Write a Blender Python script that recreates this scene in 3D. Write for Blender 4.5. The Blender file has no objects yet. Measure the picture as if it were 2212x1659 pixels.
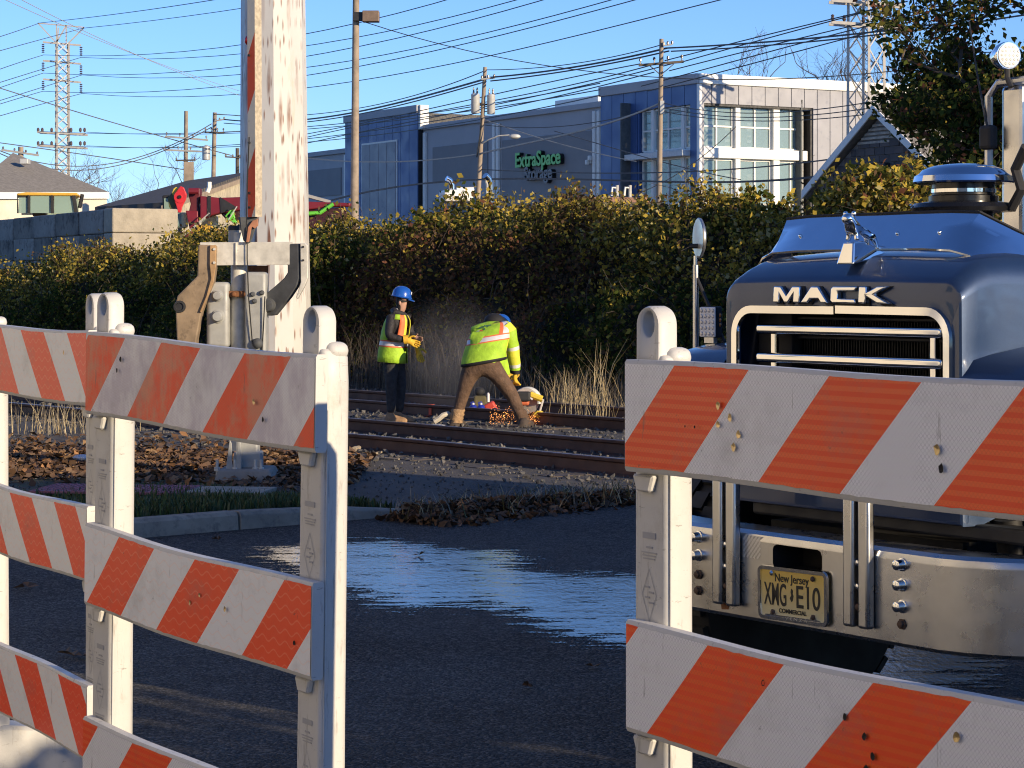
import bpy, math, random
import numpy as np
from mathutils import Vector, Matrix, noise

random.seed(7); rng = np.random.default_rng(7)
R = math.radians
scene = bpy.context.scene
C = scene.collection

# ------------------------------------------------------------------ camera, world, sun, exposure
CAM_H, FPX, HX, HY = 1.655, 4920.0, 1106.0, 615.0     # focal length and horizon in a 2212 px wide frame
cam = bpy.data.cameras.new('camera'); camo = bpy.data.objects.new('camera', cam); C.objects.link(camo)
camo.location = (0, 0, CAM_H); camo.rotation_euler = (R(90), 0, 0)
cam.sensor_width = 36; cam.lens = 36 * FPX / 2212; cam.shift_y = -(829.5 - HY) / 2212
cam.clip_start = .1; cam.clip_end = 5000
scene.camera = camo

SUN_EL, SUN_AZ = R(13.5), math.atan2(.76, -.65)        # azimuth measured from +Y towards +X
world = bpy.data.worlds.new('World'); scene.world = world; world.use_nodes = True
wn = world.node_tree.nodes; wl = world.node_tree.links
sky = wn.new('ShaderNodeTexSky'); sky.sky_type = 'NISHITA'; sky.sun_disc = False
sky.sun_elevation = SUN_EL; sky.sun_rotation = SUN_AZ; sky.altitude = 1500; sky.air_density = 1.0; sky.dust_density = .1; sky.ozone_density = 4
tint = wn.new('ShaderNodeMix'); tint.data_type = 'RGBA'; tint.blend_type = 'MULTIPLY'; tint.inputs[0].default_value = 1; tint.inputs[7].default_value = (.70, .77, .98, 1)
wl.new(sky.outputs[0], tint.inputs[6]); wl.new(tint.outputs[2], wn['Background'].inputs[0]); wn['Background'].inputs[1].default_value = .12
sun = bpy.data.lights.new('sun', 'SUN'); suno = bpy.data.objects.new('sun', sun); C.objects.link(suno)
sun.energy = 3.7; sun.angle = R(.5); sun.color = (1.0, .80, .54)
sdir = Vector((math.sin(SUN_AZ) * math.cos(SUN_EL), math.cos(SUN_AZ) * math.cos(SUN_EL), math.sin(SUN_EL)))
suno.rotation_euler = sdir.to_track_quat('Z', 'Y').to_euler(); suno.location = (20, -20, 30)
scene.view_settings.view_transform = 'Standard'; scene.view_settings.look = 'None'
scene.view_settings.exposure = .80; scene.view_settings.gamma = 1
scene.cycles.use_denoising = True; scene.cycles.filter_width = 1.1
scene.cycles.max_bounces = 6; scene.cycles.transparent_max_bounces = 12

# ------------------------------------------------------------------ helpers
def W(px, py, Y):
    """the point at depth Y that shows at pixel (px, py) of the 2212 px frame"""
    return Vector(((px - HX) / FPX * Y, Y, CAM_H - (py - HY) / FPX * Y))

class NT:
    """small node-tree helper"""
    def __init__(s, name):
        s.m = bpy.data.materials.new(name); s.m.use_nodes = True
        s.n = s.m.node_tree.nodes; s.l = s.m.node_tree.links
        s.b = s.n['Principled BSDF']; s.out = s.n['Material Output']
        s._tc = None
    def put(s, sock, v):
        if v is None: return
        if isinstance(v, bpy.types.NodeSocket): s.l.new(v, sock)
        else:
            if isinstance(v, (tuple, list)) and len(v) == 3 and len(getattr(sock, 'default_value', ())) == 4: v = (*v, 1)
            sock.default_value = v
    @property
    def obj(s):
        if s._tc is None: s._tc = s.n.new('ShaderNodeTexCoord')
        return s._tc.outputs['Object']
    def sep(s, v=None):
        n = s.n.new('ShaderNodeSeparateXYZ'); s.put(n.inputs[0], v or s.obj); return n.outputs
    def mul(s, v, sc):
        n = s.n.new('ShaderNodeVectorMath'); n.operation = 'MULTIPLY'; s.put(n.inputs[0], v); s.put(n.inputs[1], sc); return n.outputs[0]
    def ma(s, op, a, b=None, c=None, clamp=False):
        n = s.n.new('ShaderNodeMath'); n.operation = op; n.use_clamp = clamp
        s.put(n.inputs[0], a); s.put(n.inputs[1], b); s.put(n.inputs[2], c); return n.outputs[0]
    def noise(s, scale, detail=3, rough=.55, v=None, dist=0):
        n = s.n.new('ShaderNodeTexNoise'); s.put(n.inputs['Vector'], v or s.obj); n.inputs['Scale'].default_value = scale
        n.inputs['Detail'].default_value = detail; n.inputs['Roughness'].default_value = rough; n.inputs['Distortion'].default_value = dist
        return n.outputs[0]
    def vor(s, scale, v=None, feat='F1', out='Distance'):
        n = s.n.new('ShaderNodeTexVoronoi'); n.feature = feat; s.put(n.inputs['Vector'], v or s.obj); n.inputs['Scale'].default_value = scale
        return n.outputs[out]
    def step(s, v, lo, hi, a=0., b=1.):
        n = s.n.new('ShaderNodeMapRange'); s.put(n.inputs[0], v)
        for i, x in zip((1, 2, 3, 4), (lo, hi, a, b)): n.inputs[i].default_value = x
        return n.outputs[0]
    def mix(s, f, a, b, mode='MIX'):
        n = s.n.new('ShaderNodeMix'); n.data_type = 'RGBA'; n.blend_type = mode
        s.put(n.inputs[0], f); s.put(n.inputs[6], a); s.put(n.inputs[7], b); return n.outputs[2]
    def bump(s, h, strength=.3, dist=.01):
        n = s.n.new('ShaderNodeBump'); s.put(n.inputs['Height'], h); n.inputs['Strength'].default_value = strength; n.inputs['Distance'].default_value = dist
        s.l.new(n.outputs[0], s.b.inputs['Normal']); return n
    def set(s, **kw):
        for k, v in kw.items(): s.put(s.b.inputs[k.replace('_', ' ')], v)
        return s.m

MATS = {}
def pm(name, col, rough=.6, metal=0., var=.18, scale=6., bump=0., bscale=60., bdist=.004, coat=0., c2=None, dirt=None, dlo=.55, dhi=.75, rvar=.1):
    """a plain material with uneven colour, gloss and fine relief"""
    t = NT(name)
    col2 = c2 or tuple(min(1, c * (1 + var)) for c in col)
    c1 = tuple(c * (1 - var) for c in col)
    base = t.mix(t.step(t.noise(scale, 5, .6), .3, .7), c1, col2)
    if dirt: base = t.mix(t.step(t.noise(scale * 2.3, 6, .7), dlo, dhi), base, dirt)
    if bump: t.bump(t.noise(bscale, 4, .6), bump, bdist)
    rg = t.step(t.noise(scale * 1.7, 4), .3, .7, max(0, rough - rvar), min(1, rough + rvar))
    m = t.set(Base_Color=base, Roughness=rg, Metallic=metal, Coat_Weight=coat, Coat_Roughness=.05)
    MATS[name] = m
    return m

class MB:
    """collects shapes into one mesh"""
    def __init__(s, M=None): s.v = []; s.f = []; s.mi = []; s.M = M or Matrix.Identity(4); s.cur = 0
    def add(s, vs, fs, M=None):
        k = len(s.v); X = s.M @ M if M else s.M
        s.v += [X @ Vector(p) for p in vs]
        s.f += [tuple(i + k for i in f) for f in fs]; s.mi += [s.cur] * len(fs)
        return s
    def box(s, c, d, M=None, taper=1.):
        x, y, z = (q / 2 for q in d); cx, cy, cz = c
        vs = [(cx + a * x * (taper if e > 0 else 1), cy + b * y * (taper if e > 0 else 1), cz + e * z) for e in (-1, 1) for a, b in ((-1, -1), (1, -1), (1, 1), (-1, 1))]
        return s.add(vs, [(3, 2, 1, 0), (4, 5, 6, 7), (0, 1, 5, 4), (1, 2, 6, 5), (2, 3, 7, 6), (3, 0, 4, 7)], M)
    def tube(s, pts, r, n=8, caps=True, M=None):
        pts = [Vector(p) for p in pts]; rs = r if isinstance(r, (list, tuple)) else [r] * len(pts)
        vs = []; fs = []; up = None
        for i, p in enumerate(pts):
            d = (pts[min(i + 1, len(pts) - 1)] - pts[max(i - 1, 0)]).normalized()
            if up is None: up = Vector((0, 0, 1)) if abs(d.z) < .9 else Vector((1, 0, 0))
            a = d.cross(up).normalized(); b = a.cross(d).normalized(); up = b
            for k in range(n):
                t = 2 * math.pi * (k + .5) / n; vs.append(p + (a * math.cos(t) + b * math.sin(t)) * rs[i])
        for i in range(len(pts) - 1):
            for k in range(n):
                fs.append((i * n + k, i * n + (k + 1) % n, (i + 1) * n + (k + 1) % n, (i + 1) * n + k))
        if caps: fs += [tuple(range(n - 1, -1, -1)), tuple((len(pts) - 1) * n + k for k in range(n))]
        return s.add(vs, fs, M)
    def lathe(s, prof, n=20, M=None):
        vs = []; fs = []
        for r, z in prof:
            for k in range(n): t = 2 * math.pi * k / n; vs.append((r * math.cos(t), r * math.sin(t), z))
        for i in range(len(prof) - 1):
            for k in range(n): fs.append((i * n + k, i * n + (k + 1) % n, (i + 1) * n + (k + 1) % n, (i + 1) * n + k))
        fs += [tuple(range(n - 1, -1, -1)), tuple((len(prof) - 1) * n + k for k in range(n))]
        return s.add(vs, fs, M)
    def prism(s, poly, a, b, M=None):
        """polygon in local (x, z), extruded along y from a to b"""
        n = len(poly); vs = [(x, a, z) for x, z in poly] + [(x, b, z) for x, z in poly]
        ar = sum(poly[i][0] * poly[(i + 1) % n][1] - poly[(i + 1) % n][0] * poly[i][1] for i in range(n))
        fs = [tuple(range(n)), tuple(range(2 * n - 1, n - 1, -1))] + [(i, i + n, (i + 1) % n + n, (i + 1) % n) for i in range(n)]
        if ar < 0: fs = [tuple(reversed(f)) for f in fs]
        return s.add(vs, fs, M)
    def loft(s, rings, closed=True, caps=True, M=None, mi=None):
        n = len(rings[0]); vs = [p for r in rings for p in r]; fs = []; ms = []
        for i in range(len(rings) - 1):
            for k in range(n if closed else n - 1):
                fs.append((i * n + k, i * n + (k + 1) % n, (i + 1) * n + (k + 1) % n, (i + 1) * n + k)); ms.append(mi(i, k) if mi else s.cur)
        if caps and closed:
            fs += [tuple(range(n - 1, -1, -1)), tuple((len(rings) - 1) * n + k for k in range(n))]; ms += [s.cur, s.cur]
        s.add(vs, fs, M); s.mi[-len(fs):] = ms
        return s
    def ball(s, c, r, n=12, m=8, M=None):
        rx, ry, rz = r if isinstance(r, (list, tuple)) else (r, r, r)
        rings = []
        for i in range(m + 1):
            ph = math.pi * (i + .02 if i == 0 else i - .02 if i == m else i) / m
            rings.append([(c[0] + rx * math.sin(ph) * math.cos(2 * math.pi * k / n), c[1] + ry * math.sin(ph) * math.sin(2 * math.pi * k / n), c[2] - rz * math.cos(ph)) for k in range(n)])
        return s.loft(rings, M=M)
    def build(s, name, mats, parent=None, smooth=False, bevel=0., seg=2, loc=None, angle=40):
        me = bpy.data.meshes.new(name); me.from_pydata([tuple(p) for p in s.v], [], s.f)
        for m in (mats if isinstance(mats, (list, tuple)) else [mats]): me.materials.append(m)
        if any(s.mi): me.polygons.foreach_set('material_index', s.mi)
        o = bpy.data.objects.new(name, me); C.objects.link(o)
        if smooth:
            me.polygons.foreach_set('use_smooth', [True] * len(me.polygons))
            me.set_sharp_from_angle(angle=R(angle))
        if parent: o.parent = parent
        if loc is not None: o.location = loc
        if bevel:
            b = o.modifiers.new('bevel', 'BEVEL'); b.width = bevel; b.segments = seg; b.limit_method = 'ANGLE'; b.angle_limit = R(40); b.harden_normals = False
        me.update()
        return o

def tag(o, label=None, cat=None, group=None, kind=None):
    for k, v in (('label', label), ('category', cat), ('group', group), ('kind', kind)):
        if v: o[k] = v
    return o
def thing(name, label, cat, loc=(0, 0, 0), rz=0., group=None):
    o = bpy.data.objects.new(name, None); C.objects.link(o); o.location = loc; o.rotation_euler = (0, 0, rz); o.empty_display_size = .2
    return tag(o, label, cat, group)
def struct(o): o['kind'] = 'structure'; return o
def stuff(o): o['kind'] = 'stuff'; return o
def copy_tree(o, parent=None):
    c = o.copy(); C.objects.link(c); c.parent = parent
    for ch in o.children: copy_tree(ch, c)
    return c
def faces_mesh(name, V, mats, mi=None, parent=None, k=4):
    """V: (n, k, 3) array of loose polygons"""
    n = len(V); me = bpy.data.meshes.new(name)
    me.vertices.add(n * k); me.vertices.foreach_set('co', V.reshape(-1).astype(np.float32))
    me.loops.add(n * k); me.loops.foreach_set('vertex_index', np.arange(n * k, dtype=np.int32))
    me.polygons.add(n); me.polygons.foreach_set('loop_start', np.arange(0, n * k, k, dtype=np.int32))
    me.polygons.foreach_set('loop_total', np.full(n, k, dtype=np.int32))
    for m in mats: me.materials.append(m)
    if mi is not None: me.polygons.foreach_set('material_index', np.asarray(mi, dtype=np.int32))
    me.update(calc_edges=True); me.validate()
    o = bpy.data.objects.new(name, me); C.objects.link(o)
    if parent: o.parent = parent
    return o
def leaf_quads(P, size, up=None, elong=1.5, flat=None, curl=.0):
    """random rhombic leaves at points P (n,3); flat: 0..1 pulls the leaves towards lying level"""
    n = len(P); a = rng.normal(size=(n, 3)); nr = rng.normal(size=(n, 3))
    if flat is not None: nr = nr * (1 - flat) + np.array([0, 0, 1.6]) * flat
    nr /= np.linalg.norm(nr, axis=1)[:, None]
    a = np.cross(a, nr); a /= np.linalg.norm(a, axis=1)[:, None]; b = np.cross(nr, a)
    sz = (size * rng.uniform(.55, 1.35, n))[:, None] if np.isscalar(size) else size[:, None]
    return np.stack([P - a * sz * elong * .5, P + b * sz * .42 + nr * curl * sz, P + a * sz * elong * .5, P - b * sz * .42 + nr * curl * sz], axis=1)
def text_mesh(txt, size, depth, bold=0., xs=1., align='CENTER', spacing=1.):
    cu = bpy.data.curves.new('text', 'FONT'); cu.body = txt; cu.size = size; cu.extrude = depth; cu.offset = bold; cu.align_x = align; cu.space_character = spacing
    o = bpy.data.objects.new('text', cu); C.objects.link(o)
    dg = bpy.context.evaluated_depsgraph_get(); me = bpy.data.meshes.new_from_object(o.evaluated_get(dg))
    bpy.data.objects.remove(o); bpy.data.curves.remove(cu)
    me.transform(Matrix.Rotation(R(90), 4, 'X') @ Matrix.Diagonal((xs, 1, 1, 1)))
    return me
def text_obj(name, txt, size, depth, mat, parent, loc, bold=0., xs=1., align='CENTER', rz=0., spacing=1.):
    me = text_mesh(txt, size, depth, bold, xs, align, spacing); me.name = name; me.materials.clear(); me.materials.append(mat)
    o = bpy.data.objects.new(name, me); C.objects.link(o); o.parent = parent; o.location = loc; o.rotation_euler = (0, 0, rz)
    return o
def fit(pts, n=24):
    """smooth curve through (px, py) control points"""
    xs = np.array([p[0] for p in pts], float); ys = np.array([p[1] for p in pts], float)
    t = np.linspace(xs[0], xs[-1], n)
    if len(pts) == 2: return list(zip(t, np.interp(t, xs, ys)))
    co = np.polyfit((xs - xs[0]) / (xs[-1] - xs[0]), ys, min(3 if len(pts) > 4 else 2, len(pts) - 1))
    return list(zip(t, np.polyval(co, (t - xs[0]) / (xs[-1] - xs[0]))))

# ------------------------------------------------------------------ shared materials
def plastic(name, col, grime):
    t = NT(name); c = t.mix(t.step(t.noise(4, 5, .6), .3, .7), tuple(x * .92 for x in col), tuple(min(1, x * 1.05) for x in col))
    c = t.mix(t.ma('MULTIPLY', t.step(t.noise(9, 7, .75), .56, .80), grime), c, (.34, .30, .24))
    c = t.mix(t.ma('MULTIPLY', t.step(t.noise(42, 5, .8, v=t.mul(t.obj, (1., 1., .10))), .585, .67), .5), c, (.20, .18, .15))
    c = t.mix(t.ma('MULTIPLY', t.step(t.noise(75, 4, .8, v=t.mul(t.obj, (.25, .25, 1.))), .645, .70), .6), c, (.16, .15, .13))
    c = t.mix(t.step(t.noise(120, 3, .8), .70, .75), c, (.10, .09, .08))
    t.bump(t.noise(60, 4, .6), .15, .003)
    return t.set(Base_Color=c, Roughness=t.step(t.noise(12, 4), .3, .7, .36, .58))
M_white_pl = plastic('white_plastic', (.56, .55, .52), .6); M_foot = plastic('scuffed_foot_plastic', (.40, .40, .39), .9)
M_galv = pm('galvanised_steel', (.54, .525, .47), .5, .12, var=.22, scale=9, bump=.1, bscale=40, dirt=(.25, .23, .19), dlo=.6, dhi=.8)
M_rust = pm('rust', (.20, .085, .035), .85, .1, var=.4, scale=14, bump=.4, bscale=60)
M_chrome = pm('chrome', (.82, .82, .80), .07, 1., var=.04, rvar=.03)
M_steel = pm('stainless_steel', (.585, .58, .57), .30, 1., var=.10, scale=5, rvar=.09)
M_black = pm('black_rubber', (.016, .016, .017), .7, var=.3)
M_dark = pm('dark_steel', (.03, .03, .032), .55, .3, var=.3)
M_wood = pm('weathered_pole_wood', (.30, .24, .18), .85, var=.25, scale=3, bump=.5, bscale=30, bdist=.01)
M_darkwood = pm('dark_pole_wood', (.10, .085, .07), .85, var=.25, scale=3)
M_conc = pm('concrete', (.24, .23, .205), .88, var=.2, scale=4, bump=.5, bscale=25, dirt=(.15, .14, .12), dlo=.55, dhi=.8)
M_glass = NT('window_glass').set(Base_Color=(.10, .16, .17), Roughness=.05, Metallic=0., Specular_IOR_Level=.9)
M_wire = pm('wire', (.055, .055, .06), .6, var=.1)
M_ins = pm('insulator', (.10, .07, .06), .3, var=.2)
M_wiregrey = pm('grey_cable', (.35, .34, .31), .6, var=.1)
M_hole = NT('dark_hole').set(Base_Color=(.012, .01, .009), Roughness=.8)
# ------------------------------------------------------------------ ground, road, verge, tracks
D2 = Vector((-.616, .788, 0)); N2 = Vector((.788, .616, 0))        # along the tracks (away to the left) and across them (away)
def TR(s, n, z=0.): return D2 * s + N2 * n + Vector((0, 0, z))

t = NT('dirt_ground')
g1 = t.mix(t.step(t.noise(.35, 6, .7), .35, .65), (.060, .056, .052), (.115, .10, .085))
g2 = t.mix(t.step(t.vor(26, out='Distance'), .05, .55), (.105, .10, .093), g1)
t.bump(t.noise(38, 5, .7), .9, .03)
M_ground = t.set(Base_Color=g2, Roughness=.95)
struct(MB().add([(-2500, -600, 0), (2500, -600, 0), (2500, 3500, 0), (-2500, 3500, 0)], [(0, 1, 2, 3)]).build('ground', M_ground))

t = NT('asphalt')
sp = t.vor(70, out='Distance'); cell = t.sep(t.vor(70, out='Color')); cell2 = t.sep(t.vor(150, out='Color'))
base = t.mix(t.step(t.noise(.55, 6, .65), .3, .7), (.022, .022, .023), (.056, .053, .050))
base = t.mix(t.ma('MULTIPLY', t.ma('POWER', cell[0], 4.), .9), base, (.20, .19, .175))
base = t.mix(t.ma('MULTIPLY', t.ma('POWER', cell2[1], 5.), .8), base, (.22, .21, .20))
base = t.mix(t.ma('MULTIPLY', t.step(t.noise(9, 7, .8), .54, .66), .8), base, (.010, .010, .011))
base = t.mix(t.ma('MULTIPLY', t.step(t.noise(1.3, 5, .7, v=t.mul(t.obj, (1., 3., 1.))), .58, .75), .5), base, (.10, .092, .08))
h = t.ma('ADD', t.ma('MULTIPLY', sp, -1.5), t.ma('MULTIPLY', t.noise(45, 5, .75), 1.2))
t.bump(h, 1., .02)
M_asph = t.set(Base_Color=base, Roughness=t.step(t.noise(.9, 5), .35, .65, .75, .95), Specular_IOR_Level=.3)
cl0, cl1 = Vector((-2.4, 14.86, 0)), Vector((-.62, 16.4, 0)); cd = (cl1 - cl0).normalized(); cn = Vector((-cd.y, cd.x, 0))   # kerb line and its far side
e0 = cl0 - cd * 40
road_edge = [(e0.x, e0.y), (cl0.x, cl0.y), (cl1.x, cl1.y), (-.55, 17.4), (-.3, 19.0), (2, 16.5), (5, 12.7), (12, 3.7), (59, -58)]
struct(MB().add([(-60, -60, .004), (60, -60, .004)] + [(x, y, .004) for x, y in reversed(road_edge)], [tuple(range(len(road_edge) + 2))]).build('road', M_asph))

# kerb of concrete lengths, the last one tapering into the road
M_kerb = pm('kerb_concrete', (.30, .26, .20), .85, var=.22, scale=5, bump=.5, bscale=40, dirt=(.11, .10, .09), dlo=.5, dhi=.75)
kerb = bpy.data.objects.new('kerb', None); C.objects.link(kerb); struct(kerb)
for i in range(9):
    a = cl0 + cd * (-13.0 + i * 1.72); b = a + cd * 1.705; ang = math.atan2(cd.y, cd.x)
    h1 = .125 if i < 8 else .02
    prof = lambda h: [(0, -.05), (.012, h * .8), (.035, h), (.155, h), (.155, -.05)]
    ring = lambda p, h: [p + cn * u + Vector((0, 0, z)) for u, z in prof(h)]
    m = MB().loft([ring(a, .125), ring(a.lerp(b, .5), .125 if i < 8 else .10), ring(b, h1)])
    m.build('kerb_stone', M_kerb, kerb, bevel=.008)

# verge behind the kerb, falling back to the level of the track bed
t = NT('verge_soil')
M_verge = t.set(Base_Color=t.mix(t.step(t.noise(3, 6, .7), .4, .62), (.055, .045, .032), (.075, .085, .030)), Roughness=.95); t.bump(t.noise(30, 5, .7), .8, .03)
nv = 40; rows = []
for j, (u, z) in enumerate([(.158, .108), (.5, .12), (1.0, .12), (1.7, .105), (2.6, .07), (3.6, .03), (4.6, .006)]):
    rows.append([cl0 + cd * (-13 + 15.6 * k / nv) + cn * u + Vector((0, 0, z * (1 if k < 36 else (nv - k) / 4.) + .004)) for k in range(nv + 1)])
struct(MB().loft(rows, closed=False).build('verge', M_verge, smooth=True))
def verge_z(P):
    q = Vector((P[0], P[1], 0)) - cl0; u = q.dot(cn); s = q.dot(cd)
    if u < .15 or s > 2.5: return .006
    z = float(np.interp(u, [.158, .5, 1.0, 1.7, 2.6, 3.6, 4.6], [.108, .12, .12, .105, .07, .03, .006]))
    return z * min(1, max(0, (2.6 - s) / 1.5)) + .004

# grass on the verge
def blades(name, P, hgt, wid, mats, lean=.35, parent=None, mi=None):
    n = len(P); h = hgt * rng.uniform(.5, 1.3, n); a = rng.uniform(0, 6.283, n); w = wid
    d = np.stack([np.cos(a), np.sin(a), np.zeros(n)], 1); e = np.stack([-np.sin(a), np.cos(a), np.zeros(n)], 1)
    L = d * (h * lean * rng.uniform(.2, 2, n))[:, None]; up = np.zeros((n, 3)); up[:, 2] = h
    Q = P + L * .40 + up * .6; T = P + L + up
    V = np.concatenate([np.stack([P - e * w, P + e * w, Q + e * w * .75, Q - e * w * .75], 1), np.stack([Q - e * w * .75, Q + e * w * .75, T + e * w * .12, T - e * w * .12], 1)])
    mi = rng.integers(0, len(mats), n) if mi is None else mi
    return faces_mesh(name, V, mats, np.concatenate([mi, mi]), parent)
M_grass = [pm('grass_green', (.045, .085, .018), .8, var=.3), pm('grass_dark', (.028, .055, .014), .8, var=.3), pm('grass_olive', (.085, .09, .03), .8, var=.3)]
M_dry = [pm('dry_grass_tan', (.38, .29, .15), .85, var=.3), pm('dry_grass_grey', (.24, .20, .14), .85, var=.3), pm('dry_grass_pale', (.48, .40, .24), .85, var=.2)]
P = []
for _ in range(16000):
    s = random.uniform(-4.5, 2.2); u = random.uniform(.16, .75) if random.random() < .75 else random.uniform(.7, 2.2)
    p = cl0 + cd * s + cn * u; P.append((p.x, p.y, verge_z(p)))
stuff(tag(blades('verge_grass', np.array(P), .065, .006, M_grass), 'short green grass growing along the concrete kerb', 'grass'))

# tactile paving pad with domes and its concrete edging
M_tact = pm('tactile_red', (.25, .10, .13), .75, var=.15, scale=8, bump=.2)
pad = bpy.data.objects.new('tactile_paving', None); C.objects.link(pad); struct(pad); pad.location = (-2.95, 17.0, .128); pad.rotation_euler = (0, 0, R(-8))
MB().box((0, 0, 0), (1.15, .62, .02)).build('paving_slab', M_tact, pad, bevel=.004)
dm = MB()
for i in range(23):
    for j in range(12): dm.lathe([(.012, 0), (.010, .005), (.006, .007)], 6, Matrix.Translation((-.55 + i * .05, -.28 + j * .05, .0095)))
stuff(dm.build('paving_domes', M_tact, pad))
MB().box((.87, .02, -.006), (.58, .5, .03)).build('concrete_edging', M_kerb, pad, bevel=.006)

# railway tracks
M_rail = pm('rusty_rail', (.115, .055, .035), .62, .35, var=.3, scale=5, bump=.25, bscale=50)
M_railhead = pm('worn_rail_head', (.26, .20, .165), .38, .7, var=.2, scale=4)
M_tie = pm('sleeper_wood', (.075, .06, .05), .9, var=.35, scale=6, bump=.6, bscale=30)
half = [(.070, -.012), (.070, 0), (.012, .022), (.009, .108), (.034, .122), (.036, .142), (.028, .150)]
prof = half + [(-x, z) for x, z in reversed(half)]
tie_mesh = None
for lab, ns in (('rusty railway track nearest the road, running below the workers', (12.9, 14.4)), ('rusty railway track behind the workers, being cut with the saw', (16.8, 18.3))):
    tr = thing('railway_track', lab, 'railway track', TR(30, sum(ns) / 2), math.atan2(D2.y, D2.x))
    for n in ns:
        m = MB()
        yy = (sum(ns) / 2 - n)
        rings = [[(x, yy + u, z + .003 * math.sin(x * .9 + n)) for u, z in prof] for x in np.linspace(-45, 60, 36)]
        m.loft(rings, mi=lambda i, k: 1 if k in (6,) else 0)
        m.build('rail', [M_rail, M_railhead], tr, smooth=True, angle=30)
    for k in range(60):
        if tie_mesh is None:
            o = MB().box((0, 0, -.075), (.22, 2.55, .17)).build('sleeper', M_tie, tr, bevel=.012, seg=1); tie_mesh = o.data
        else:
            o = bpy.data.objects.new('sleeper', tie_mesh); C.objects.link(o); o.parent = tr
        o.location = (-22 + k * .56 + random.uniform(-.03, .03), random.uniform(-.05, .05), random.uniform(-.012, .004)); o.rotation_euler = (0, 0, random.uniform(-.03, .03))

# ballast stones, many thousands
def stones(name, P, size, mats):
    n = len(P); o = np.array([[1, 0, 0], [0, 1, 0], [-1, 0, 0], [0, -1, 0], [0, 0, 1], [0, 0, -1]], float)
    F = np.array([[0, 1, 4], [1, 2, 4], [2, 3, 4], [3, 0, 4], [1, 0, 5], [2, 1, 5], [3, 2, 5], [0, 3, 5]])
    q = rng.normal(size=(n, 3, 3)); q, _ = np.linalg.qr(q)
    V = (o[None] * rng.uniform(.6, 1.2, (n, 6, 1)) * np.array([1, .8, .62])) @ q
    V = V * (size * rng.uniform(.5, 1.5, n))[:, None, None] + P[:, None, :]
    T = V[:, F].reshape(-1, 3, 3)
    return faces_mesh(name, T, mats, np.repeat(rng.integers(0, len(mats), n), 8), k=3)
M_st = [pm('ballast_grey', (.085, .083, .082), .9, var=.3, scale=3), pm('ballast_dark', (.042, .041, .042), .9, var=.3, scale=3), pm('ballast_pale', (.13, .122, .112), .9, var=.3, scale=3)]
P = []
while len(P) < 15000:
    s = random.uniform(10, 46); n = random.uniform(10.8, 21.5); p = TR(s, n)
    if abs(p.x / p.y) > .235: continue
    if n < 12.2 and random.random() < .82 + (12.2 - n) * .15: continue
    P.append((p.x, p.y, random.uniform(-.012, .022)))
stuff(tag(stones('ballast', np.array(P), .030, M_st), 'grey crushed stone ballast around the rails', 'gravel'))
P = []
while len(P) < 2600:
    y = random.uniform(17.2, 25); x = random.uniform(-6, 5)
    if y < 17.2 + max(0, x) * .72: continue
    if (Vector((x, y, 0)).dot(N2)) > 12.4: continue
    P.append((x, y, verge_z((x, y)) + random.uniform(-.004, .006)))
stuff(tag(stones('shoulder_gravel', np.array(P), .014, M_st), 'fine grey gravel scattered between road edge and rails', 'gravel'))

# fallen leaves
M_lv = [pm('dead_leaf_brown', (.13, .07, .036), .8, var=.3), pm('dead_leaf_tan', (.22, .135, .07), .8, var=.3), pm('dead_leaf_dark', (.085, .05, .03), .85, var=.3), pm('dead_leaf_orange', (.25, .125, .05), .8, var=.3)]
P = []
while len(P) < 8500:
    x = random.uniform(-6.5, -1.3); y = random.uniform(18.0, 24.5)
    dn = math.exp(-((y - 20.6 + (x + 3) * .35) / 1.3) ** 2)
    if random.random() > dn + .06 or Vector((x, y, 0)).dot(N2) > 12.3: continue
    P.append((x, y, verge_z((x, y)) + random.uniform(.008, .05)))
stuff(tag(faces_mesh('leaf_litter', leaf_quads(np.array(P), .062, flat=.55, curl=.22), M_lv, rng.choice(4, len(P), p=[.38, .2, .32, .1])), 'brown fallen leaves covering the ground around the gate base', 'leaves'))
P = []; a, b = Vector((-.72, 15.75, 0)), Vector((.95, 17.45, 0)); ab = (b - a)
while len(P) < 4200:
    u = random.random(); w = random.gauss(0, .17 * (1 - .5 * u)); p = a + ab * u + Vector((-ab.y, ab.x, 0)).normalized() * w
    P.append((p.x, p.y, .012 + random.random() * .13 * math.exp(-(w / .16) ** 2) * (1 - .55 * u)))
stuff(tag(faces_mesh('leaf_pile', leaf_quads(np.array(P), .055, flat=.4, curl=.2), M_lv, rng.choice(4, len(P), p=[.45, .15, .32, .08])), 'drift of brown leaves swept against the end of the kerb', 'leaves'))
P = []
for _ in range(420):
    u = random.random(); p = a + ab * u + Vector((-ab.y, ab.x, 0)).normalized() * random.gauss(.06, .15)
    P.append((p.x, p.y, .03))
stuff(tag(blades('kerb_weeds', np.array(P), .13, .005, M_dry[:2] + [M_grass[2]], .9), 'dry weeds standing in the leaf drift by the kerb', 'weeds'))
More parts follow.
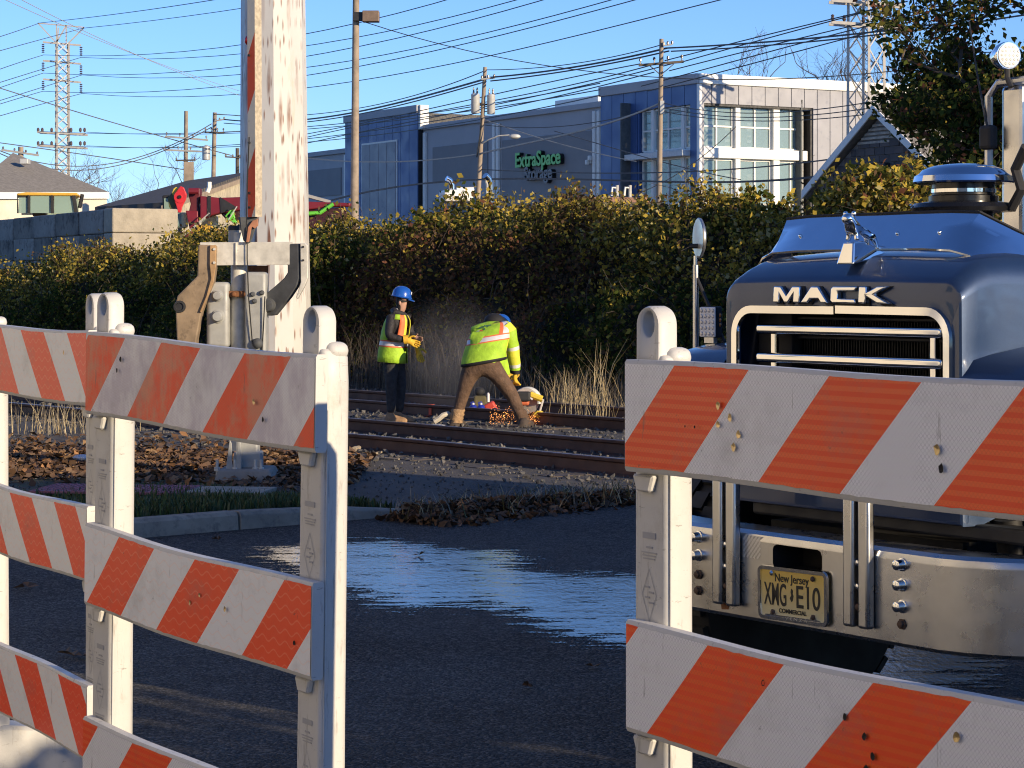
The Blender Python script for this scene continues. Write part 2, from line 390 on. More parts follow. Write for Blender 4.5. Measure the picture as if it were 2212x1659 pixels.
# single leaves on the road
for i, (px, py, s, rz) in enumerate([(60, 1274, .15, .3), (148, 1421, .13, 1.2), (178, 1425, .15, 2.1), (1605, 1500, .1, .2), (452, 1367, .09, .8), (1280, 1448, .10, .6), (1140, 1490, .07, 2.), (905, 1205, .09, .4), (468, 1170, .09, 1.)]):
    Y = CAM_H * FPX / (py - HY); p = W(px, py, Y)
    m = MB(); pts = []
    for k in range(10):
        a_ = 2 * math.pi * k / 10; r_ = s * (.5 if k % 2 else .26) * random.uniform(.8, 1.1)
        pts.append((r_ * math.cos(a_), r_ * .75 * math.sin(a_), .006 + .03 * random.random()))
    m.add([(0, 0, .012)] + pts, [(0, k + 1, (k + 1) % 10 + 1) for k in range(10)])
    o = m.build('fallen_leaf', M_lv[i % 4], loc=(p.x, p.y, .006)); o.rotation_euler = (0, 0, rz)
    where = ['on the road below the leftmost striped boards', 'curled yellowish beside the left barricade post', 'flat next to the barricade left post', 'behind the right barricade post', 'on dark road under the left barricade', 'at the near edge of the water by the right barricade', 'small, on dry road in front of the water', 'at the left tip of the water', 'lying in the gutter below the kerb'][i]
    tag(o, 'dead brown leaf ' + where, 'leaf', 'single leaves on the road')

# wet patch: a thin sheet of water with a ragged outline
poly = [(585, 1192), (640, 1180), (760, 1172), (860, 1180), (960, 1188), (1080, 1192), (1180, 1204), (1150, 1216), (1100, 1226), (1180, 1238), (1290, 1243), (1400, 1246), (1700, 1262), (2050, 1330), (2150, 1480), (1900, 1500), (1700, 1470), (1500, 1430), (1350, 1392), (1240, 1372), (1150, 1344), (1080, 1322), (980, 1310), (880, 1312), (770, 1330), (730, 1322), (800, 1300), (740, 1260), (640, 1232)]
pg = []
for px, py in poly: Y = CAM_H * FPX / (py - HY); pg.append(((px - HX) / FPX * Y, Y))
def inside(x, y):
    c = False; j = len(pg) - 1
    for i in range(len(pg)):
        if (pg[i][1] > y) != (pg[j][1] > y) and x < (pg[j][0] - pg[i][0]) * (y - pg[i][1]) / (pg[j][1] - pg[i][1]) + pg[i][0]: c = not c
        j = i
    return c
NI, NJ = 190, 130; ms = np.zeros((NI + 1, NJ + 1))
for i in range(NI + 1):
    for j in range(NJ + 1):
        x, y = -2 + i * .025, 8.6 + j * .05
        w1 = noise.fractal(Vector((x * 2.2, y * .9, 0)), .8, 2, 4); w2 = noise.fractal(Vector((x * 2.2 + 9, y * .9, 4)), .8, 2, 4)
        ms[i, j] = inside(x + w1 * .13, y + w2 * .22)
for ax, r_ in ((0, 5), (1, 4), (0, 4), (1, 3)): ms = sum(np.roll(ms, k, ax) for k in range(-r_, r_ + 1)) / (2 * r_ + 1)
fv = {}; vs = []; fs = []; wet = []
def vid(i, j):
    if (i, j) not in fv: fv[(i, j)] = len(vs); vs.append((-2 + i * .025, 8.6 + j * .05, .0085)); wet.append(ms[i, j])
    return fv[(i, j)]
for i in range(NI):
    for j in range(NJ):
        if ms[i:i + 2, j:j + 2].max() > .04: fs.append((vid(i, j), vid(i + 1, j), vid(i + 1, j + 1), vid(i, j + 1)))
t = NT('shallow_water')
tr_ = t.n.new('ShaderNodeBsdfTransparent'); mx = t.n.new('ShaderNodeMixShader'); at = t.n.new('ShaderNodeAttribute'); at.attribute_name = 'wet'
fine = t.noise(70, 4, .8, v=t.mul(t.obj, (1., .5, 1.))); mid = t.noise(9, 4, .7, v=t.mul(t.obj, (.32, 1.2, 1.)))
cov = t.ma('ADD', t.ma('MULTIPLY', at.outputs['Fac'], .92), t.ma('ADD', t.ma('MULTIPLY', t.ma('SUBTRACT', fine, .5), 1.9), t.ma('MULTIPLY', t.ma('SUBTRACT', mid, .5), 3.1)))
t.l.new(t.step(cov, .50, .56, 1, 0), mx.inputs[0]); t.l.new(t.b.outputs[0], mx.inputs[1]); t.l.new(tr_.outputs[0], mx.inputs[2]); t.l.new(mx.outputs[0], t.out.inputs[0])
t.bump(t.ma('ADD', t.noise(40, 3, .6, v=t.mul(t.obj, (1., .35, 1.))), t.ma('MULTIPLY', t.noise(4, 3, .6), 1.5)), .10, .02)
M_water = t.set(Base_Color=(.10, .108, .115), Roughness=.13, Specular_IOR_Level=1.)
me = bpy.data.meshes.new('water_puddle'); me.from_pydata(vs, [], fs); me.materials.append(M_water); me.attributes.new('wet', 'FLOAT', 'POINT').data.foreach_set('value', wet)
o = bpy.data.objects.new('water_puddle', me); C.objects.link(o); struct(o)
# ------------------------------------------------------------------ vegetation
def leafmat(name, c, tr=.35):
    t = NT(name); d = t.n.new('ShaderNodeBsdfDiffuse'); tl = t.n.new('ShaderNodeBsdfTranslucent'); mx = t.n.new('ShaderNodeMixShader')
    col = t.mix(t.step(t.noise(2.2, 4, .7), .3, .7), tuple(x * .7 for x in c), tuple(x * 1.3 for x in c))
    t.l.new(col, d.inputs[0]); t.l.new(col, tl.inputs[0]); mx.inputs[0].default_value = tr
    t.l.new(d.outputs[0], mx.inputs[1]); t.l.new(tl.outputs[0], mx.inputs[2]); t.l.new(mx.outputs[0], t.out.inputs[0])
    return t.m
L_green = leafmat('ivy_leaf_green', (.075, .10, .022)); L_dark = leafmat('ivy_leaf_dark', (.052, .070, .024)); L_olive = leafmat('ivy_leaf_olive', (.17, .15, .035))
L_yel = leafmat('ivy_leaf_yellow', (.46, .34, .06)); L_brown = leafmat('vine_leaf_brown', (.125, .08, .045)); L_red = leafmat('vine_leaf_russet', (.17, .075, .045)); L_pale = leafmat('vine_leaf_pale', (.42, .36, .16))
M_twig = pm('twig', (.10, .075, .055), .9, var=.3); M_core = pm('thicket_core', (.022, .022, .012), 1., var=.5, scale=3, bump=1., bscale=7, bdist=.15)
M_bark = pm('bark', (.085, .065, .05), .95, var=.3, scale=8, bump=.6, bscale=25)

HS = [8, 14, 17, 19.1, 20.6, 21.6, 22.6, 23.6, 24.9, 27, 28.8, 30.6, 32.0, 33, 36, 39, 43, 45.4, 50, 56]
HH = [2.2, 2.3, 2.4, 2.45, 2.6, 2.72, 2.6, 2.42, 2.45, 2.55, 2.68, 2.75, 2.5, 2.35, 2.38, 2.38, 2.05, 1.95, 1.8, 1.8]
def hedge_h(s): return float(np.interp(s, HS, HH)) + .16 * noise.noise(Vector((s * .8, 2.2, 0))) + .10 * noise.noise(Vector((s * 2.1, 5.2, 0)))
def hedge_pt(s, q, out=0.):
    """q 0..1 runs up the front face, 1..2 back over the top"""
    H = hedge_h(s)
    b = noise.fractal(Vector((s * .55, q * 2.1, 3.1)), .9, 2, 4) * .5 + noise.noise(Vector((s * 2.2, q * 5, 1))) * .24 + out
    if q < 1: n = 21.3 + 1.25 * q ** 1.9; z = q * H * .93; d = Vector((-1, 0, .25 + q * .6))
    else: u = q - 1; n = 22.55 + u * 2.6; z = H * (.93 + .07 * math.sin(min(1, u * 2) * 1.57)); d = Vector((-.5 + u * .5, 0, 1))
    d.normalize(); n += d.x * b; z += d.z * b
    return TR(s, n, max(.0, z))
rings = []
for s in np.linspace(8, 56, 150): rings.append([hedge_pt(s, q, -.22) for q in np.linspace(0, 2, 26)])
P = []; mi = []
while len(P) < 150000:
    s = random.uniform(10, 54) if random.random() < .3 else random.uniform(16, 47)
    q = random.random() ** .85 * 1.75
    if q < 1.1 and noise.fractal(Vector((s * 1.6, q * 5.0, 8)), .9, 2, 3) < -.28 - .25 * q: continue
    p = hedge_pt(s, q, random.gauss(.0, .10) if q < .75 else random.gauss(.04, .17))
    if abs(p.x / p.y) > .25: continue
    P.append(p)
    z = noise.fractal(Vector((s * .8, q * 3, 5)), .9, 2, 3); dead = noise.noise(Vector((s * .35 + 2, q * 1.2, 11)))
    lowdead = (26.5 < s < 33) and q < .95
    r = random.random()
    if lowdead and r < .62: mi.append(4 if r < .46 else 5)
    elif dead > .25 and r < .5: mi.append(random.choice((4, 4, 2)))
    elif q > .70 and r < .34 + .3 * q * (z > 0): mi.append(random.choice((3, 3, 2, 6)))  # more yellow and pale leaves near the top paint in its sunlit look
    elif r < .27: mi.append(0)
    elif r < .58: mi.append(1)
    elif r < .80: mi.append(2)
    elif r < .91: mi.append(4)
    else: mi.append(3)
hedge = thing('thicket', 'long ivy covered thicket with sunlit tone coloured into its top behind the railway tracks', 'hedge')
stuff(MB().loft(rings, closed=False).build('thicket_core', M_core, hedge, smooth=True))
stuff(faces_mesh('thicket_leaves', leaf_quads(np.array([tuple(p) for p in P]), .064, elong=1.25, curl=.1), [L_green, L_dark, L_olive, L_yel, L_brown, L_red, L_pale], mi, hedge))
m = MB()
for _ in range(900):
    s = random.uniform(16, 47); q = random.uniform(.25, 1.5); p = hedge_pt(s, q, .0)
    d = Vector((random.gauss(0, .5), random.gauss(-.2, .4), random.gauss(.55, .5))).normalized(); L = random.uniform(.25, .75)
    m.tube([p - d * .1, p + d * L * .5 + Vector((0, 0, .03)), p + d * L + Vector((random.gauss(0, .06), 0, -.05))], [.007, .005, .003], 3, False)
stuff(m.build('thicket_twigs', M_twig, hedge))

# taller golden bush rising above the thicket before the storage building
def blob_bush(name, label, cat, c, rad, n, mats, wts, leaf=.085, group=None, stems=10):
    b = thing(name, label, cat, (c[0], c[1], 0), group=group); P = []
    while len(P) < n:
        v = rng.normal(size=3); v /= np.linalg.norm(v); f = noise.fractal(Vector(tuple(v * 2.1)) + Vector(c), .9, 2, 4)
        rr = (1 + .55 * f) * random.uniform(.55, 1.04) ** .6
        p = np.array([v[0] * rad[0] * rr, v[1] * rad[1] * rr, max(.1, c[2] + v[2] * rad[2] * rr)])
        if noise.noise(Vector(tuple(p * 2.6))) < -.3: continue
        P.append(p)
    stuff(faces_mesh('leaves', leaf_quads(np.array(P), leaf, elong=1.25, curl=.1), mats, rng.choice(len(mats), n, p=wts), b))
    m = MB()
    for k in range(stems):
        a = random.uniform(0, 6.28); e = (math.cos(a) * rad[0] * .7, math.sin(a) * rad[1] * .7, c[2] + rad[2] * random.uniform(.2, .95))
        m.tube([(random.gauss(0, .12), random.gauss(0, .12), 0), (e[0] * .4, e[1] * .4, e[2] * .5), e], [.03, .02, .006], 4, False)
    m.build('stems', M_twig, b)
    return b
blob_bush('bush', 'golden leaved bush rising above the thicket before the tall windows', 'bush', tuple(TR(21.5, 23.2))[:2] + (2.55,), (.85, .85, .72), 5200, [L_yel, L_olive, L_green, L_red, L_pale], [.38, .25, .2, .1, .07])
blob_bush('bush', 'low olive bush under the slender wooden pole, left of the windows', 'bush', tuple(TR(23.9, 23.2))[:2] + (2.3,), (.7, .7, .72), 3600, [L_yel, L_olive, L_green, L_red, L_pale], [.3, .3, .3, .03, .07])
blob_bush('bush', 'bush with yellow tips beside the tall floodlight pole', 'bush', tuple(TR(31.1, 23.2))[:2] + (2.25,), (1.0, 1.0, .85), 4200, [L_yel, L_olive, L_green, L_red, L_brown], [.2, .32, .3, .06, .12])
blob_bush('bush', 'pale flowering shrub patch low beside the white steel pole', 'bush', tuple(TR(33.0, 21.9))[:2] + (1.9,), (.85, .6, .6), 2600, [L_green, L_olive, L_dark, L_pale, L_brown], [.35, .25, .2, .05, .15], .075)

# dead weeds along the foot of the thicket and single tufts
def weeds(n, srange, nrange, hgt, label, name='dry_weeds', mats=None, wid=.0035):
    P = []
    while len(P) < n:
        p = TR(random.uniform(*srange), random.uniform(*nrange))
        if abs(p.x / p.y) < .24: P.append((p.x, p.y, -.01))
    V = []; mi = []
    for p in P:
        h = hgt * random.uniform(.35, 1.15); a = random.uniform(0, 6.28); l = random.uniform(.08, .45) * h; w = wid; mm = random.randrange(len(mats or M_dry))
        d = np.array([math.cos(a), math.sin(a), 0]); e = np.array([1., 0, 0]); p = np.array(p); prev = p
        for k in range(1, 4):
            f = k / 3; q = p + d * l * f * f + np.array([0, 0, h * (f - .18 * f ** 3)])
            V.append([prev - e * w * (1.1 - f + .33), prev + e * w * (1.1 - f + .33), q + e * w * (1.1 - f), q - e * w * (1.1 - f)]); mi.append(mm); prev = q
    return stuff(tag(faces_mesh(name, np.array(V), mats or M_dry, mi), label, 'weeds'))
M_weed = [pm('weed_grey_brown', (.10, .08, .06), .9, var=.3), pm('weed_tan', (.19, .155, .105), .9, var=.3), pm('weed_dark', (.07, .055, .04), .9, var=.3)]
weeds(1700, (26.3, 30.4), (20.2, 21.9), 1.2, 'tall grey dead weeds standing behind the two workers', mats=M_weed)
weeds(2000, (16, 27), (20, 21.9), .6, 'low dark dead weeds along the thicket behind the saw', mats=M_weed)
weeds(2600, (32, 47), (19.9, 21.9), .8, 'grey dead weeds along the thicket left of the crossing gate', mats=M_weed)
def tuft(px, py, n, spread, hgt, label, mats=M_dry):
    Y = CAM_H * FPX / (py - HY); c = W(px, py, Y); P = np.stack([c.x + rng.normal(0, spread, n), c.y + rng.normal(0, spread, n), np.full(n, .0)], 1)
    return stuff(tag(blades('grass_tuft', P, hgt, .0035, mats, .4), label, 'grass tuft', 'dry grass tufts by the rails'))
tuft(1230, 893, 170, .14, .50, 'pale dry grass tuft right of the saw by the rail'); tuft(1290, 905, 120, .22, .3, 'lower dry grass tuft next to the right barricade')
tuft(130, 935, 150, .3, .33, 'dry grass tuft in front of the rail at the far left'); tuft(1300, 880, 40, .1, .75, 'few tall dry stalks behind the right barricade end')

def branch_tree(name, label, base, H, seed, spread=.5, depth=5, r0=.12, mat=M_bark, leaves=0, lmats=None, wts=None, leaf=.08, trunk=.3, group=None, cat='tree', up=.25, nk=(2, 4), lean=(0, 0)):
    rd = random.Random(seed); tr = thing(name, label, cat, base, group=group); tm = MB(); bm_ = MB(); tips = []
    def grow(p, d, L, r, lev):
        pts = [p]; n = 3
        for k in range(n):
            d = (d + Vector((rd.gauss(0, .12), rd.gauss(0, .12), rd.gauss(.03, .06)))).normalized(); p = p + d * L / n; pts.append(p)
        (tm if lev == 0 else bm_).tube(pts, [r * (1 - .12 * k) for k in range(n + 1)], 7 if lev < 2 else 4 if lev < 4 else 3, False)
        if lev >= depth - 3: tips.extend(pts[1:])
        if lev >= depth: return
        for k in range(rd.randint(*nk)):
            ax = Vector((rd.gauss(0, 1), rd.gauss(0, 1), rd.gauss(0, .4))).normalized()
            e = (d * (1 - spread) + ax * spread + Vector((0, 0, up * .4))).normalized()
            grow(pts[-1] if k == 0 else pts[rd.randint(1, n)], e, L * rd.uniform(.6, .85), r * (.72 if k == 0 else .55), lev + 1)
    grow(Vector((0, 0, 0)), Vector((lean[0], lean[1], 1)).normalized(), H * trunk, r0, 0)
    tm.build('trunk', mat, tr, smooth=True); bm_.build('branches', mat, tr)
    if leaves:
        pts = np.array([tuple(p) for p in tips]); P = pts[rng.integers(0, len(pts), leaves)] + rng.normal(0, .13, (leaves, 3))
        stuff(faces_mesh('crown', leaf_quads(P, leaf, elong=1.3, curl=.12), lmats, rng.choice(len(lmats), leaves, p=wts), tr))
    return tr
# leafy tangled trees at the right edge
for i, (px, Y, H, sd, nl, lab) in enumerate([(2420, 36, 10.5, 5, 40000, 'tall tangled tree with dark and russet leaves at the right edge'), (2310, 38, 8.2, 9, 42000, 'thin leaved tree behind the round work light of the truck'), (2150, 34, 4.4, 21, 9000, 'low dark shrubby tree before the block gable'), (2240, 33, 5.2, 33, 20000, 'bushy dark tree behind the air cleaner of the truck')]):
    p = W(px, HY, Y)
    branch_tree('tree', lab, (p.x, p.y, 0), H, sd, .58, 6, .12, leaves=nl, lmats=[L_dark, L_green, L_olive, L_red, L_yel], wts=[.46, .2, .16, .12, .06], leaf=.09, trunk=.25, nk=(3, 4), up=.5)
# bare trees far behind
for i, (px, py, Y, H, lab) in enumerate([(245, 395, 150, 12.5, 'bare tree behind the ridge between the two left roofs'), (185, 380, 165, 13.5, 'bare tree just right of the left lattice tower'), (350, 372, 170, 14.5, 'bare tree behind the dark corrugated roof'), (1615, 260, 175, 23, 'bare tree top above the light wall of the storage building'), (1835, 270, 170, 24, 'bare tree behind the right lattice tower')]):
    p = W(px, HY, Y)
    branch_tree('bare_tree', lab, (p.x, p.y, 0), H, 40 + i, .5, 7, .13 if i < 3 else .26, mat=M_twig if i < 3 else M_bark, trunk=.30, nk=(2, 3), up=.5)
# unseen trees added on the sunny side to shade the road and rails
for i, (x, y, H, lab) in enumerate([(17.5, 13.0, 6.5, 'added unseen shade tree nearest the truck'), (20.5, 17.5, 6.2, 'added unseen shade tree by the rails'), (16.0, 19.5, 4.4, 'added unseen low shade tree past the truck'), (24.5, 20.5, 7.5, 'added unseen shade tree farther from the road')]):
    branch_tree('tree', lab + ' on the right', (x, y, 0), H, 70 + i, .6, 6, .16, leaves=2600, lmats=[L_green, L_olive, L_brown], wts=[.4, .35, .25], leaf=.2, trunk=.24)
for i, (x, y) in enumerate(((5.6, 1.9), (6.4, 4.6))):  # unseen bushes added to cast shade on the near road
    blob_bush('bush', ['added unseen shade bush at the right, nearer one', 'added unseen shade bush at the right, farther one'][i], 'bush', (x, y, 1.15), (1.1, 1.5, 1.15), 4200, [L_green, L_olive, L_dark], [.4, .3, .3], .16)
# ------------------------------------------------------------------ barricades
def sheeting(name, sgn, phase, pattern, fade=0., period=.431):
    t = NT(name); x, y, z = t.sep()
    q = t.ma('ADD' if sgn < 0 else 'SUBTRACT', x, z)
    f = t.ma('FRACT', t.ma('DIVIDE', t.ma('SUBTRACT', q, phase), period))
    red = t.ma('LESS_THAN', f, .5)
    org = (.95, .070, .008); wht = (.82, .82, .81)
    if fade:
        fd = t.step(t.noise(9, 6, .7, v=t.mul(t.obj, (1., 1., .6))), .42, .58, 0, fade)
        org = t.mix(fd, org, (.72, .25, .14)); wht = t.mix(fd, wht, (.60, .57, .62))
    col = t.mix(red, wht, org)
    tw = lambda a, k: t.ma('ABSOLUTE', t.ma('SINE', t.ma('MULTIPLY', a, k)))
    if pattern == 'bands':
        b = t.ma('GREATER_THAN', t.ma('SINE', t.ma('MULTIPLY', z, 2 * math.pi / .0175)), 0.)
        l = t.ma('MAXIMUM', t.ma('GREATER_THAN', tw(t.ma('ADD', x, z), 330), .965), t.ma('GREATER_THAN', tw(t.ma('SUBTRACT', x, z), 330), .965))
        col = t.mix(t.ma('MULTIPLY', b, .6), col, t.mix(red, (.88, .86, .87), (1., .15, .025)))
        col = t.mix(t.ma('MULTIPLY', l, t.ma('MULTIPLY', t.ma('ADD', t.ma('MULTIPLY', b, .5), .5), t.step(red, 0, 1, .55, .25))), col, t.mix(1., col, (.5, .5, .52), 'MULTIPLY'))
        rough = t.step(b, 0, 1, .42, .3)
    elif pattern == 'wave':
        w = t.ma('ADD', z, t.ma('MULTIPLY', t.ma('SINE', t.ma('MULTIPLY', x, 2 * math.pi / .055)), .006))
        l = t.ma('GREATER_THAN', t.ma('SINE', t.ma('MULTIPLY', w, 2 * math.pi / .027)), .90)
        col = t.mix(t.ma('MULTIPLY', l, .35), col, t.mix(.5, col, (1, .55, .35))); rough = .4
    else:
        l = t.ma('MULTIPLY', tw(t.ma('ADD', x, z), 420), tw(t.ma('SUBTRACT', x, z), 420))
        col = t.mix(t.ma('MULTIPLY', t.ma('LESS_THAN', l, .25), .45), col, t.mix(.5, col, (.42, .12, .07))); rough = .5
    dn = t.step(t.noise(34, 7, .8), .625, .69); dl = t.step(t.noise(5, 6, .75), .52, .76)
    col = t.mix(t.ma('MULTIPLY', dn, .75), col, (.05, .045, .04)); col = t.mix(t.ma('MULTIPLY', dl, .35), col, (.22, .20, .18))
    scr = t.step(t.noise(26, 4, .8, v=t.mul(t.obj, (1., 1., .12))), .66, .71); col = t.mix(t.ma('MULTIPLY', scr, .45), col, (.14, .12, .11))
    t.bump(t.noise(7, 4, .6), .35, .006)
    return t.set(Base_Color=col, Roughness=rough, Specular_IOR_Level=.5)

M_print = pm('grey_print', (.36, .36, .37), .6, var=.1)
M_gold = pm('bare_metal_hole', (.55, .42, .22), .35, .8, var=.3)
def barricade(label, P0, ang, sheets, sgn, holes, Lr=1.205, tilt=0., dz=0.):
    b = thing('barricade', label, 'barricade', (P0[0], P0[1], 0), R(ang), 'striped traffic barricades'); b.rotation_euler = (0, R(tilt), R(ang)); b.location.z = dz
    for i, (zb, sh, dz) in enumerate(zip((1.315, .807, .30), sheets, (0, 0, 0))):
        rl = MB(); n = 26                                    # hollow plastic plank, slightly wavy and with a rounded edge
        sec = [(0, 0), (.004, -.006), (.026, -.006), (.030, 0), (.030, .205), (.026, .211), (.004, .211), (0, .205)]
        rings = []
        for k in range(n + 1):
            x = Lr * k / n; wz = .0035 * math.sin(x * 5 + i * 2) - .004 * math.sin(math.pi * k / n); wy = .003 * math.sin(x * 8 + i)
            rings.append([(x, y + wy, z + wz) for y, z in sec])
        rl.loft(rings)
        r = rl.build('rail', M_white_pl, b, smooth=True, loc=(0, 0, zb))
        s = MB(); rows = []
        for zz in np.linspace(.004, .203, 7):
            rows.append([(.003 + (Lr - .006) * k / 60, -.0016 + .003 * math.sin((.003 + (Lr - .006) * k / 60) * 8 + i), zz + .0035 * math.sin(Lr * k / 60 * 5 + i * 2) - .004 * math.sin(math.pi * k / 60) + (0 if .01 < zz < .2 else .0022 * noise.noise(Vector((k * .9, zz * 50, i))))) for k in range(61)])
        s.loft(rows, closed=False).build('striped_sheeting', sh, r, smooth=True)
        for (hx, hz, hr, bright) in holes[i]:
            hr *= .75 if bright else .6
            h = MB(Matrix.Translation((hx, -.0035, hz)) @ Matrix.Rotation(R(90), 4, 'X'))
            pts = 9; rim = []
            for k in range(pts):
                a = 2 * math.pi * k / pts; rim.append((hr * random.uniform(.75, 1.3) * math.cos(a), hr * 1.25 * random.uniform(.8, 1.25) * math.sin(a)))
            h.add([(0, 0, 0)] + [(x, z, .0015) for x, z in rim], [(0, k + 1, (k + 1) % pts + 1) for k in range(pts)])
            h.build('dent_hole', M_gold if bright else M_hole, r)
    for side in (0, 1):
        x0 = -.018 if side == 0 else Lr - .13; w = .10
        # post: rounded box channel behind the planks
        sec = [(0, 0), (w, 0), (w + .006, .012), (w + .006, .035), (w + .004, .06), (w - .012, .076), (.015, .076), (0, .064)]
        rings = [[(x0 + (x - w / 2) * f + w / 2, .036 + y * f, z) for x, y in sec] for z, f in ((.08, 1.05), (.7, 1.0), (1.46, .98), (1.515, .95), (1.535, .8))]
        p = MB().loft(rings).build('post', M_white_pl, b, smooth=True, bevel=.006, angle=50)
        MB().box((x0 + w + .0065, .045, .8), (.003, .004, 1.2)).build('mould_seam', M_white_pl, p, bevel=.001, seg=1)
        # lifting tab with a hole
        tw, th, hr = .078, .115, .026; cx = x0 + w / 2 - .004; outer = []; inner = []
        zc = 1.515 + th - tw / 2; N = 28
        for k in range(N):
            a = -math.pi / 2 + 2 * math.pi * (k + .5) / N
            ca, sa = math.cos(a), math.sin(a)
            if sa >= -.1: o_ = (cx + tw / 2 * ca, zc + tw / 2 * sa)
            else: o_ = (cx + max(-tw / 2, min(tw / 2, tw * .62 * ca / max(.05, abs(sa)) if abs(sa) > .7 else math.copysign(tw / 2, ca))), 1.50)
            outer.append(o_); inner.append((cx + hr * .8 * ca, zc + .004 + hr * sa))
        tb = MB(); y0, y1 = .034, .078
        rr = lambda pts, y, f=1.: [(cx + (x - cx) * f, y, zc + (z - zc) * f) for x, z in pts]
        tb.loft([rr(inner, y0 + .004, 1.), rr(inner, y0, 1.12), rr(outer, y0, .92), rr(outer, y0 + .007, 1.), rr(outer, y1 - .007, 1.), rr(outer, y1, .92), rr(inner, y1, 1.12), rr(inner, y1 - .004, 1.), rr(inner, y0 + .004, 1.)], caps=False)
        tb.build('lifting_tab', M_white_pl, p, smooth=True, angle=60)
        MB().ball((cx - .004, .075, zc), (.012, .010, .012)).build('lock_pin', M_white_pl, p, smooth=True)
        MB().box((cx + .02, .078, 1.53), (.075, .055, .04)).build('shoulder', M_white_pl, p, smooth=True, bevel=.018, seg=3)
        # grooves and printed maker's marks on the front face
        pr = MB(); fy = .0348
        for zc_ in (1.04, .55):
            pr.box((x0 + w / 2, fy, zc_ + .145), (w * .42, .0008, .012)).box((x0 + w / 2, fy, zc_ + .122), (w * .2, .0008, .004))
            for k in range(3): pr.box((x0 + w / 2, fy, zc_ + .112 - k * .006), (w * (.5 - .06 * k), .0008, .0026))
            for sx in (-1, 1):
                for sz in (-1, 1):
                    pr.add([(x0 + w / 2 + sx * .024, fy, zc_ + .03), (x0 + w / 2, fy, zc_ + .03 + sz * .052), (x0 + w / 2, fy, zc_ + .03 + sz * .049), (x0 + w / 2 + sx * .0222, fy, zc_ + .03)], [(0, 1, 2, 3)])
            for k in range(4): pr.box((x0 + w / 2 + (.007 if k % 2 else -.006), fy, zc_ + .045 - k * .01), (.016, .0008, .0035))
            for k in range(4): pr.box((x0 + w / 2, fy, zc_ - .035 - k * .0065 - (.01 if k > 2 else 0)), (w * (.55 - .07 * (k % 3)), .0008, .003))
            for k in range(2): pr.box((x0 + w / 2, fy, zc_ - .078 - k * .011), (w * .42, .0008, .005))
        stuff(pr.build('printed_marks', M_print, p))
        # rail seats
        for zb in (1.315, .807, .30):
            MB().prism([(x0 + .012, zb - .012), (x0 + w - .02, zb - .012), (x0 + w - .032, zb - .045), (x0 + .026, zb - .045)], .020, .0365).build('rail_seat', M_white_pl, p, bevel=.004, seg=1)
        # foot
        f = MB(); rings = []
        for yy, hh, ww in ((-.44, .05, .06), (-.40, .11, .075), (-.15, .17, .08), (.09, .20, .085), (.3, .17, .08), (.54, .11, .075), (.58, .05, .06)):
            rings.append([(x0 + w / 2 - ww, yy, .003), (x0 + w / 2 + ww, yy, .003), (x0 + w / 2 + ww * .8, yy, hh), (x0 + w / 2 - ww * .8, yy, hh)])
        f.loft(rings).build('foot', M_foot, b, smooth=True, bevel=.012)
    return b
S1a = sheeting('sheeting_faded', 1, .03 - .2155, 'honey', .9); S1b = sheeting('sheeting_wave', 1, .012, 'wave'); S1c = sheeting('sheeting_bands', 1, -.10 - .2155, 'bands')
S2 = [sheeting('sheeting_left_top', -1, .348, 'wave'), sheeting('sheeting_left_mid', -1, .66, 'wave'), sheeting('sheeting_left_low', -1, .71, 'wave')]
S3 = [sheeting('sheeting_right_top', 1, -.045, 'bands', period=.455), sheeting('sheeting_right_mid', 1, -.39, 'bands', period=.455), sheeting('sheeting_right_low', 1, .05, 'bands', period=.455)]
barricade('white striped barricade standing between the two others, faded orange top board', (-1.143, 6.03), -55, [S1a, S1b, S1c], 1,
          [[(.93, .088, .007, 1), (.975, .05, .008, 0), (.20, .12, .008, 0), (.22, .15, .010, 0)], [(.80, .10, .007, 1), (.67, .115, .006, 1), (.62, .09, .006, 1), (1.13, .07, .008, 0)], []], tilt=1.4, dz=.006)
barricade('leftmost white striped barricade with zigzag patterned orange boards', (-1.80, 7.56), -60.8, S2, -1, [[(1.0, .14, .007, 1)], [], []])
barricade('large near barricade in front of the truck, boards with bands and bullet holes', (.219, 4.42), -57.4, S3, 1,
          [[(.30, .135, .0075, 1), (.335, .115, .0075, 1), (.30, .10, .007, 1), (.36, .085, .0075, 1), (.345, .062, .008, 1), (.23, .092, .004, 0), (.20, .092, .003, 0), (.875, .09, .010, 1), (.885, .06, .010, 0)],
           [(.43, .155, .008, 0), (.65, .130, .008, 0), (.70, .105, .009, 0), (.72, .075, .009, 0), (.705, .05, .010, 0), (.92, .14, .009, 1)], []], dz=-.016)
# ------------------------------------------------------------------ truck (local x to its left side, y backwards, z up)
TA = -54.; tc, ts = math.cos(R(TA)), math.sin(R(TA)); TO = Vector((.933, 7.466, 0))
def TL(px, Y):
    """local x, y of the point at depth Y under pixel column px"""
    q = W(px, HY, Y) - TO; return q.x * tc + q.y * ts, -q.x * ts + q.y * tc
truck = thing('truck', 'dark blue dump truck with chrome grille facing left behind the right barricade', 'truck', TO, R(TA))
t = NT('dark_blue_truck_paint')
fl = t.noise(900, 2, .5); dust = t.step(t.noise(3, 5, .65), .35, .75, 0, .10)
col = t.mix(t.step(fl, .4, .7), (.009, .028, .085), (.026, .062, .135))
M_paint = t.set(Base_Color=t.mix(dust, col, (.10, .095, .085)), Metallic=.45, Roughness=t.step(t.noise(5, 4), .3, .7, .38, .5), Coat_Weight=.8, Coat_Roughness=.06)
M_hoodsh = pm('polished_hood_shield', (.66, .70, .76), .10, 1., var=.05, rvar=.04)
M_lens = pm('led_lens', (.86, .85, .82), .15, var=.05); M_amber = pm('amber_lens', (.75, .22, .03), .25, var=.1)
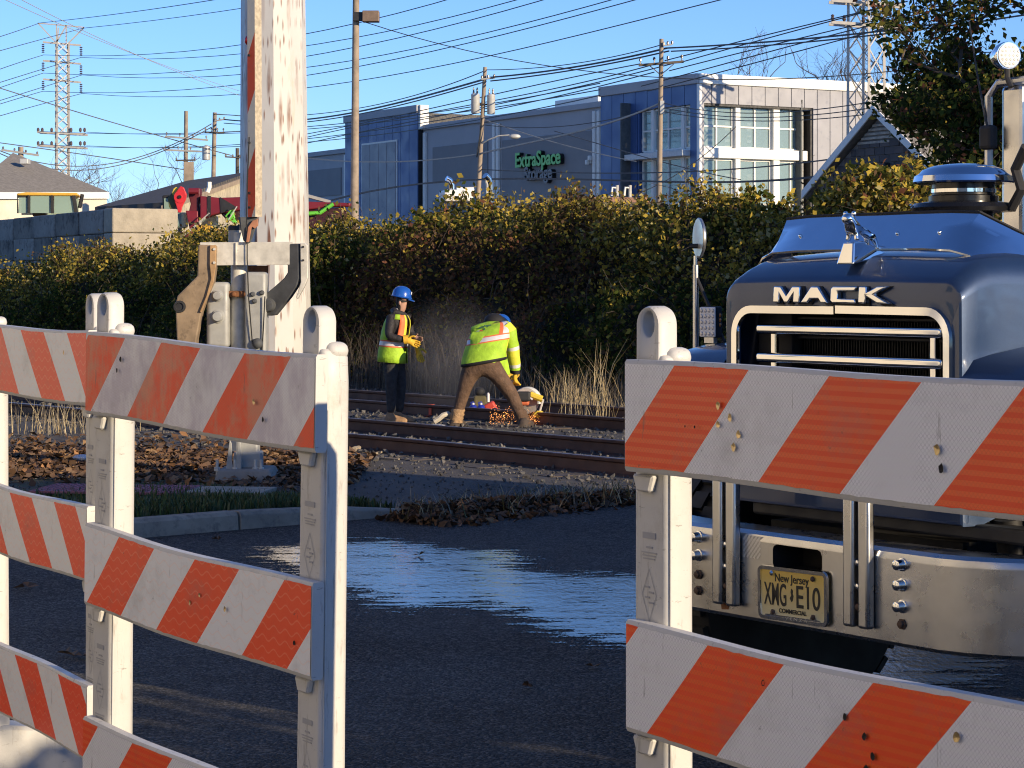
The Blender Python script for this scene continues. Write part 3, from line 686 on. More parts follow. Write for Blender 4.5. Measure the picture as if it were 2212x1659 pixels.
M_rad = pm('radiator_fins', (.018, .018, .018), .6, .3, var=.5, scale=60, dirt=(.12, .11, .10), dlo=.68, dhi=.76)
M_screw = pm('rusted_bolt', (.12, .075, .05), .7, .4, var=.3, scale=40)

# hood: lofted sections
def outline(hw, top, bot, r, slope, N=9, hb=None):
    """bottom left, up and over, bottom right"""
    hb = hb or hw; pts = []
    for k in range(5): f = k / 5; pts.append((-(hb + (hw - hb) * f), bot + (top - r - bot) * f))
    for k in range(N): a = math.pi - math.pi / 2 * k / (N - 1); pts.append((-hw + r + r * math.cos(a), top - r + r * math.sin(a)))
    for k in range(1, 8): x = -hw + r + (2 * hw - 2 * r) * k / 8; pts.append((x, top + slope * (1 - ((x) / (hw - r)) ** 2)))
    for k in range(N): a = math.pi / 2 - math.pi / 2 * k / (N - 1); pts.append((hw - r + r * math.cos(a), top - r + r * math.sin(a)))
    for k in range(5): f = 1 - (k + 1) / 5; pts.append(((hb + (hw - hb) * f), bot + (top - r - bot) * f))
    return pts
HC = .018; HS_ = -.035
secs = [(.185, .50, 1.573, .93, .085, .0, .50), (.165, .505, 1.580, .925, .088, .0, .505), (.161, .545, 1.655, .91, .062, .004, .550), (.166, .552, 1.666, .90, .064, .005, .557), (.185, .557, 1.682, .90, .068, .007, .562), (.235, .558, 1.712, .90, .075, .010, .567), (.29, .56, 1.738, .92, .085, .012, .575), (.36, .565, 1.752, .95, .095, .012, .59), (.62, .60, 1.775, 1.05, .13, .016, .64), (1.0, .65, 1.79, 1.10, .15, .018, .70), (1.5, .73, 1.81, 1.15, .16, .02, .78), (2.25, .83, 1.84, 1.15, .17, .02, .88)]
rings = []
for y, hw, top, bot, r, sl, hb in secs: rings.append([(x + HC * (1 if y < .5 else max(0, 1.2 - y)), y, z) for x, z in outline(hw, top, bot, r, sl, hb=hb)])
hood = MB().loft(rings, closed=False).build('hood', M_paint, truck, smooth=True, angle=35)
MB().loft([[(x, y, z) for x, z in ((-.62, .90), (.58, .90))] + [(x, y, z) for x, z in ((.58, .98), (-.62, .98))] for y in (.17, .24)]).build('lower_lip', M_paint, hood, bevel=.012)
# grille surround: two chrome lengths meeting at the middle of the top
for sx, name in ((-1, 0), (1, 0)):
    pts = [(HC + sx * .499, 1.0), (HC + sx * .499, 1.45)] + [(HC + sx * (.499 - .085 + .085 * math.cos(a)), 1.485 + .085 * math.sin(a)) for a in np.linspace(0, 1.57, 8)] + [(HC + sx * .004, 1.57 + (.003 if sx > 0 else 0))]
    m = MB(); sec = []
    rr = []
    for i, (x, z) in enumerate(pts):
        dx, dz = (pts[min(i + 1, len(pts) - 1)][0] - pts[max(i - 1, 0)][0], pts[min(i + 1, len(pts) - 1)][1] - pts[max(i - 1, 0)][1]); l = math.hypot(dx, dz); nx, nz = -dz / l * sx, dx / l * sx
        rr.append([(x + nx * u, y, z + nz * u) for u, y in ((-.016, .164), (-.013, .152), (.013, .152), (.016, .164))])
    m.loft(rr).build('grille_surround', M_chrome, truck, smooth=True, angle=50)
rad = MB().box((HC, .34, 1.25), (.99, .03, .72)).build('radiator', M_rad, truck)
fm = MB()
for k in range(64): fm.box((HC - .40 + k * .0127, .318, 1.25), (.004, .012, .70))
stuff(fm.build('radiator_fins', M_rad, rad))
for z in (1.540, 1.475, 1.385, 1.30): MB().box((HC + .03, .295, z), (.80, .03, .012)).build('radiator_crossbar', M_dark, truck, bevel=.003, seg=1)
MB().box((HC - .40, .28, 1.25), (.17, .05, .70)).build('radiator_side_panel', M_black, truck, bevel=.004)
for z in (1.503, 1.405, 1.307, 1.209, 1.111): MB().box((HC + .035, .185, z), (.87, .05, .034)).build('grille_bar', M_chrome, truck, smooth=True, bevel=.012, seg=3)
for x in (-.345, .40): MB().box((HC + x, .205, 1.28), (.026, .02, .48)).build('grille_upright', M_chrome, truck, bevel=.004)
MB().lathe([(.02, 0), (.02, .03), (.008, .032)], 12, Matrix.Translation((HC + .455, .24, 1.40)) @ Matrix.Rotation(R(90), 4, 'X')).build('hood_latch', M_dark, truck)
# wordmark
wm = {'M': ([(0, 0), (0, 1), (.55, 1), (.95, .42), (1.35, 1), (1.9, 1), (1.9, 0), (1.45, 0), (1.45, .52), (1.08, 0), (.82, 0), (.45, .52), (.45, 0)], 0),
      'A': ([(0, 0), (.72, 1), (1.22, 1), (1.95, 0), (1.45, 0), (1.27, .24), (.68, .24), (.5, 0)], 1.98),
      'C': ([(.16, 0), (0, .13), (0, .87), (.16, 1), (1.75, 1), (1.68, .72), (.5, .72), (.5, .28), (1.68, .28), (1.75, 0)], 4.08),
      'K': ([(0, 0), (0, 1), (.5, 1), (.5, .62), (1.22, 1), (1.95, 1), (1.05, .54), (2.02, 0), (1.28, 0), (.5, .42), (.5, 0)], 6.0)}
wsx, wsz, wx0 = .545 / 8.02, .056, HC - .285
for ch, (poly, off) in wm.items():
    P2 = [(wx0 + (x + off) * wsx, 1.592 + z * wsz) for x, z in poly]
    cx = sum(p[0] for p in P2) / len(P2)
    TLm = Matrix.Translation((0, .166, 1.592)) @ Matrix.Rotation(R(-4), 4, 'X') @ Matrix.Translation((0, -.166, -1.592))
    l = MB(TLm).prism(P2, .138, .166).build('letter', M_chrome, truck, smooth=True, bevel=.0045, seg=3)
    MB().prism([(cx + (x - cx) * 1.07 + .003, 1.62 + (z - 1.62) * 1.12 - .001) for x, z in P2], .1585, .166).build('letter_backing', M_black, l)
# polished shield standing on the hood front and wrapping its shoulders
lw = [(.0, 1.762), (.1, 1.763), (.3, 1.762), (.42, 1.756), (.49, 1.738), (.545, 1.69), (.575, 1.62), (.59, 1.55)]
low = [(-x, z) for x, z in lw[:0:-1]] + lw
rows = []
for f in np.linspace(0, 1, 6):
    row = []
    for x, z in low:
        side = min(1., max(0., (abs(x) - .42) / .13)); sg_ = math.copysign(1, x) if x else 0
        row.append((HS_ + x + sg_ * (.035 * f + .05 * f * side), .318 + .095 * f + .16 * side * f + .03 * side, z + .122 * f * (1 - .8 * side) + .010))
    rows.append(row)
sh = MB().loft(rows, closed=False); sh.loft([[(x, y + .006, z) for x, y, z in r] for r in reversed(rows)], closed=False)
shield = sh.build('hood_shield', M_hoodsh, truck, smooth=True)
MB().tube([(x, y - .004, z) for x, y, z in rows[0]], .006, 6).build('shield_edge', M_chrome, shield, smooth=True)
MB().tube([(x, y, z + .002) for x, y, z in rows[-1]], .005, 6).build('shield_rim', M_black, shield, smooth=True)
for x in (-.33, .14, .33): MB().ball((HS_ + x, .358, 1.826), .007, 8, 6).build('shield_screw', M_chrome, shield, smooth=True)
MB().box((HS_ + .622, .46, 1.545), (.012, .06, .06)).build('shield_bracket', M_chrome, shield, bevel=.01)
# dog ornament on its pedestal
orn = bpy.data.objects.new('hood_ornament', None); C.objects.link(orn); orn.parent = truck; orn.location = (HC + .015, .235, 1.722); orn.rotation_euler = (0, 0, R(4))
o_ = MB()
o_.loft([[(-.038, -.055, 0), (.038, -.055, 0), (.03, .15, .03), (-.03, .15, .03)], [(-.024, -.035, .075), (.024, -.035, .075), (.018, .03, .078), (-.018, .03, .078)]])
ped = o_.build('pedestal', M_chrome, orn, bevel=.006)
MB().box((0, .10, .034), (.05, .16, .012)).build('pedestal_tail', M_chrome, orn, bevel=.004)
def skin(name, joints, edges, mat, parent=None, levels=2, M=None, mats_fn=None, mats=None, smooth=True):
    """continuous limbed surface grown round connected joints {key: (pos, radius)}"""
    me = bpy.data.meshes.new(name); keys = list(joints); ix = {k: i for i, k in enumerate(keys)}
    me.from_pydata([tuple((M @ Vector(joints[k][0])) if M else joints[k][0]) for k in keys], [(ix[a], ix[b]) for a, b in edges], [])
    o = bpy.data.objects.new(name, me); C.objects.link(o)
    o.modifiers.new('skin', 'SKIN').use_smooth_shade = True
    for i, k in enumerate(keys):
        r = joints[k][1]; me.skin_vertices[0].data[i].radius = r if isinstance(r, tuple) else (r, r); me.skin_vertices[0].data[i].use_root = (i == 0)
    s = o.modifiers.new('sub', 'SUBSURF'); s.levels = levels; s.render_levels = levels
    dg = bpy.context.evaluated_depsgraph_get(); nm = bpy.data.meshes.new_from_object(o.evaluated_get(dg)); nm.name = name
    bpy.data.objects.remove(o); bpy.data.meshes.remove(me)
    o = bpy.data.objects.new(name, nm); C.objects.link(o); o.parent = parent
    nm.materials.clear()
    for m in (mats or [mat]): nm.materials.append(m)
    if mats_fn: nm.polygons.foreach_set('material_index', [mats_fn(p.center) for p in nm.polygons])
    nm.polygons.foreach_set('use_smooth', [True] * len(nm.polygons))
    return o
dog = {'chest': ((0, -.014, .122), .024), 'belly': ((0, .026, .112), .016), 'rump': ((0, .062, .106), .018), 'neck': ((0, -.026, .138), .023), 'head': ((0, -.036, .156), .024), 'muzzle': ((0, -.060, .150), .016),
       'fl1': ((-.016, -.012, .10), .010), 'fl2': ((-.020, -.016, .078), .009), 'fr1': ((.016, -.012, .10), .010), 'fr2': ((.020, -.016, .078), .009),
       'hl1': ((-.016, .075, .085), .011), 'hl2': ((-.017, .088, .060), .007), 'hl3': ((-.017, .084, .040), .008), 'hr1': ((.016, .075, .085), .011), 'hr2': ((.017, .088, .060), .007), 'hr3': ((.017, .084, .040), .008)}
skin('dog_figure', dog, [('chest', 'belly'), ('belly', 'rump'), ('chest', 'neck'), ('neck', 'head'), ('head', 'muzzle'), ('chest', 'fl1'), ('fl1', 'fl2'), ('chest', 'fr1'), ('fr1', 'fr2'), ('rump', 'hl1'), ('hl1', 'hl2'), ('hl2', 'hl3'), ('rump', 'hr1'), ('hr1', 'hr2'), ('hr2', 'hr3')], M_chrome, orn)
for sx in (-1, 1): MB().ball((sx * .018, -.028, .168), (.009, .008, .010), 8, 6).build('ear', M_chrome, orn, smooth=True)

# bumper with a real slot
stn = [(-1.13, .42), (-1.05, .30), (-.94, .17), (-.82, .075), (-.72, .022), (-.62, 0), (-.115, 0), (.12, 0), (.62, 0), (.72, .022), (.82, .075), (.94, .17), (1.05, .30), (1.13, .42)]
prf = [(.06, .535), (.012, .527), (0, .54), (0, .715), (0, .795), (0, .80), (.006, .818), (.022, .830), (.14, .832)]
vs = []; fs = []
for x, y in stn:
    for dy, z in prf: vs.append((x, y + dy, z))
n = len(prf)
for i in range(len(stn) - 1):
    for k in range(n - 1):
        if i == 6 and k == 3: continue
        fs.append((i * n + k, (i + 1) * n + k, (i + 1) * n + k + 1, i * n + k + 1))
bumper = MB().add(vs, fs).build('bumper', M_steel, truck, smooth=True, angle=30)
sl = [(-.118, .712), (.123, .712), (.123, .798), (-.118, .798)]
MB().loft([[(x, .0005, z) for x, z in sl], [(x, .14, z) for x, z in sl], [(x * .1, .141, .755) for x, z in sl]], caps=False).build('bumper_slot', M_hole, bumper)
for cx, cz, sx, sz in ((-.115, .715, 1, 1), (.12, .715, -1, 1), (-.115, .795, 1, -1), (.12, .795, -1, -1)):
    MB().add([(cx, -.0008, cz), (cx + sx * .02, -.0008, cz), (cx + sx * .006, -.0008, cz + sz * .006), (cx, -.0008, cz + sz * .02)], [(0, 1, 2, 3)]).build('slot_corner', M_steel, bumper)
# guide channels
for gx, rust in ((-.325, 1), (.305, 0)):
    for u in (-.034, .034):
        MB().box((gx + u, -.02, .80), (.048, .034, .46)).build('guide_channel', M_steel, bumper, smooth=True, bevel=.010, seg=3)
    MB().box((gx, -.006, .80), (.03, .006, .46)).build('guide_back', M_dark, bumper)
    for z in (.775, .70, .635): MB().lathe([(.013, 0), (.013, .006), (.009, .013), (.003, .015)], 10, Matrix.Translation((gx, -.014, z)) @ Matrix.Rotation(R(90), 4, 'X')).build('bolt', M_chrome if z != .635 else M_screw, bumper, smooth=True)
MB().prism([(-.37, .548), (-.335, .552), (-.33, .57), (-.345, .575), (-.375, .572)], -.0012, 0).build('rust_stain', M_rust, bumper)
for bx in (-.49, .478):
    for i, z in enumerate((.785, .722, .655, .60)):
        M_ = Matrix.Translation((bx, 0, z)) @ Matrix.Rotation(R(90), 4, 'X')
        ok = i < (2 if bx < 0 else 3)
        MB().lathe([(.021, 0), (.021, .004), (.017, .005), (.016, .03), (.009, .034)] if ok else [(.018, 0), (.018, .005), (.013, .006), (.012, .014), (.004, .016)], 14 if ok else 6, M_).build('bolt_cap' if ok else 'rusty_bolt', M_chrome if ok else M_screw, bumper, smooth=ok)
tp = MB()
for i in range(8):
    for j in range(5): tp.add([(-.262 + j * .017 + (i % 2) * .008, -.0012, .74 + i * .0095), (-.254 + j * .017 + (i % 2) * .008, -.0012, .74 + i * .0095 - .003), (-.247 + j * .017 + (i % 2) * .008, -.0012, .747 + i * .0095), (-.255 + j * .017 + (i % 2) * .008, -.0012, .749 + i * .0095)], [(0, 1, 2, 3)])
stuff(tp.build('tread_texture', pm('bright_scuffed_metal', (.75, .75, .74), .35, .8, var=.05), bumper))
# licence plate
t = NT('yellow_plate'); x, y, z = t.sep()
M_plate = t.set(Base_Color=t.mix(t.ma('MULTIPLY', t.step(t.noise(30, 6, .7), .6, .8), .5), t.mix(t.step(z, -.075, .065), (.66, .58, .33), (.78, .52, .10)), (.2, .18, .13)), Roughness=.4)
M_ink = NT('plate_ink').set(Base_Color=(.012, .011, .010), Roughness=.5)
pl = MB().box((0, 0, 0), (.305, .003, .152)).build('licence_plate', M_plate, truck, bevel=.001, loc=(-.005, -.012, .637)); pl.rotation_euler = (0, R(-1.2), 0)
def text_fit(name, txt, x0, x1, z0, h, parent, mat, y, bold=.0):
    p_ = text_mesh(txt, 1., .0, align='LEFT'); xs = [v.co.x for v in p_.vertices]; zs = [v.co.z for v in p_.vertices]; k = h / max(zs); w_ = (max(xs) - min(xs)) * k; bpy.data.meshes.remove(p_)
    f_ = (x1 - x0) / w_; return text_obj(name, txt, k, .0006, mat, parent, (x0 - min(xs) * k * f_, y, z0), bold=bold, xs=f_, align='LEFT')
text_fit('state_name', 'New Jersey', -.082, .078, .040, .026, pl, M_ink, -.0025, .0003)
text_fit('plate_number', 'XMG', -.136, -.030, -.038, .072, pl, M_ink, -.0025, .0009); text_fit('plate_number', 'E10', .020, .130, -.038, .072, pl, M_ink, -.0025, .0009)
text_fit('plate_type', 'COMMERCIAL', -.065, .066, -.061, .0135, pl, M_ink, -.0025, .0004)
st = [(.45, 1), (.85, .85), (.75, .62), (.95, .45), (.75, .1), (.45, 0), (.1, .28), (.45, .5), (.3, .72)]
MB().prism([(-.014 + x * .020, -.022 + z * .044) for x, z in st], -.0031, -.002).build('state_outline', M_ink, pl)
fr = []
for u, yy in ((-.010, .002), (-.008, -.006), (.004, -.006), (.006, .0)):
    ring = []
    for cx, cz, a0 in ((.142, .066, 0), (-.142, .066, 90), (-.142, -.066, 180), (.142, -.066, 270)):
        for k in range(5): a = R(a0 + 90 * k / 4); ring.append((cx + (.014 - u) * math.cos(a), yy, cz + (.014 - u) * math.sin(a)))
    fr.append(ring)
frame = MB().loft(fr, caps=False).build('plate_frame', M_chrome, pl, smooth=True)
MB().prism([(-.13, -.083), (.13, -.083), (.13, -.071), (.115, -.070), (.108, -.054), (.092, -.054), (.084, -.070), (-.075, -.070), (-.083, -.054), (-.099, -.054), (-.106, -.070), (-.13, -.071)], -.0055, -.002).build('frame_bottom', M_chrome, frame)
text_obj('frame_lettering', 'VENZA', .013, .0004, pm('dull_chrome', (.42, .42, .41), .4, .9), frame, (.02, -.0062, -.0815), xs=1.9, spacing=1.5)
for x, zz, mm in ((-.095, .066, M_chrome), (.1, .062, M_screw), (-.092, -.062, M_screw), (.1, -.062, M_screw)): MB().lathe([(.009, 0), (.009, .004), (.004, .009)], 8, Matrix.Translation((x, -.004, zz)) @ Matrix.Rotation(R(90), 4, 'X')).build('plate_screw', mm, pl, smooth=True)
# under and behind the bumper
MB().box((0, .75, .68), (.9, .9, .3)).build('frame_front', M_black, truck)
MB().box((0, 1.3, .75), (1.0, 1.6, .5)).build('engine', M_black, truck, bevel=.05)
MB().box((.3, .26, .88), (1.5, .1, .05)).build('lower_panel', M_dark, truck, bevel=.01)
MB().tube([(.62, .32, .92), (.62, .34, .75), (.7, .5, .70)], .045, 12).build('hose', M_dark, truck, smooth=True)
MB().tube([(.62, .318, .895), (.62, .321, .872)], .048, 12).build('hose_clamp', M_steel, truck, smooth=True)
MB().tube([(.95, .35, .90), (1.0, .36, .88), (1.04, .34, .86), (1.06, .36, .82)], .012, 6).build('wiring', M_steel, truck, smooth=True)
# fenders, wheels
for sx in (-1, 1):
    rg = []
    for f, yy, zt in ((0, .13, 1.20), (.1, .15, 1.33), (.25, .21, 1.40), (.45, .40, 1.44), (.65, .75, 1.45), (.85, 1.15, 1.41), (1, 1.45, 1.28)):
        x0 = sx * (.56 if yy < .3 else .62); x1 = sx * (1.14 if yy > .3 else 1.05)
        rg.append([(x0, yy, zt + .02), (sx * .72, yy, zt + .008), (sx * .90, yy - .01, zt - .005), (x1 - sx * .10, yy, zt - .03), (x1 - sx * .02, yy + .02, zt - .09), (x1, yy + .05, zt - .2), (x1 - sx * .01, yy + .07, zt - .45 if f < .2 else zt - .32)])
    if sx > 0: rg = [list(reversed(r)) for r in rg]
    fe = MB().loft(rg, closed=False); fe.loft([rg[0], [(x, y + .01, .97) for x, y, z in rg[0]]][::-1], closed=False); fe.build('fender', M_paint, truck, smooth=True, angle=50)
    MB().box((sx * .84, .155, 1.12), (.36, .03, .16)).build('headlight', M_glass, truck, bevel=.03)
    M_ = Matrix.Translation((sx * .98, .86, .53)) @ Matrix.Rotation(R(90), 4, 'Y')
    ty = MB().lathe([(.30, -.14), (.46, -.15), (.515, -.13), (.53, -.10), (.53, .10), (.515, .13), (.46, .15), (.30, .14)], 40, M_).build('wheel', M_black, truck, smooth=True)
    tr_ = MB()
    for k in range(30):
        a = 2 * math.pi * k / 30
        for j, off in ((-1, 0), (0, .1), (1, 0)): tr_.box((0, 0, 0), (.075, .07, .022), M_ @ Matrix.Rotation(a + off, 4, 'Z') @ Matrix.Translation((.535, 0, j * .088)) @ Matrix.Rotation(R(90), 4, 'Y'))
    stuff(tr_.build('tyre_tread', M_black, ty))
    MB().lathe([(.06, -.15), (.30, -.13), (.30, .13), (.20, .10), (.12, .16), (.05, .17)], 24, M_).build('rim', M_steel, ty, smooth=True)
MB().box((0, .86, .53), (1.8, .12, .14)).build('axle', M_black, truck)
# step plate hanging below the bumper at the right
MB().tube([(.80, .30, .50), (.85, .30, .46), (1.1, .45, .45), (1.3, .7, .46)], .05, 8).build('tow_step', pm('tan_dirty_steel', (.30, .25, .18), .7, .4, var=.3), truck, smooth=True)
# cab and body behind, mostly outside the picture
MB().prism([(-.86, .95), (.86, .95), (.86, 1.75), (.80, 2.62), (.72, 2.72), (-.72, 2.72), (-.80, 2.62), (-.86, 1.75)], 2.25, 3.7).build('cab', M_paint, truck, bevel=.06, seg=3)
MB().prism([(-.72, 2.06), (.72, 2.06), (.69, 2.58), (-.69, 2.58)], 2.236, 2.26).build('windscreen', M_glass, truck, bevel=.02)
MB().box((0, 5.2, .75), (.9, 4.4, .35)).build('chassis', M_black, truck)
MB().prism([(-1.2, 1.2), (1.2, 1.2), (1.25, 2.75), (-1.25, 2.75)], 3.95, 8.2).build('dump_body', M_paint, truck, bevel=.04)
for sx in (-1, 1):
    for yy in (5.9, 7.2):
        M_ = Matrix.Translation((sx * .92, yy, .53)) @ Matrix.Rotation(R(90), 4, 'Y'); MB().lathe([(.3, -.25), (.5, -.26), (.53, -.2), (.53, .2), (.5, .26), (.3, .25), (.05, .1)], 28, M_).build('wheel', M_black, truck, smooth=True)
# air cleaner
ax, ay = TL(2081, 8.9)
ac = MB(Matrix.Translation((ax, ay, 0))).lathe([(.115, 1.80), (.115, 1.935), (.20, 1.94), (.205, 1.955), (.19, 1.972), (.135, 1.98), (.135, 2.0), (.122, 2.005), (.122, 2.05), (.14, 2.055)], 32).build('air_cleaner', pm('black_gloss', (.012, .012, .013), .25, .2, var=.2), truck, smooth=True)
MB(Matrix.Translation((ax, ay, 0))).lathe([(.124, 2.012), (.126, 2.014), (.126, 2.028), (.124, 2.03)], 32).build('clamp_band', M_chrome, ac, smooth=True)
MB(Matrix.Translation((ax, ay, 0))).lathe([(.13, 2.052), (.192, 2.050), (.196, 2.056), (.190, 2.078), (.172, 2.088), (.160, 2.102), (.12, 2.118), (.06, 2.126), (.005, 2.128)], 36).build('intake_cap', M_hoodsh, ac, smooth=True)
MB(Matrix.Translation((ax - .12, ay - .165, 1.965))).ball((0, 0, 0), .006, 8, 6).build('flange_screw', M_chrome, ac)
# exhaust stack, work light, mirror bracket, antenna
ex, ey = TL(2200, 9.35)
MB(Matrix.Translation((ex, ey, 0))).prism([(-.045, 1.5), (.075, 1.5), (.075, 2.47), (-.045, 2.47)], -.06, .06).build('exhaust_shield', M_steel, truck, bevel=.02)
lx, ly = TL(2176, 9.3); Lm = Matrix.Translation((lx, ly, 2.59)) @ Matrix.Rotation(R(54 + 18), 4, 'Z') @ Matrix.Rotation(R(90), 4, 'X')
wl_ = MB(Lm).lathe([(.040, -.07), (.055, -.03), (.058, .0), (.055, .012)], 20).build('work_light', M_chrome, truck, smooth=True)
MB(Lm).lathe([(.050, .0125), (.050, .016), (.045, .018)], 20).build('light_lens', M_lens, wl_, smooth=True)
ld = MB(Lm)
for i in range(-2, 3):
    for j in range(-2, 3):
        if abs(i) + abs(j) < 4: ld.lathe([(.006, .0182), (.003, .0195)], 7, Matrix.Translation((i * .018 + (j % 2) * .004, j * .017, 0)))
stuff(ld.build('light_dots', pm('led_grey', (.35, .36, .36), .3), wl_))
MB().tube([(lx, ly, 2.55), (lx, ly, 2.50), (lx + .02, ly, 2.46)], .012, 8).build('light_bracket', M_dark, wl_)
MB().tube([(lx - .10, ly, 2.10), (lx - .10, ly, 2.43), (lx - .05, ly, 2.48), (lx + .15, ly + .1, 2.50)], .018, 8).build('mirror_arm', M_steel, truck, smooth=True)
MB().box((lx - .085, ly - .02, 2.26), (.07, .05, .10)).build('antenna_base', M_black, truck, bevel=.015)
MB().tube([(lx - .09, ly - .02, 2.30), (lx - .14, ly - .02, 2.5), (lx - .19, ly - .02, 2.75)], [.006, .004, .003], 5).build('antenna', M_dark, truck)
MB().tube([(ax + .2, ay + .05, 1.95), (ax + .25, ay + .05, 2.02), (ax + .22, ay + .05, 2.1), (ax + .3, ay + .02, 2.18)], .02, 7).build('cable_bundle', M_black, truck)
# hood mirror and marker lamp on the right fender
mx_, my_ = TL(1503, 8.66)
mr = MB().tube([(mx_, my_, 1.40), (mx_, my_, 1.73)], .0115, 10).build('mirror_post', M_steel, truck, smooth=True)
MB().tube([(mx_, my_, 1.72), (mx_, my_, 1.765)], .0085, 10).build('post_sleeve', M_chrome, mr, smooth=True)
MB().tube([(mx_, my_, 1.69), (mx_ + .10, my_ + .02, 1.50), (mx_ + .13, my_ + .03, 1.44)], .007, 8).build('mirror_strut', M_dark, mr, smooth=True)
Mm = Matrix.Translation((mx_ + .012, my_ + .012, 1.832)) @ Matrix.Rotation(R(54 - 79), 4, 'Z') @ Matrix.Rotation(R(90), 4, 'X')
MB(Mm).lathe([(.01, -.012), (.06, -.008), (.076, 0), (.078, .006), (.074, .010), (.02, .0105)], 28).build('round_mirror', pm('dull_mirror_back', (.50, .50, .48), .35, .9, var=.1), mr, smooth=True)
MB().tube([(mx_ - .02, my_ - .01, 1.802), (mx_ + .02, my_ + .015, 1.802)], .010, 8).build('mirror_knuckle', M_dark, mr, smooth=True)
bx, by = TL(1531, 8.55)
bxo = bpy.data.objects.new('marker_lamp', None); C.objects.link(bxo); bxo.parent = truck; bxo.location = (bx, by, 1.515); bxo.rotation_euler = (0, 0, R(54 - 34))
MB().box((0, .02, 0), (.072, .05, .118)).build('lamp_housing', M_black, bxo, bevel=.008)
MB().box((0, -.008, 0), (.068, .008, .112)).build('lamp_face', M_lens, bxo, bevel=.006)
lm = MB()
for i in range(4):
    for j in range(5): lm.ball((-.024 + i * .016, -.0125, -.043 + j * .0215), (.006, .003, .008), 8, 5)
stuff(lm.build('lamp_cells', pm('lamp_cell', (.62, .60, .58), .2, .3), bxo))
for k in range(3): MB().ball((.0362, .022, .025 - k * .018), (.003, .008, .008), 8, 6).build('amber_light', M_amber, bxo, smooth=True)
MB().box((0, .015, -.068), (.04, .03, .022)).build('lamp_foot', M_steel, bxo)
# ------------------------------------------------------------------ white steel pole beyond the tracks
t = NT('rust_streaked_white_paint')
x_, y_, z_ = t.sep(); th_ = t.ma('MULTIPLY', t.ma('ARCTAN2', y_, x_), .56)
def drip(sx, sz, seed):
    cb_ = t.n.new('ShaderNodeCombineXYZ'); t.put(cb_.inputs[0], t.ma('ADD', t.ma('MULTIPLY', th_, sx), seed)); t.put(cb_.inputs[1], t.ma('MULTIPLY', z_, sz)); r_ = []
    for out in ('Distance', 'Color'):
        n_ = t.n.new('ShaderNodeTexVoronoi'); n_.voronoi_dimensions = '2D'; n_.inputs['Scale'].default_value = 1.; t.l.new(cb_.outputs[0], n_.inputs['Vector']); r_.append(n_.outputs[out])
    return r_[0], t.sep(r_[1])
vd, vc = drip(9., .95, 0.); vd2, vc2 = drip(19., 3.2, 3.7); pt_ = t.step(t.noise(1.6, 4, .6, v=t.mul(t.obj, (1.5, 1.5, .5))), .46, .60)
s1 = t.ma('MULTIPLY', t.step(vd, .14, .40, 1, 0), t.ma('GREATER_THAN', vc[0], .55)); s2 = t.ma('MULTIPLY', t.step(vd2, .14, .36, 1, 0), t.ma('GREATER_THAN', vc2[1], .62))
st_ = t.ma('MULTIPLY', t.ma('MAXIMUM', s1, s2), t.step(pt_, 0, 1, .3, 1.)); sm = t.step(t.noise(3.2, 6, .7, v=t.mul(t.obj, (2., 2., .3))), .58, .72, 0, .45)
col = t.mix(sm, t.mix(t.step(t.noise(1.5, 4), .3, .7), (.50, .49, .465), (.56, .555, .53)), (.55, .36, .16))
col = t.mix(t.ma('MULTIPLY', st_, .92), col, t.mix(t.noise(9, 3), (.035, .012, .009), (.26, .08, .02)))
M_pole = t.set(Base_Color=col, Roughness=.5); t.bump(st_, .3, .01)
pc = W(593, HY, 37); pole = thing('steel_pole', 'huge white many sided steel pole streaked with rust behind the crossing gate', 'pole', (pc.x, 37, 0))
rings = []
for z, r in ((0, .60), (2.37, .56), (6.4, .52), (14, .44)): rings.append([(r * math.cos(2 * math.pi * (k + .2) / 12) - .0058 * (z - 2.4), r * math.sin(2 * math.pi * (k + .2) / 12), z) for k in range(12)])
MB().loft(rings).build('shaft', M_pole, pole, bevel=.03, seg=2)
MB().lathe([(.8, 0), (.8, .06), (.62, .07), (.61, .2)], 12).build('base_flange', M_galv, pole)

# ------------------------------------------------------------------ crossing gate
GY = 19.2; gs = FPX / GY; G = W(540, HY, GY)
gx = lambda px: (px - 540) / gs
gz = lambda py: CAM_H - (py - HY) / gs
gate = thing('crossing_gate', 'railway crossing gate mechanism with its striped arm raised upright', 'crossing gate', (G.x, GY, 0))
M_tan = pm('stained_cast_steel', (.27, .20, .13), .75, .15, var=.3, scale=6, bump=.3, bscale=30, dirt=(.08, .06, .045), dlo=.55, dhi=.75)
M_cast = pm('dark_shaded_cast_steel', (.085, .09, .095), .7, .2, var=.3, scale=8, bump=.3, bscale=30)
M_housing = pm('grey_painted_housing', (.34, .345, .33), .55, .1, var=.15, scale=7, dirt=(.2, .19, .17), dlo=.6, dhi=.8)
c6 = lambda x, y: (gx(380 + .1562 * x), gz(501 + .1562 * y))
MB().tube([(gx(514), .05, .25), (gx(514), .05, gz(502))], .066, 20).build('mast', M_galv, gate, smooth=True)
MB().tube([(gx(506), .05, gz(524)), (gx(506), .05, gz(494))], .055, 16).build('mast_cap', M_housing, gate, smooth=True)
MB().lathe([(.058, 0), (.058, .03), (.05, .04)], 16, Matrix.Translation((gx(506), .05, gz(497)))).build('cap_lid', M_dark, gate, smooth=True)
MB().prism([(gx(436), gz(524)), (gx(636), gz(523)), (gx(636), gz(572)), (gx(436), gz(574))], -.12, -.105).build('crossbeam', M_galv, gate, bevel=.003)
MB().box((gx(514), -.115, gz(549)), (.012, .045, .19)).build('beam_rib', M_galv, gate, bevel=.003)
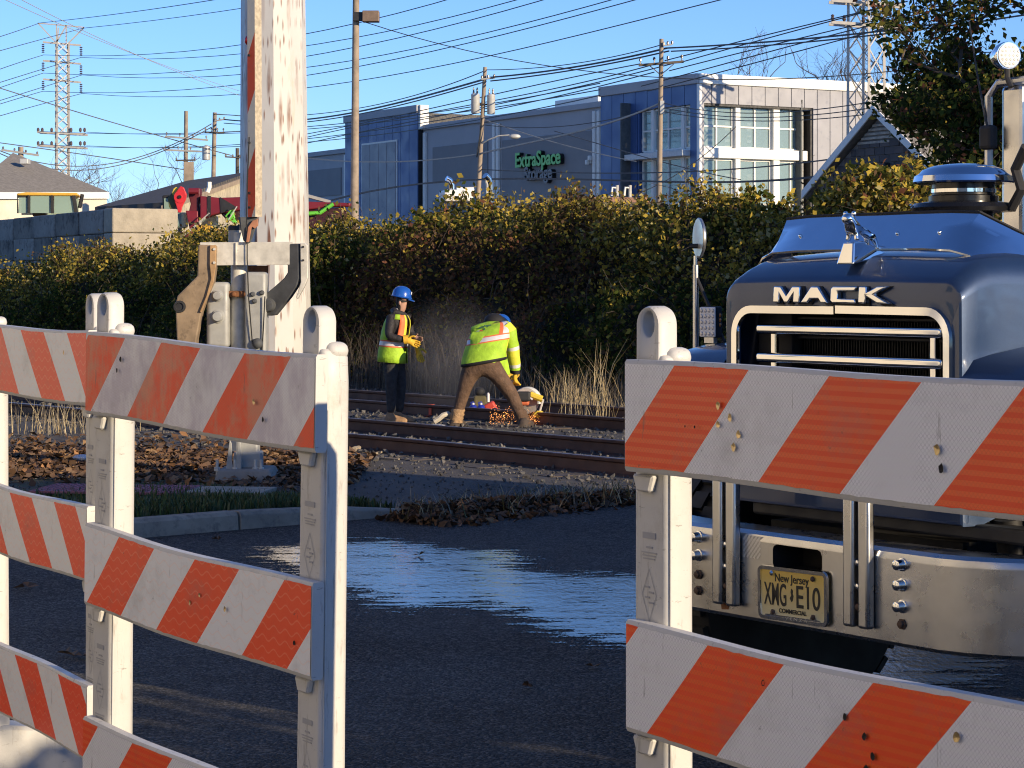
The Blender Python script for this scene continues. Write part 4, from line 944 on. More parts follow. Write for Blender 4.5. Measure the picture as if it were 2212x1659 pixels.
la = [c6(*p) for p in ((355, 180), (600, 190), (590, 480), (560, 700), (480, 900), (400, 1100), (330, 1480), (310, 1900), (70, 1900), (60, 1480), (40, 1000), (70, 880), (340, 610))]
lm_ = MB().prism(la, -.20, -.05).build('counterweight_arm', M_tan, gate, bevel=.012)
MB().prism([c6(*p) for p in ((520, 190), (603, 188), (598, 480), (566, 700), (486, 905), (405, 1110), (380, 1100), (470, 880), (535, 640), (515, 450))], -.225, -.2025).build('arm_flange', pm('rusty_tan_edge', (.38, .24, .12), .75, .1, var=.3), lm_, bevel=.004)
hx, hz = c6(100, 1030); MB().lathe([(.052, 0), (.05, .012), (.034, .014), (.030, .002)], 18, Matrix.Translation((hx, -.2, hz)) @ Matrix.Rotation(R(90), 4, 'X')).build('pivot', M_dark, lm_, smooth=True)
for y in (245, 430): bx_, bz_ = c6(578, y); MB().lathe([(.013, 0), (.011, .012)], 6, Matrix.Translation((bx_, -.225, bz_)) @ Matrix.Rotation(R(90), 4, 'X')).build('bolt', M_galv, lm_)
ra = [c6(*p) for p in ((1255, 270), (1600, 165), (1760, 165), (1765, 650), (1730, 760), (1640, 900), (1440, 1150), (1350, 1160), (1290, 1080), (1300, 870), (1440, 750), (1560, 640), (1610, 560), (1610, 455), (1255, 450))]
cxr = c6(1760, 0)[0]
Rm = Matrix.Translation((cxr, -.10, 0)) @ Matrix.Rotation(R(-24), 4, 'Z') @ Matrix.Translation((-cxr, .10, 0)) @ Matrix.Translation((cxr, 0, 0)) @ Matrix.Diagonal((1.18, 1, 1, 1)) @ Matrix.Translation((-cxr, 0, 0))
rm_ = MB(Rm).prism(ra, -.16, -.10).build('counterweight_arm', M_cast, gate, bevel=.01)  # the dark steel colour also carries this arm's shade
MB().prism([c6(*p) for p in ((1745, 160), (1815, 160), (1845, 190), (1850, 640), (1800, 760), (1705, 930), (1690, 900), (1752, 700))], -.17, -.08).build('arm_flange', M_galv, rm_, bevel=.006)
for y in (212, 395): bx_, bz_ = c6(1785, y); MB().lathe([(.010, 0), (.009, .010)], 8, Matrix.Translation((bx_, -.17, bz_)) @ Matrix.Rotation(R(90), 4, 'X')).build('bolt', M_dark, rm_)
for y in (210, 395): bx_, bz_ = c6(1570, y); MB(Rm).box((bx_, -.162, bz_), (.05, .006, .022)).build('arm_slot', M_white_pl, rm_, bevel=.002, seg=1)
MB(Rm).lathe([(.06, 0), (.055, .05), (.035, .06)], 14, Matrix.Translation((*[c6(1360, 1010)[0]], -.16, c6(1360, 1010)[1])) @ Matrix.Rotation(R(90), 4, 'X')).build('hub', M_cast, rm_, smooth=True)
MB().box(((gx(449) + gx(497)) / 2, .0, gz(680)), (gx(497) - gx(449), .2, (720 - 609) / gs + .12)).build('gear_housing', M_housing, gate, smooth=True, bevel=.035, seg=4)
MB().box(((gx(531) + gx(578)) / 2, .0, gz(680)), (gx(578) - gx(531), .22, (736 - 602) / gs + .2)).build('motor_housing', M_housing, gate, smooth=True, bevel=.03, seg=4)
MB().tube([c6(970, 645)[:1] + (-.02,) + c6(970, 645)[1:], c6(1100, 640)[:1] + (-.02,) + c6(1100, 640)[1:], c6(1160, 665)[:1] + (-.02,) + c6(1160, 665)[1:]], .012, 8).build('conduit', M_white_pl, gate, smooth=True)
for (x, y, r, d) in ((600, 880, .040, .05), (610, 1165, .045, .09)):
    qx, qz = c6(x, y); cp = MB().lathe([(r * 1.25, 0), (r * 1.25, .012), (r, .014), (r, d), (r * .8, d + .012), (.004, d + .014)], 20, Matrix.Translation((qx, -.10, qz)) @ Matrix.Rotation(R(90), 4, 'X')).build('round_cap', M_housing, gate, smooth=True)
for (x, y) in ((1210, 840), (1085, 860), (1110, 955)):
    qx, qz = c6(x, y); MB().lathe([(.022, 0), (.020, .02), (.012, .03)], 8, Matrix.Translation((qx, -.112, qz)) @ Matrix.Rotation(R(90), 4, 'X')).build('bolt', M_cast, gate, smooth=True)
cb = MB().box((gx(513), -.03, gz(635)), (.17, .09, .052)).build('clamp', M_rust, gate, bevel=.012)
for x in (820, 985): qx, qz = c6(x, 860); MB().lathe([(.022, 0), (.020, .02), (.01, .025)], 6, Matrix.Translation((qx, -.076, qz)) @ Matrix.Rotation(R(90), 4, 'X')).build('clamp_bolt', M_rust, cb)
MB().prism([c6(970, 465), c6(1258, 465), c6(1255, 640), c6(970, 640)], .10, .12).build('rust_plate', M_rust, gate)
MB().ball((gx(560), -.13, gz(741)), .045).build('motor_cap', M_cast, gate, smooth=True)
MB().tube([(gx(538), -.14, gz(506)), (gx(538), -.14, gz(560)), (gx(541), -.14, gz(640)), (gx(549), -.13, gz(742))], .0055, 5).build('cable', M_black, gate)
MB().tube([(gx(576), -.14, gz(640)), (gx(573), -.13, gz(700)), (gx(569), -.12, gz(760))], .0055, 5).build('cable', M_black, gate)
# arm: square section, stripes on its road side
t = NT('gate_arm_stripes'); x, y, z = t.sep()
f = t.ma('FRACT', t.ma('DIVIDE', t.ma('SUBTRACT', z, t.ma('MULTIPLY', t.ma('ADD', x, 0.), 2.4)), .96))
col = t.mix(t.ma('LESS_THAN', f, .5), (.55, .53, .46), (.55, .07, .02)); col = t.mix(t.step(t.noise(20, 6, .75), .6, .72, 0, .6), col, (.15, .13, .11))
M_arm = t.set(Base_Color=col, Roughness=.5)
M_armside = pm('bare_arm_side', (.44, .38, .28), .7, .1, var=.3, scale=30, bump=.4, bscale=120)
arm = MB(); A_ = .042
vs = [(sx * A_, sy * A_, z) for z in (0, 5.2) for sx, sy in ((-1, -1), (1, -1), (1, 1), (-1, 1))]
arm.add(vs, [(0, 1, 5, 4), (2, 3, 7, 6)]); arm.cur = 1; arm.add(vs, [(1, 2, 6, 5), (3, 0, 4, 7), (3, 2, 1, 0), (4, 5, 6, 7)])
ar = arm.build('gate_arm', [M_arm, M_armside], gate, loc=(gx(555.5), -.16, gz(470))); ar.rotation_euler = (0, R(-.25), R(-36))
for z in (.08, .20, .62, 1.35): MB().lathe([(.012, 0), (.010, .012)], 6, Matrix.Translation((-.02, -A_, z)) @ Matrix.Rotation(R(90), 4, 'X')).build('rivet', M_dark, ar)
lp = MB(Matrix.Translation((-A_ - .005, -.0, 1.48)) @ Matrix.Rotation(R(-90), 4, 'Y')).lathe([(.045, 0), (.045, .02), (.03, .04), (.01, .05)], 14).build('red_lamp', pm('red_lens', (.45, .015, .01), .2, var=.1), ar, smooth=True)
MB().tube([(gx(545), -.235, gz(300)), (gx(541), -.235, gz(400)), (gx(538), -.20, gz(500))], .006, 5).build('arm_cable', M_black, gate)
MB().prism([(gx(519), gz(470)), (gx(560), gz(470)), (gx(558), gz(490)), (gx(546), gz(524)), (gx(538), gz(528)), (gx(530), gz(520))], -.155, -.125).build('arm_bracket', M_cast, gate, bevel=.006)
lk = MB().prism([(gx(551), gz(478)), (gx(562), gz(474)), (gx(563), gz(488)), (gx(556), gz(495)), (gx(549), gz(491)), (gx(543), gz(524)), (gx(537), gz(524)), (gx(541), gz(492))], -.185, -.165).build('rust_link', pm('rusty_link', (.36, .16, .09), .7, .1, var=.3), gate, bevel=.004)
# pedestal on its concrete foundation
pe = MB().prism([(gx(508), .25), (gx(566), .25), (gx(566), gz(1010)), (gx(504), gz(1010))], -.09, .12).build('pedestal', M_housing, gate, bevel=.012)
MB().box((gx(535), .02, .55), (.19, .17, .75)).build('pedestal_column', M_housing, gate, bevel=.02)
for px_ in (500, 520): MB().prism([(gx(px_ - 7), gz(1010)), (gx(px_ + 6), gz(1010)), (gx(px_ + 5), gz(955)), (gx(px_ + 1), gz(948))], -.16, -.13).build('gusset', M_housing, pe, bevel=.003)
for px_ in (474, 512, 556, 568): MB().tube([(gx(px_), -.15, .05), (gx(px_), -.15, gz(990))], .012, 6).lathe([(.026, 0), (.026, .03)], 6, Matrix.Translation((gx(px_), -.15, gz(1014)))).build('anchor_bolt', M_galv, pe)
MB().loft([[(x * 1.0, y, 0) for x, y in ((gx(470), -.3), (gx(600), -.3), (gx(600), .28), (gx(470), .28))], [(x * .86 - .005, y * .86, .115) for x, y in ((gx(470), -.3), (gx(600), -.3), (gx(600), .28), (gx(470), .28))]]).build('foundation', M_conc, gate, bevel=.02)

# ------------------------------------------------------------------ wooden poles
M_xfmr = pm('transformer_grey', (.50, .51, .50), .5, .2, var=.1)
def upole(label, top, bot, Y, r0, r1, mat=M_wood, cat='utility pole', name='utility_pole'):
    a = W(*top, Y); b = W(*bot, Y); d = (a - b) / (a.z - b.z); base = b - d * b.z
    o = thing(name, label, cat, base); h = a.z
    MB().tube([(d.x * h * f, 0, h * f) for f in (0, .33, .66, 1)], [r0 + (r1 - r0) * f for f in (0, .33, .66, 1)], 10).build('shaft', mat, o, smooth=True)
    return o, (lambda px, py, dy=0.: W(px, py, Y) - base + Vector((0, dy, 0)))
def crossarm(o, L, p, q, mat, k=4, ins=True, th=.06, pin=.13):
    a, b = L(*p, -.15), L(*q, -.15)
    MB().tube([a, b], th, 4).build('crossarm', mat, o)
    if ins:
        for i in range(k):
            c = a.lerp(b, .04 + .92 * i / (k - 1)); MB().lathe([(.02, .03), (.02, pin), (.05, pin + .01), (.045, pin + .09), (.015, pin + .12)], 8, Matrix.Translation(c)).build('insulator', M_ins, o)
p768, L = upole('tallest wooden pole carrying a brown floodlight box', (770, -120), (766, 430), 80, .16, .11)
MB().box(L(775, 37, -.15), (.36, .25, .30)).build('lamp_bracket', M_dark, p768)
MB().box(L(802, 37, -.15), (.58, .5, .38)).build('floodlight', pm('brown_lamp_box', (.20, .14, .10), .6, .2), p768, bevel=.02)
P1, L = upole('leaning wooden pole with two grey transformers and a street lamp', (1048, 145), (1033, 420), 90, .12, .075)
for a, b, r in ((1027, 206, .17), (1061, 208, .16)):
    c = L(a, b, -.1); tf = MB(Matrix.Translation(c)).lathe([(r * .9, -.72), (r, -.70), (r, -.02), (r * 1.05, 0), (r * .9, .06), (.02, .08)], 16).build('transformer', M_xfmr, P1, smooth=True)
    for k in (-.07, .07): MB(Matrix.Translation(c + Vector((k, 0, .07)))).lathe([(.03, 0), (.045, .05), (.025, .10), (.04, .15), (.012, .24)], 8).build('bushing', M_ins, tf, smooth=True)
crossarm(P1, L, (1040, 172), (1069, 169), M_wiregrey, 3, True, .04, .03)
MB().box(L(1043, 226, -.08), (.5, .05, .07)).build('transformer_bracket', M_dark, P1)
MB().tube([L(1040, 311, -.05), L(1055, 303, -.3), L(1078, 295, -.5), L(1100, 294, -.6)], .028, 7).build('lamp_arm', M_galv, P1, smooth=True)
MB(Matrix.Translation(L(1112, 297, -.65))).ball((0, 0, 0), (.23, .13, .10)).build('street_lamp_head', M_xfmr, P1, smooth=True)
MB().tube([L(1041, 255, -.12), L(1036, 300, -.1), L(1030, 340, -.1)], .03, 6).build('conduit', M_dark, P1)
P2, L = upole('slender wooden pole with one dark crossarm before the storage building', (1429, 84), (1424, 430), 80, .115, .075)
crossarm(P2, L, (1379, 142), (1476, 134), M_darkwood, 4)
for sx in (-1, 1): MB().tube([L(1427 + sx * 28, 139, -.1), L(1427 + sx * 3, 160, -.1)], .022, 4).build('brace', M_darkwood, P2)
crossarm(P2, L, (1432, 100), (1452, 97), M_wiregrey, 3, True, .03, .02)
MB().box(L(1430, 232, -.1), (.14, .1, .45)).build('cable_bracket', M_xfmr, P2)
PA, L = upole('distant pole with two pale crossarms behind the dark roof', (402, 240), (401, 395), 130, .15, .11)
crossarm(PA, L, (357, 295), (450, 303), M_wiregrey, 4, True, .07); crossarm(PA, L, (355, 324), (443, 328), M_wiregrey, 4, True, .07); crossarm(PA, L, (380, 347), (423, 346), M_darkwood, 3, True, .06, .05)
PB, L = upole('distant pole with a transformer left of the white steel pole', (464, 243), (461, 390), 125, .15, .11)
crossarm(PB, L, (443, 286), (485, 287), M_darkwood, 4, True, .06); MB(Matrix.Translation(L(447, 318, -.3))).lathe([(.2, -.72), (.22, -.7), (.22, 0), (.05, .1)], 12).build('transformer', M_xfmr, PB, smooth=True)
crossarm(PB, L, (464, 262), (486, 258), M_wiregrey, 3, True, .05, .02)
PC, L = upole('dark short pole almost touching the white steel pole', (513, 320), (513, 382), 118, .12, .10, M_darkwood)
crossarm(PC, L, (487, 339), (520, 341), M_darkwood, 3, True, .05, .03)
PD, L = upole('pole top with pale crossarm rising behind the left house roof', (45, 317), (45, 335), 110, .16, .13)
crossarm(PD, L, (5, 324), (85, 336), M_wiregrey, 4, True, .07, .06)

# ------------------------------------------------------------------ lattice towers
M_lat = pm('tower_steel', (.50, .47, .42), .6, .3, var=.12)
def tower(label, cx, Y, hw, rot, ztop, zbot, nb, leg, brc):
    b = W(cx, HY, Y); o = thing('lattice_tower', label, 'pylon', (b.x, b.y, 0)); M_ = Matrix.Rotation(R(rot), 4, 'Z')
    cs = [M_ @ Vector((sx * hw, sy * hw, 0)) for sx, sy in ((-1, -1), (1, -1), (1, 1), (-1, 1))]
    for c in cs: MB().tube([(c.x * 1.12, c.y * 1.12, 0), (c.x, c.y, ztop)], leg, 4).build('leg', M_lat, o)
    br = MB(); dz = (ztop - zbot) / nb
    for i in range(nb):
        for k in range(4):
            a, c = cs[k], cs[(k + 1) % 4]; z0 = zbot + i * dz; z1 = z0 + dz; sw = (i + k) % 2
            br.tube([(a.x, a.y, z1 if sw else z0), (c.x, c.y, z0 if sw else z1)], brc, 3, False)
            if brc > .03: br.tube([(a.x, a.y, z0 if sw else z1), (c.x, c.y, z1 if sw else z0)], brc, 3, False)
    stuff(br.build('bracing', M_lat, o))
    return o, (lambda px, py, dy=0.: W(px, py, Y) - Vector((b.x, b.y, 0)) + Vector((0, dy, 0)))
tw, L = tower('pale lattice pylon standing alone in the sky at the far left', 135, 200, .50, 18, CAM_H + (HY - 92) / FPX * 200, 3, 22, .085, .045)
for p, q in (((82, 50), (182, 59)), ((82, 50), (121, 92)), ((182, 59), (147, 94)), ((122, 53), (122, 92)), ((143, 55), (143, 92)), ((122, 92), (143, 55)), ((126, 60), (124, 92))): MB().tube([L(*p), L(*q)], .07, 4).build('peak_strut', M_lat, tw)
for py in (94, 134, 174):
    MB().tube([L(93, py - 3), L(175, py + 4)], .11, 4).build('crossarm', M_lat, tw)
    for px_, d in ((93, -2), (175, 4)):
        s_ = MB()
        for k in range(5): s_.lathe([(.03, 0), (.16, .04), (.03, .13)], 8, Matrix.Translation(L(px_, py + d + 6 + k * 4.0)))
        stuff(s_.build('insulator_string', M_ins, tw))
for py in (289, 318):
    for dy in (-.5, .5): MB().tube([L(83, py - 3, dy), L(187, py + 2, dy)], .12, 4).build('crossarm', M_lat, tw)
    for k, px_ in enumerate((85, 94, 114, 156, 176, 185)): MB().lathe([(.05, .1), (.12, .2), (.12, .4), (.05, .5)], 7, Matrix.Translation(L(px_, py, -.5))).build('insulator', M_ins, tw)
t2, L = tower('pale lattice pylon in front of the light wall, right of the windows', 1871, 95, .50, 45, 24, 1, 22, .075, .033)
for y0, y1 in ((3, 13), (50, 61)):
    for dy in (-.35, .35):
        MB().tube([L(1793, y0, dy), L(1952, y1, dy)], .09, 4).build('crossarm', M_lat, t2)
    for px_ in (1796, 1821, 1862, 1908, 1947): MB().lathe([(.03, .05), (.07, .12), (.09, .16), (.05, .22), (.08, .27), (.03, .33)], 8, Matrix.Translation(L(px_, y0 + (y1 - y0) * (px_ - 1793) / 159, -.35))).build('insulator', M_ins, t2, smooth=True)
for z in (16, 19, 22): MB().tube([(-2.4, -.2, z), (2.4, .2, z)], .09, 4).build('crossarm', M_lat, t2)

# ------------------------------------------------------------------ wires
def wire(pts, Y0, Y1, r, label, group=None, mat=M_wire, name='overhead_wire'):
    xs0, xs1 = pts[0][0], pts[-1][0]; c = []
    for px, py in fit(pts):
        f = (px - xs0) / (xs1 - xs0); Y = 1 / ((1 - f) / Y0 + f / Y1); c.append(W(px, py, Y))
    o = MB().tube(c, r, 4, False).build(name, mat); return tag(o, label, 'wire', group)
TG = 'transmission wires strung between the two pylons'
for lab, pts in (('left end of the top arm', [(93, 119), (300, 117), (517, 98), (660, 74), (1037, -22), (1850, -330)]), ('right end of the top arm', [(175, 124), (345, 127), (517, 117), (660, 99), (1037, 21), (1850, -240)]),
            ('left end of the middle arm', [(93, 158), (300, 160), (517, 144), (660, 121.7), (1037, 38), (1850, -215)]), ('right end of the middle arm', [(177, 162), (340, 168), (517, 162), (660, 145.7), (1037, 74), (1850, -150)]),
            ('left end of the lower arm', [(93, 197), (300, 199.5), (517, 183), (660, 163), (1037, 87), (1850, -130)]), ('right end of the lower arm', [(177, 202), (370, 209), (517, 204), (660, 190), (1037, 125), (1850, -70)]),
            ('right tip of the peak', [(182, 60), (517, 20), (1000, -75), (1850, -330)]), ('left tip of the peak', [(82, 50), (460, 0), (1000, -110)])):
    wire(pts, 200, 95, .03, 'thin wire rising right from the %s, left pylon' % lab, TG)
for lab, pts in (('peak left tip', [(82, 51), (40, 66), (-60, 97)]), ('peak right tip', [(182, 60), (90, 85), (-60, 126)]), ('top arm left end', [(93, 119), (45, 134), (-60, 172)]), ('top arm right end', [(175, 124), (90, 150), (-60, 197)]), ('middle arm left end', [(93, 158), (45, 174), (-60, 210)]), ('middle arm right end', [(177, 162), (90, 189), (-60, 236)]), ('lower arm left end', [(93, 197), (45, 211), (-60, 244)]), ('lower arm right end', [(177, 202), (90, 225), (-60, 268)])):
    wire(pts[::-1], 150, 200, .03, 'wire leaving the frame at left from the left pylon %s' % lab, 'wires left of the left pylon')
for i, (lab, pts) in enumerate((('upper', [(85, 284), (350, 288), (517, 283), (660, 276), (900, 247), (1296, 180)]), ('upper second', [(187, 286), (360, 289), (517, 287), (660, 281), (900, 254), (1296, 194)]), ('lower', [(85, 312), (350, 317), (517, 314), (660, 300), (950, 259), (1413, 156)]), ('lower second', [(187, 315), (360, 319), (517, 318), (660, 306), (950, 273), (1296, 206)]))):
    wire(pts, 200, 96, .028, 'wire from the %s pair of low arms on the left pylon' % lab, 'low arm wires')
DG = 'distribution cables between the wooden poles'
for lab, pts, Y0, Y1, r in (
    ('topmost wire from behind the white steel pole to the leaning pole', [(464, 246), (664, 247), (920, 200), (1048, 152)], 125, 90, .022), ('thick twisted cable curving up to the leaning pole', [(484, 258), (600, 262), (662, 259), (742, 246), (920, 207), (1050, 170)], 125, 90, .045), ('second cable just under the thick one left of the leaning pole', [(484, 266), (600, 268), (662, 264), (742, 252), (920, 213), (1050, 176)], 125, 90, .03),
    ('topmost wire between the leaning and the slender pole', [(1050, 151), (1193, 143), (1378, 111), (1427, 97)], 90, 80, .02), ('thick cable between leaning and slender pole', [(1060, 167), (1194, 152), (1380, 118), (1440, 104)], 90, 80, .04), ('second cable between leaning and slender pole', [(1060, 175), (1194, 158), (1380, 125), (1445, 110)], 90, 80, .032),
    ('wire ending at the left tip of the dark crossarm', [(660, 290), (950, 229), (1068, 205), (1275, 158), (1385, 138)], 118, 80, .024), ('wire ending mid dark crossarm', [(660, 297), (950, 239), (1073, 216), (1250, 180), (1420, 137)], 118, 80, .024), ('wire ending at the right of the dark crossarm', [(660, 310), (950, 250), (1073, 226), (1395, 152), (1470, 133)], 118, 80, .024),
    ('thick cable leaving the slender pole to the right', [(1440, 104), (1591, 95), (1719, 86), (2000, 55), (2280, 10)], 80, 62, .036), ('second cable leaving the slender pole to the right', [(1450, 111), (1594, 102), (1749, 91), (2000, 62), (2280, 22)], 80, 62, .03),
    ('wire climbing right from the slender pole top', [(1436, 131), (1594, 91), (1800, 40), (1960, 3)], 80, 70, .022), ('wire climbing right above the roof corner', [(1476, 133), (1646, 86), (1800, 44), (1950, 5)], 80, 70, .022), ('wire crossing the roof corner upward', [(1446, 153), (1711, 86), (1870, 50), (2050, 8)], 80, 70, .022), ('wire grazing the white roof edge', [(1385, 186), (1501, 156), (1736, 91), (1870, 58), (2100, 5)], 82, 68, .022), ('lowest wire over the white roof edge', [(1400, 196), (1511, 169), (1811, 86), (2000, 40), (2200, -10)], 82, 68, .022),
    ('pale cable sagging from the tall floodlight pole', [(787, 48), (950, 94), (1060, 120), (1188, 143), (1350, 161), (1503, 173), (1571, 173), (1814, 161), (2050, 140)], 80, 70, .02), ('wire in front of the ribbed light wall, upper', [(1430, 222), (1600, 245), (1760, 236), (2000, 200), (2260, 160)], 80, 62, .02), ('wire in front of the ribbed light wall, middle', [(1430, 232), (1600, 254), (1760, 247), (2000, 215), (2260, 175)], 80, 62, .02), ('wire in front of the ribbed light wall, lower', [(1430, 240), (1600, 262), (1760, 256), (2000, 230), (2260, 190)], 80, 62, .02),
    ('dark cable low across the storage building', [(700, 437), (950, 398), (1043, 380), (1075, 382), (1213, 394), (1503, 397), (1619, 390), (1759, 378), (1900, 362)], 100, 66, .045), ('thin dark cable across the windows', [(1040, 366), (1261, 374), (1486, 370), (1636, 362), (1814, 341)], 90, 68, .028), ('dark cable ending at a clamp on the grey wall', [(1043, 270), (1120, 274), (1195, 276), (1330, 255), (1425, 232)], 90, 80, .02), ('wire dropping right from the wall clamp', [(1198, 283), (1288, 310), (1380, 335), (1500, 368), (1600, 388)], 88, 76, .02), ('service wire slanting up across the windows', [(1340, 433), (1420, 392), (1560, 318), (1590, 262)], 82, 80, .016)):
    wire(pts, Y0, Y1, r, lab, DG)
wire([(640, 339), (760, 348), (900, 348), (1037, 332)], 100, 90, .035, 'pale grey cable sagging behind the floodlight pole', DG, M_wiregrey); wire([(1037, 332), (1175, 301), (1288, 274), (1375, 244), (1422, 225)], 90, 80, .04, 'pale grey cable rising to the slender pole', DG, M_wiregrey)
wire([(1047, 259), (1175, 301), (1243, 320), (1375, 349)], 90, 84, .022, 'pale guy wire slanting down right from the leaning pole', DG, M_wiregrey)
for lab, pts in (('sagging lines left of the far poles', [(-20, 318), (110, 350), (190, 366), (300, 336), (457, 268)]), ('second sagging line left of the far poles', [(-20, 322), (110, 362), (200, 370), (310, 340), (457, 275)]), ('line under the low pylon arms', [(-20, 305), (150, 332), (330, 352), (420, 372)]), ('upper faint line behind the far poles', [(-20, 185), (120, 225), (310, 286), (500, 335)]), ('lines right of the far poles', [(464, 247), (517, 250), (560, 255)]), ('second line right of the far poles', [(485, 286), (517, 284), (560, 284)])):
    wire(pts, 115, 125, .03, 'thin dark wire, ' + lab, 'far distribution wires')
for lab, pts in (('above the pylon', [(-20, -15), (150, 60), (350, 140), (517, 196)]), ('steeper, through the pylon peak', [(30, -10), (180, 68), (400, 160), (540, 215)])):
    wire(pts, 70, 120, .012, 'faint pale wire slanting down right ' + lab, 'faint slanting wires', M_wiregrey)
# ------------------------------------------------------------------ self-storage building
LD, RD = Vector((-.49, .872, 0)), Vector((.872, .49, 0)); BC = Vector((8.15, 100, 0))
tL = lambda px: (8.15 - 100 * (px - HX) / FPX) / (.49 + .872 * (px - HX) / FPX)
tR = lambda px: (100 * (px - HX) / FPX - 8.15) / (.872 - .49 * (px - HX) / FPX)
zL = lambda px, py: CAM_H + (HY - py) * (100 + .872 * tL(px)) / FPX
zR = lambda px, py: CAM_H + (HY - py) * (100 + .49 * tR(px)) / FPX
# local frames: wall plane x to the right as seen from outside, y into the building, z up
angL = math.atan2(-LD.y, -LD.x); angR = math.atan2(RD.y, RD.x)
bld = thing('storage_building', 'blue and grey self-storage building with tall corner windows', 'building', BC)
ML = Matrix.Rotation(angL, 4, 'Z'); MR = Matrix.Rotation(angR, 4, 'Z')
M_blue = pm('blue_metal_panel', (.065, .125, .29), .45, .1, var=.06, scale=.6); M_gray = pm('grey_stucco', (.255, .255, .26), .8, var=.05, scale=.8, bump=.1, bscale=8); M_lgray = pm('light_grey_stucco', (.42, .425, .44), .8, var=.05, scale=.8)
M_lav = pm('pale_grey_panel', (.27, .275, .305), .5, .05, var=.07, scale=.9, dirt=(.20, .21, .25), dlo=.55, dhi=.7); M_cream = pm('white_trim', (.78, .77, .72), .5, var=.04); M_frame = pm('window_frame', (.72, .72, .69), .45, var=.04)
def lbox(name, x0, x1, y0, y1, z0, z1, mat, M_, parent=bld, bevel=0.): return MB(M_).box(((x0 + x1) / 2, (y0 + y1) / 2, (z0 + z1) / 2), (x1 - x0, y1 - y0, z1 - z0)).build(name, mat, parent, bevel=bevel)
HT = 10.94; xb1 = -tL(1297); xg = -tL(1060); xb2a = -tL(902); xb2b = -tL(745); xend = -46.
# grey sections
lbox('wall', xend, xb2b, .35, 1.0, 0, 9.3, M_lgray, ML); lbox('wall', xb2a, xb1, .35, 1.0, 0, 10.05, M_lgray, ML)
for x0, x1, z1 in ((xend, xb2b - .02, 9.3), (xb2a + .02, xb1 - .02, 10.05)): lbox('coping', x0, x1, .2, 1.1, z1, z1 + .28, M_lgray, ML, bevel=.03)
for x0, x1, z0, z1 in ((xb2a + 1.2, xg - .9, 7.15, 9.05), (xb2a + 1.2, xg - .9, 0, 6.2), (xg + .65, xb1 - 1.25, 0, 9.0), (xend, xb2b - 1.2, 6.9, 8.5), (xend, xb2b - 1.2, 0, 6.2)):
    lbox('stucco_panel', x0, x1, .29, .348, z0, z1, M_gray, ML)
for x in (xb1 - .55, xb1 - .95, xg - .1, xg + .3, xb2a + .35, xb2b - .45): lbox('downpipe', x - .13, x + .13, .18, .345, 0, 9.9 if x > xb2b else 9.2, M_cream, ML, bevel=.04)
lbox('roof_unit', xg + 2.2, xg + 6.4, 2.5, 5.5, 10.3, 11.0, M_cream, ML, bevel=.04)
# blue towers faced with separate panels
def panels(x0, x1, z0, z1, w, mat, M_, holes=(), yf=0., name='wall_panel'):
    n = max(1, round((x1 - x0) / w)); w = (x1 - x0) / n
    for i in range(n):
        a, b = x0 + i * w + .018, x0 + (i + 1) * w - .018; spans = [(z0, z1)]
        for hx0, hx1, hz0, hz1 in holes:
            if b > hx0 + .05 and a < hx1 - .05:
                spans = [(z0, hz0), (hz1, z1)]
                if a < hx0: lbox(name, a, hx0, yf, yf + .05, hz0, hz1, mat, M_)
                if b > hx1: lbox(name, hx1, b, yf, yf + .05, hz0, hz1, mat, M_)
        for s0, s1 in spans: lbox(name, a, b, yf, yf + .05, s0 + .002, s1 - .002, mat, M_)
wz0 = zL(1430, 470); wzt = zL(1430, 233); wl0, wl1 = -tL(1375), -tL(1491)
HL = (wl0, wl1, .5, wzt)
panels(xb1, -.03, .0, HT - .45, .98, M_blue, ML, [HL]); panels(xb2b, xb2a, 0, 11.0, .98, M_blue, ML, [])
wr0, wr1 = tR(1521), tR(1757); wrt = zR(1640, 228)
HR = (wr0, wr1, .5, wrt)
panels(.02, 26, 0, HT - .45, .72, M_lav, MR, [HR])
lbox('corner_trim', -.02, .22, -.012, .04, 0, HT - .46, M_cream, MR)
# core behind the panels
core = MB().add([ML @ Vector((x, .06, z)) for x, z in ((wl0, 0), (xb1, 0), (xb1, HT - .5), (wl0, HT - .5))], [(0, 1, 2, 3)])
core.build('wall_core', M_dark, bld)
lbox('wall_core', xb1 + .02, wl0 - .1, .06, .5, 0, HT - .5, M_dark, ML); lbox('wall_core', wl0 - .1, -.5, .06, .5, wzt, HT - .5, M_dark, ML); lbox('wall_core', xb2b + .02, xb2a - .02, .06, 6, 0, 11.0, M_dark, ML)
lbox('wall_core', .3, 26, .06, .5, wrt, HT - .5, M_dark, MR); lbox('wall_core', wr1 + .05, 26, .06, .5, 0, wrt, M_dark, MR)
lbox('roof', .25, 26, .3, 24, 10.2, 10.3, M_lgray, MR); lbox('side_return', xb1 - .05, xb1, .05, .4, 0, HT - .2, M_cream, ML); lbox('side_return', xb2a, xb2a + .25, .05, .55, 10.1, 11.40, M_cream, ML)
lbox('parapet', xb1 - .05, .03, -.10, .55, HT - .45, HT, M_lgray, ML, bevel=.03); lbox('parapet', .05, 26, -.10, .55, HT - .45, HT, M_cream, MR, bevel=.03); lbox('parapet', xb2b - .05, xb2a + .05, -.1, .5, 11.0, 11.42, M_lgray, ML, bevel=.03)
# pale panel field in the left blue tower
pf0, pf1, pft = -tL(784), -tL(857), zL(820, 310)
lbox('pale_panel_frame', pf0 - .1, pf1 + .1, -.05, -.002, 0, pft + .1, M_cream, ML)
for i in range(4): w_ = (pf1 - pf0) / 4; lbox('pale_panel', pf0 + i * w_ + .03, pf0 + (i + 1) * w_ - .03, -.09, -.052, 0, pft, M_lav, ML)
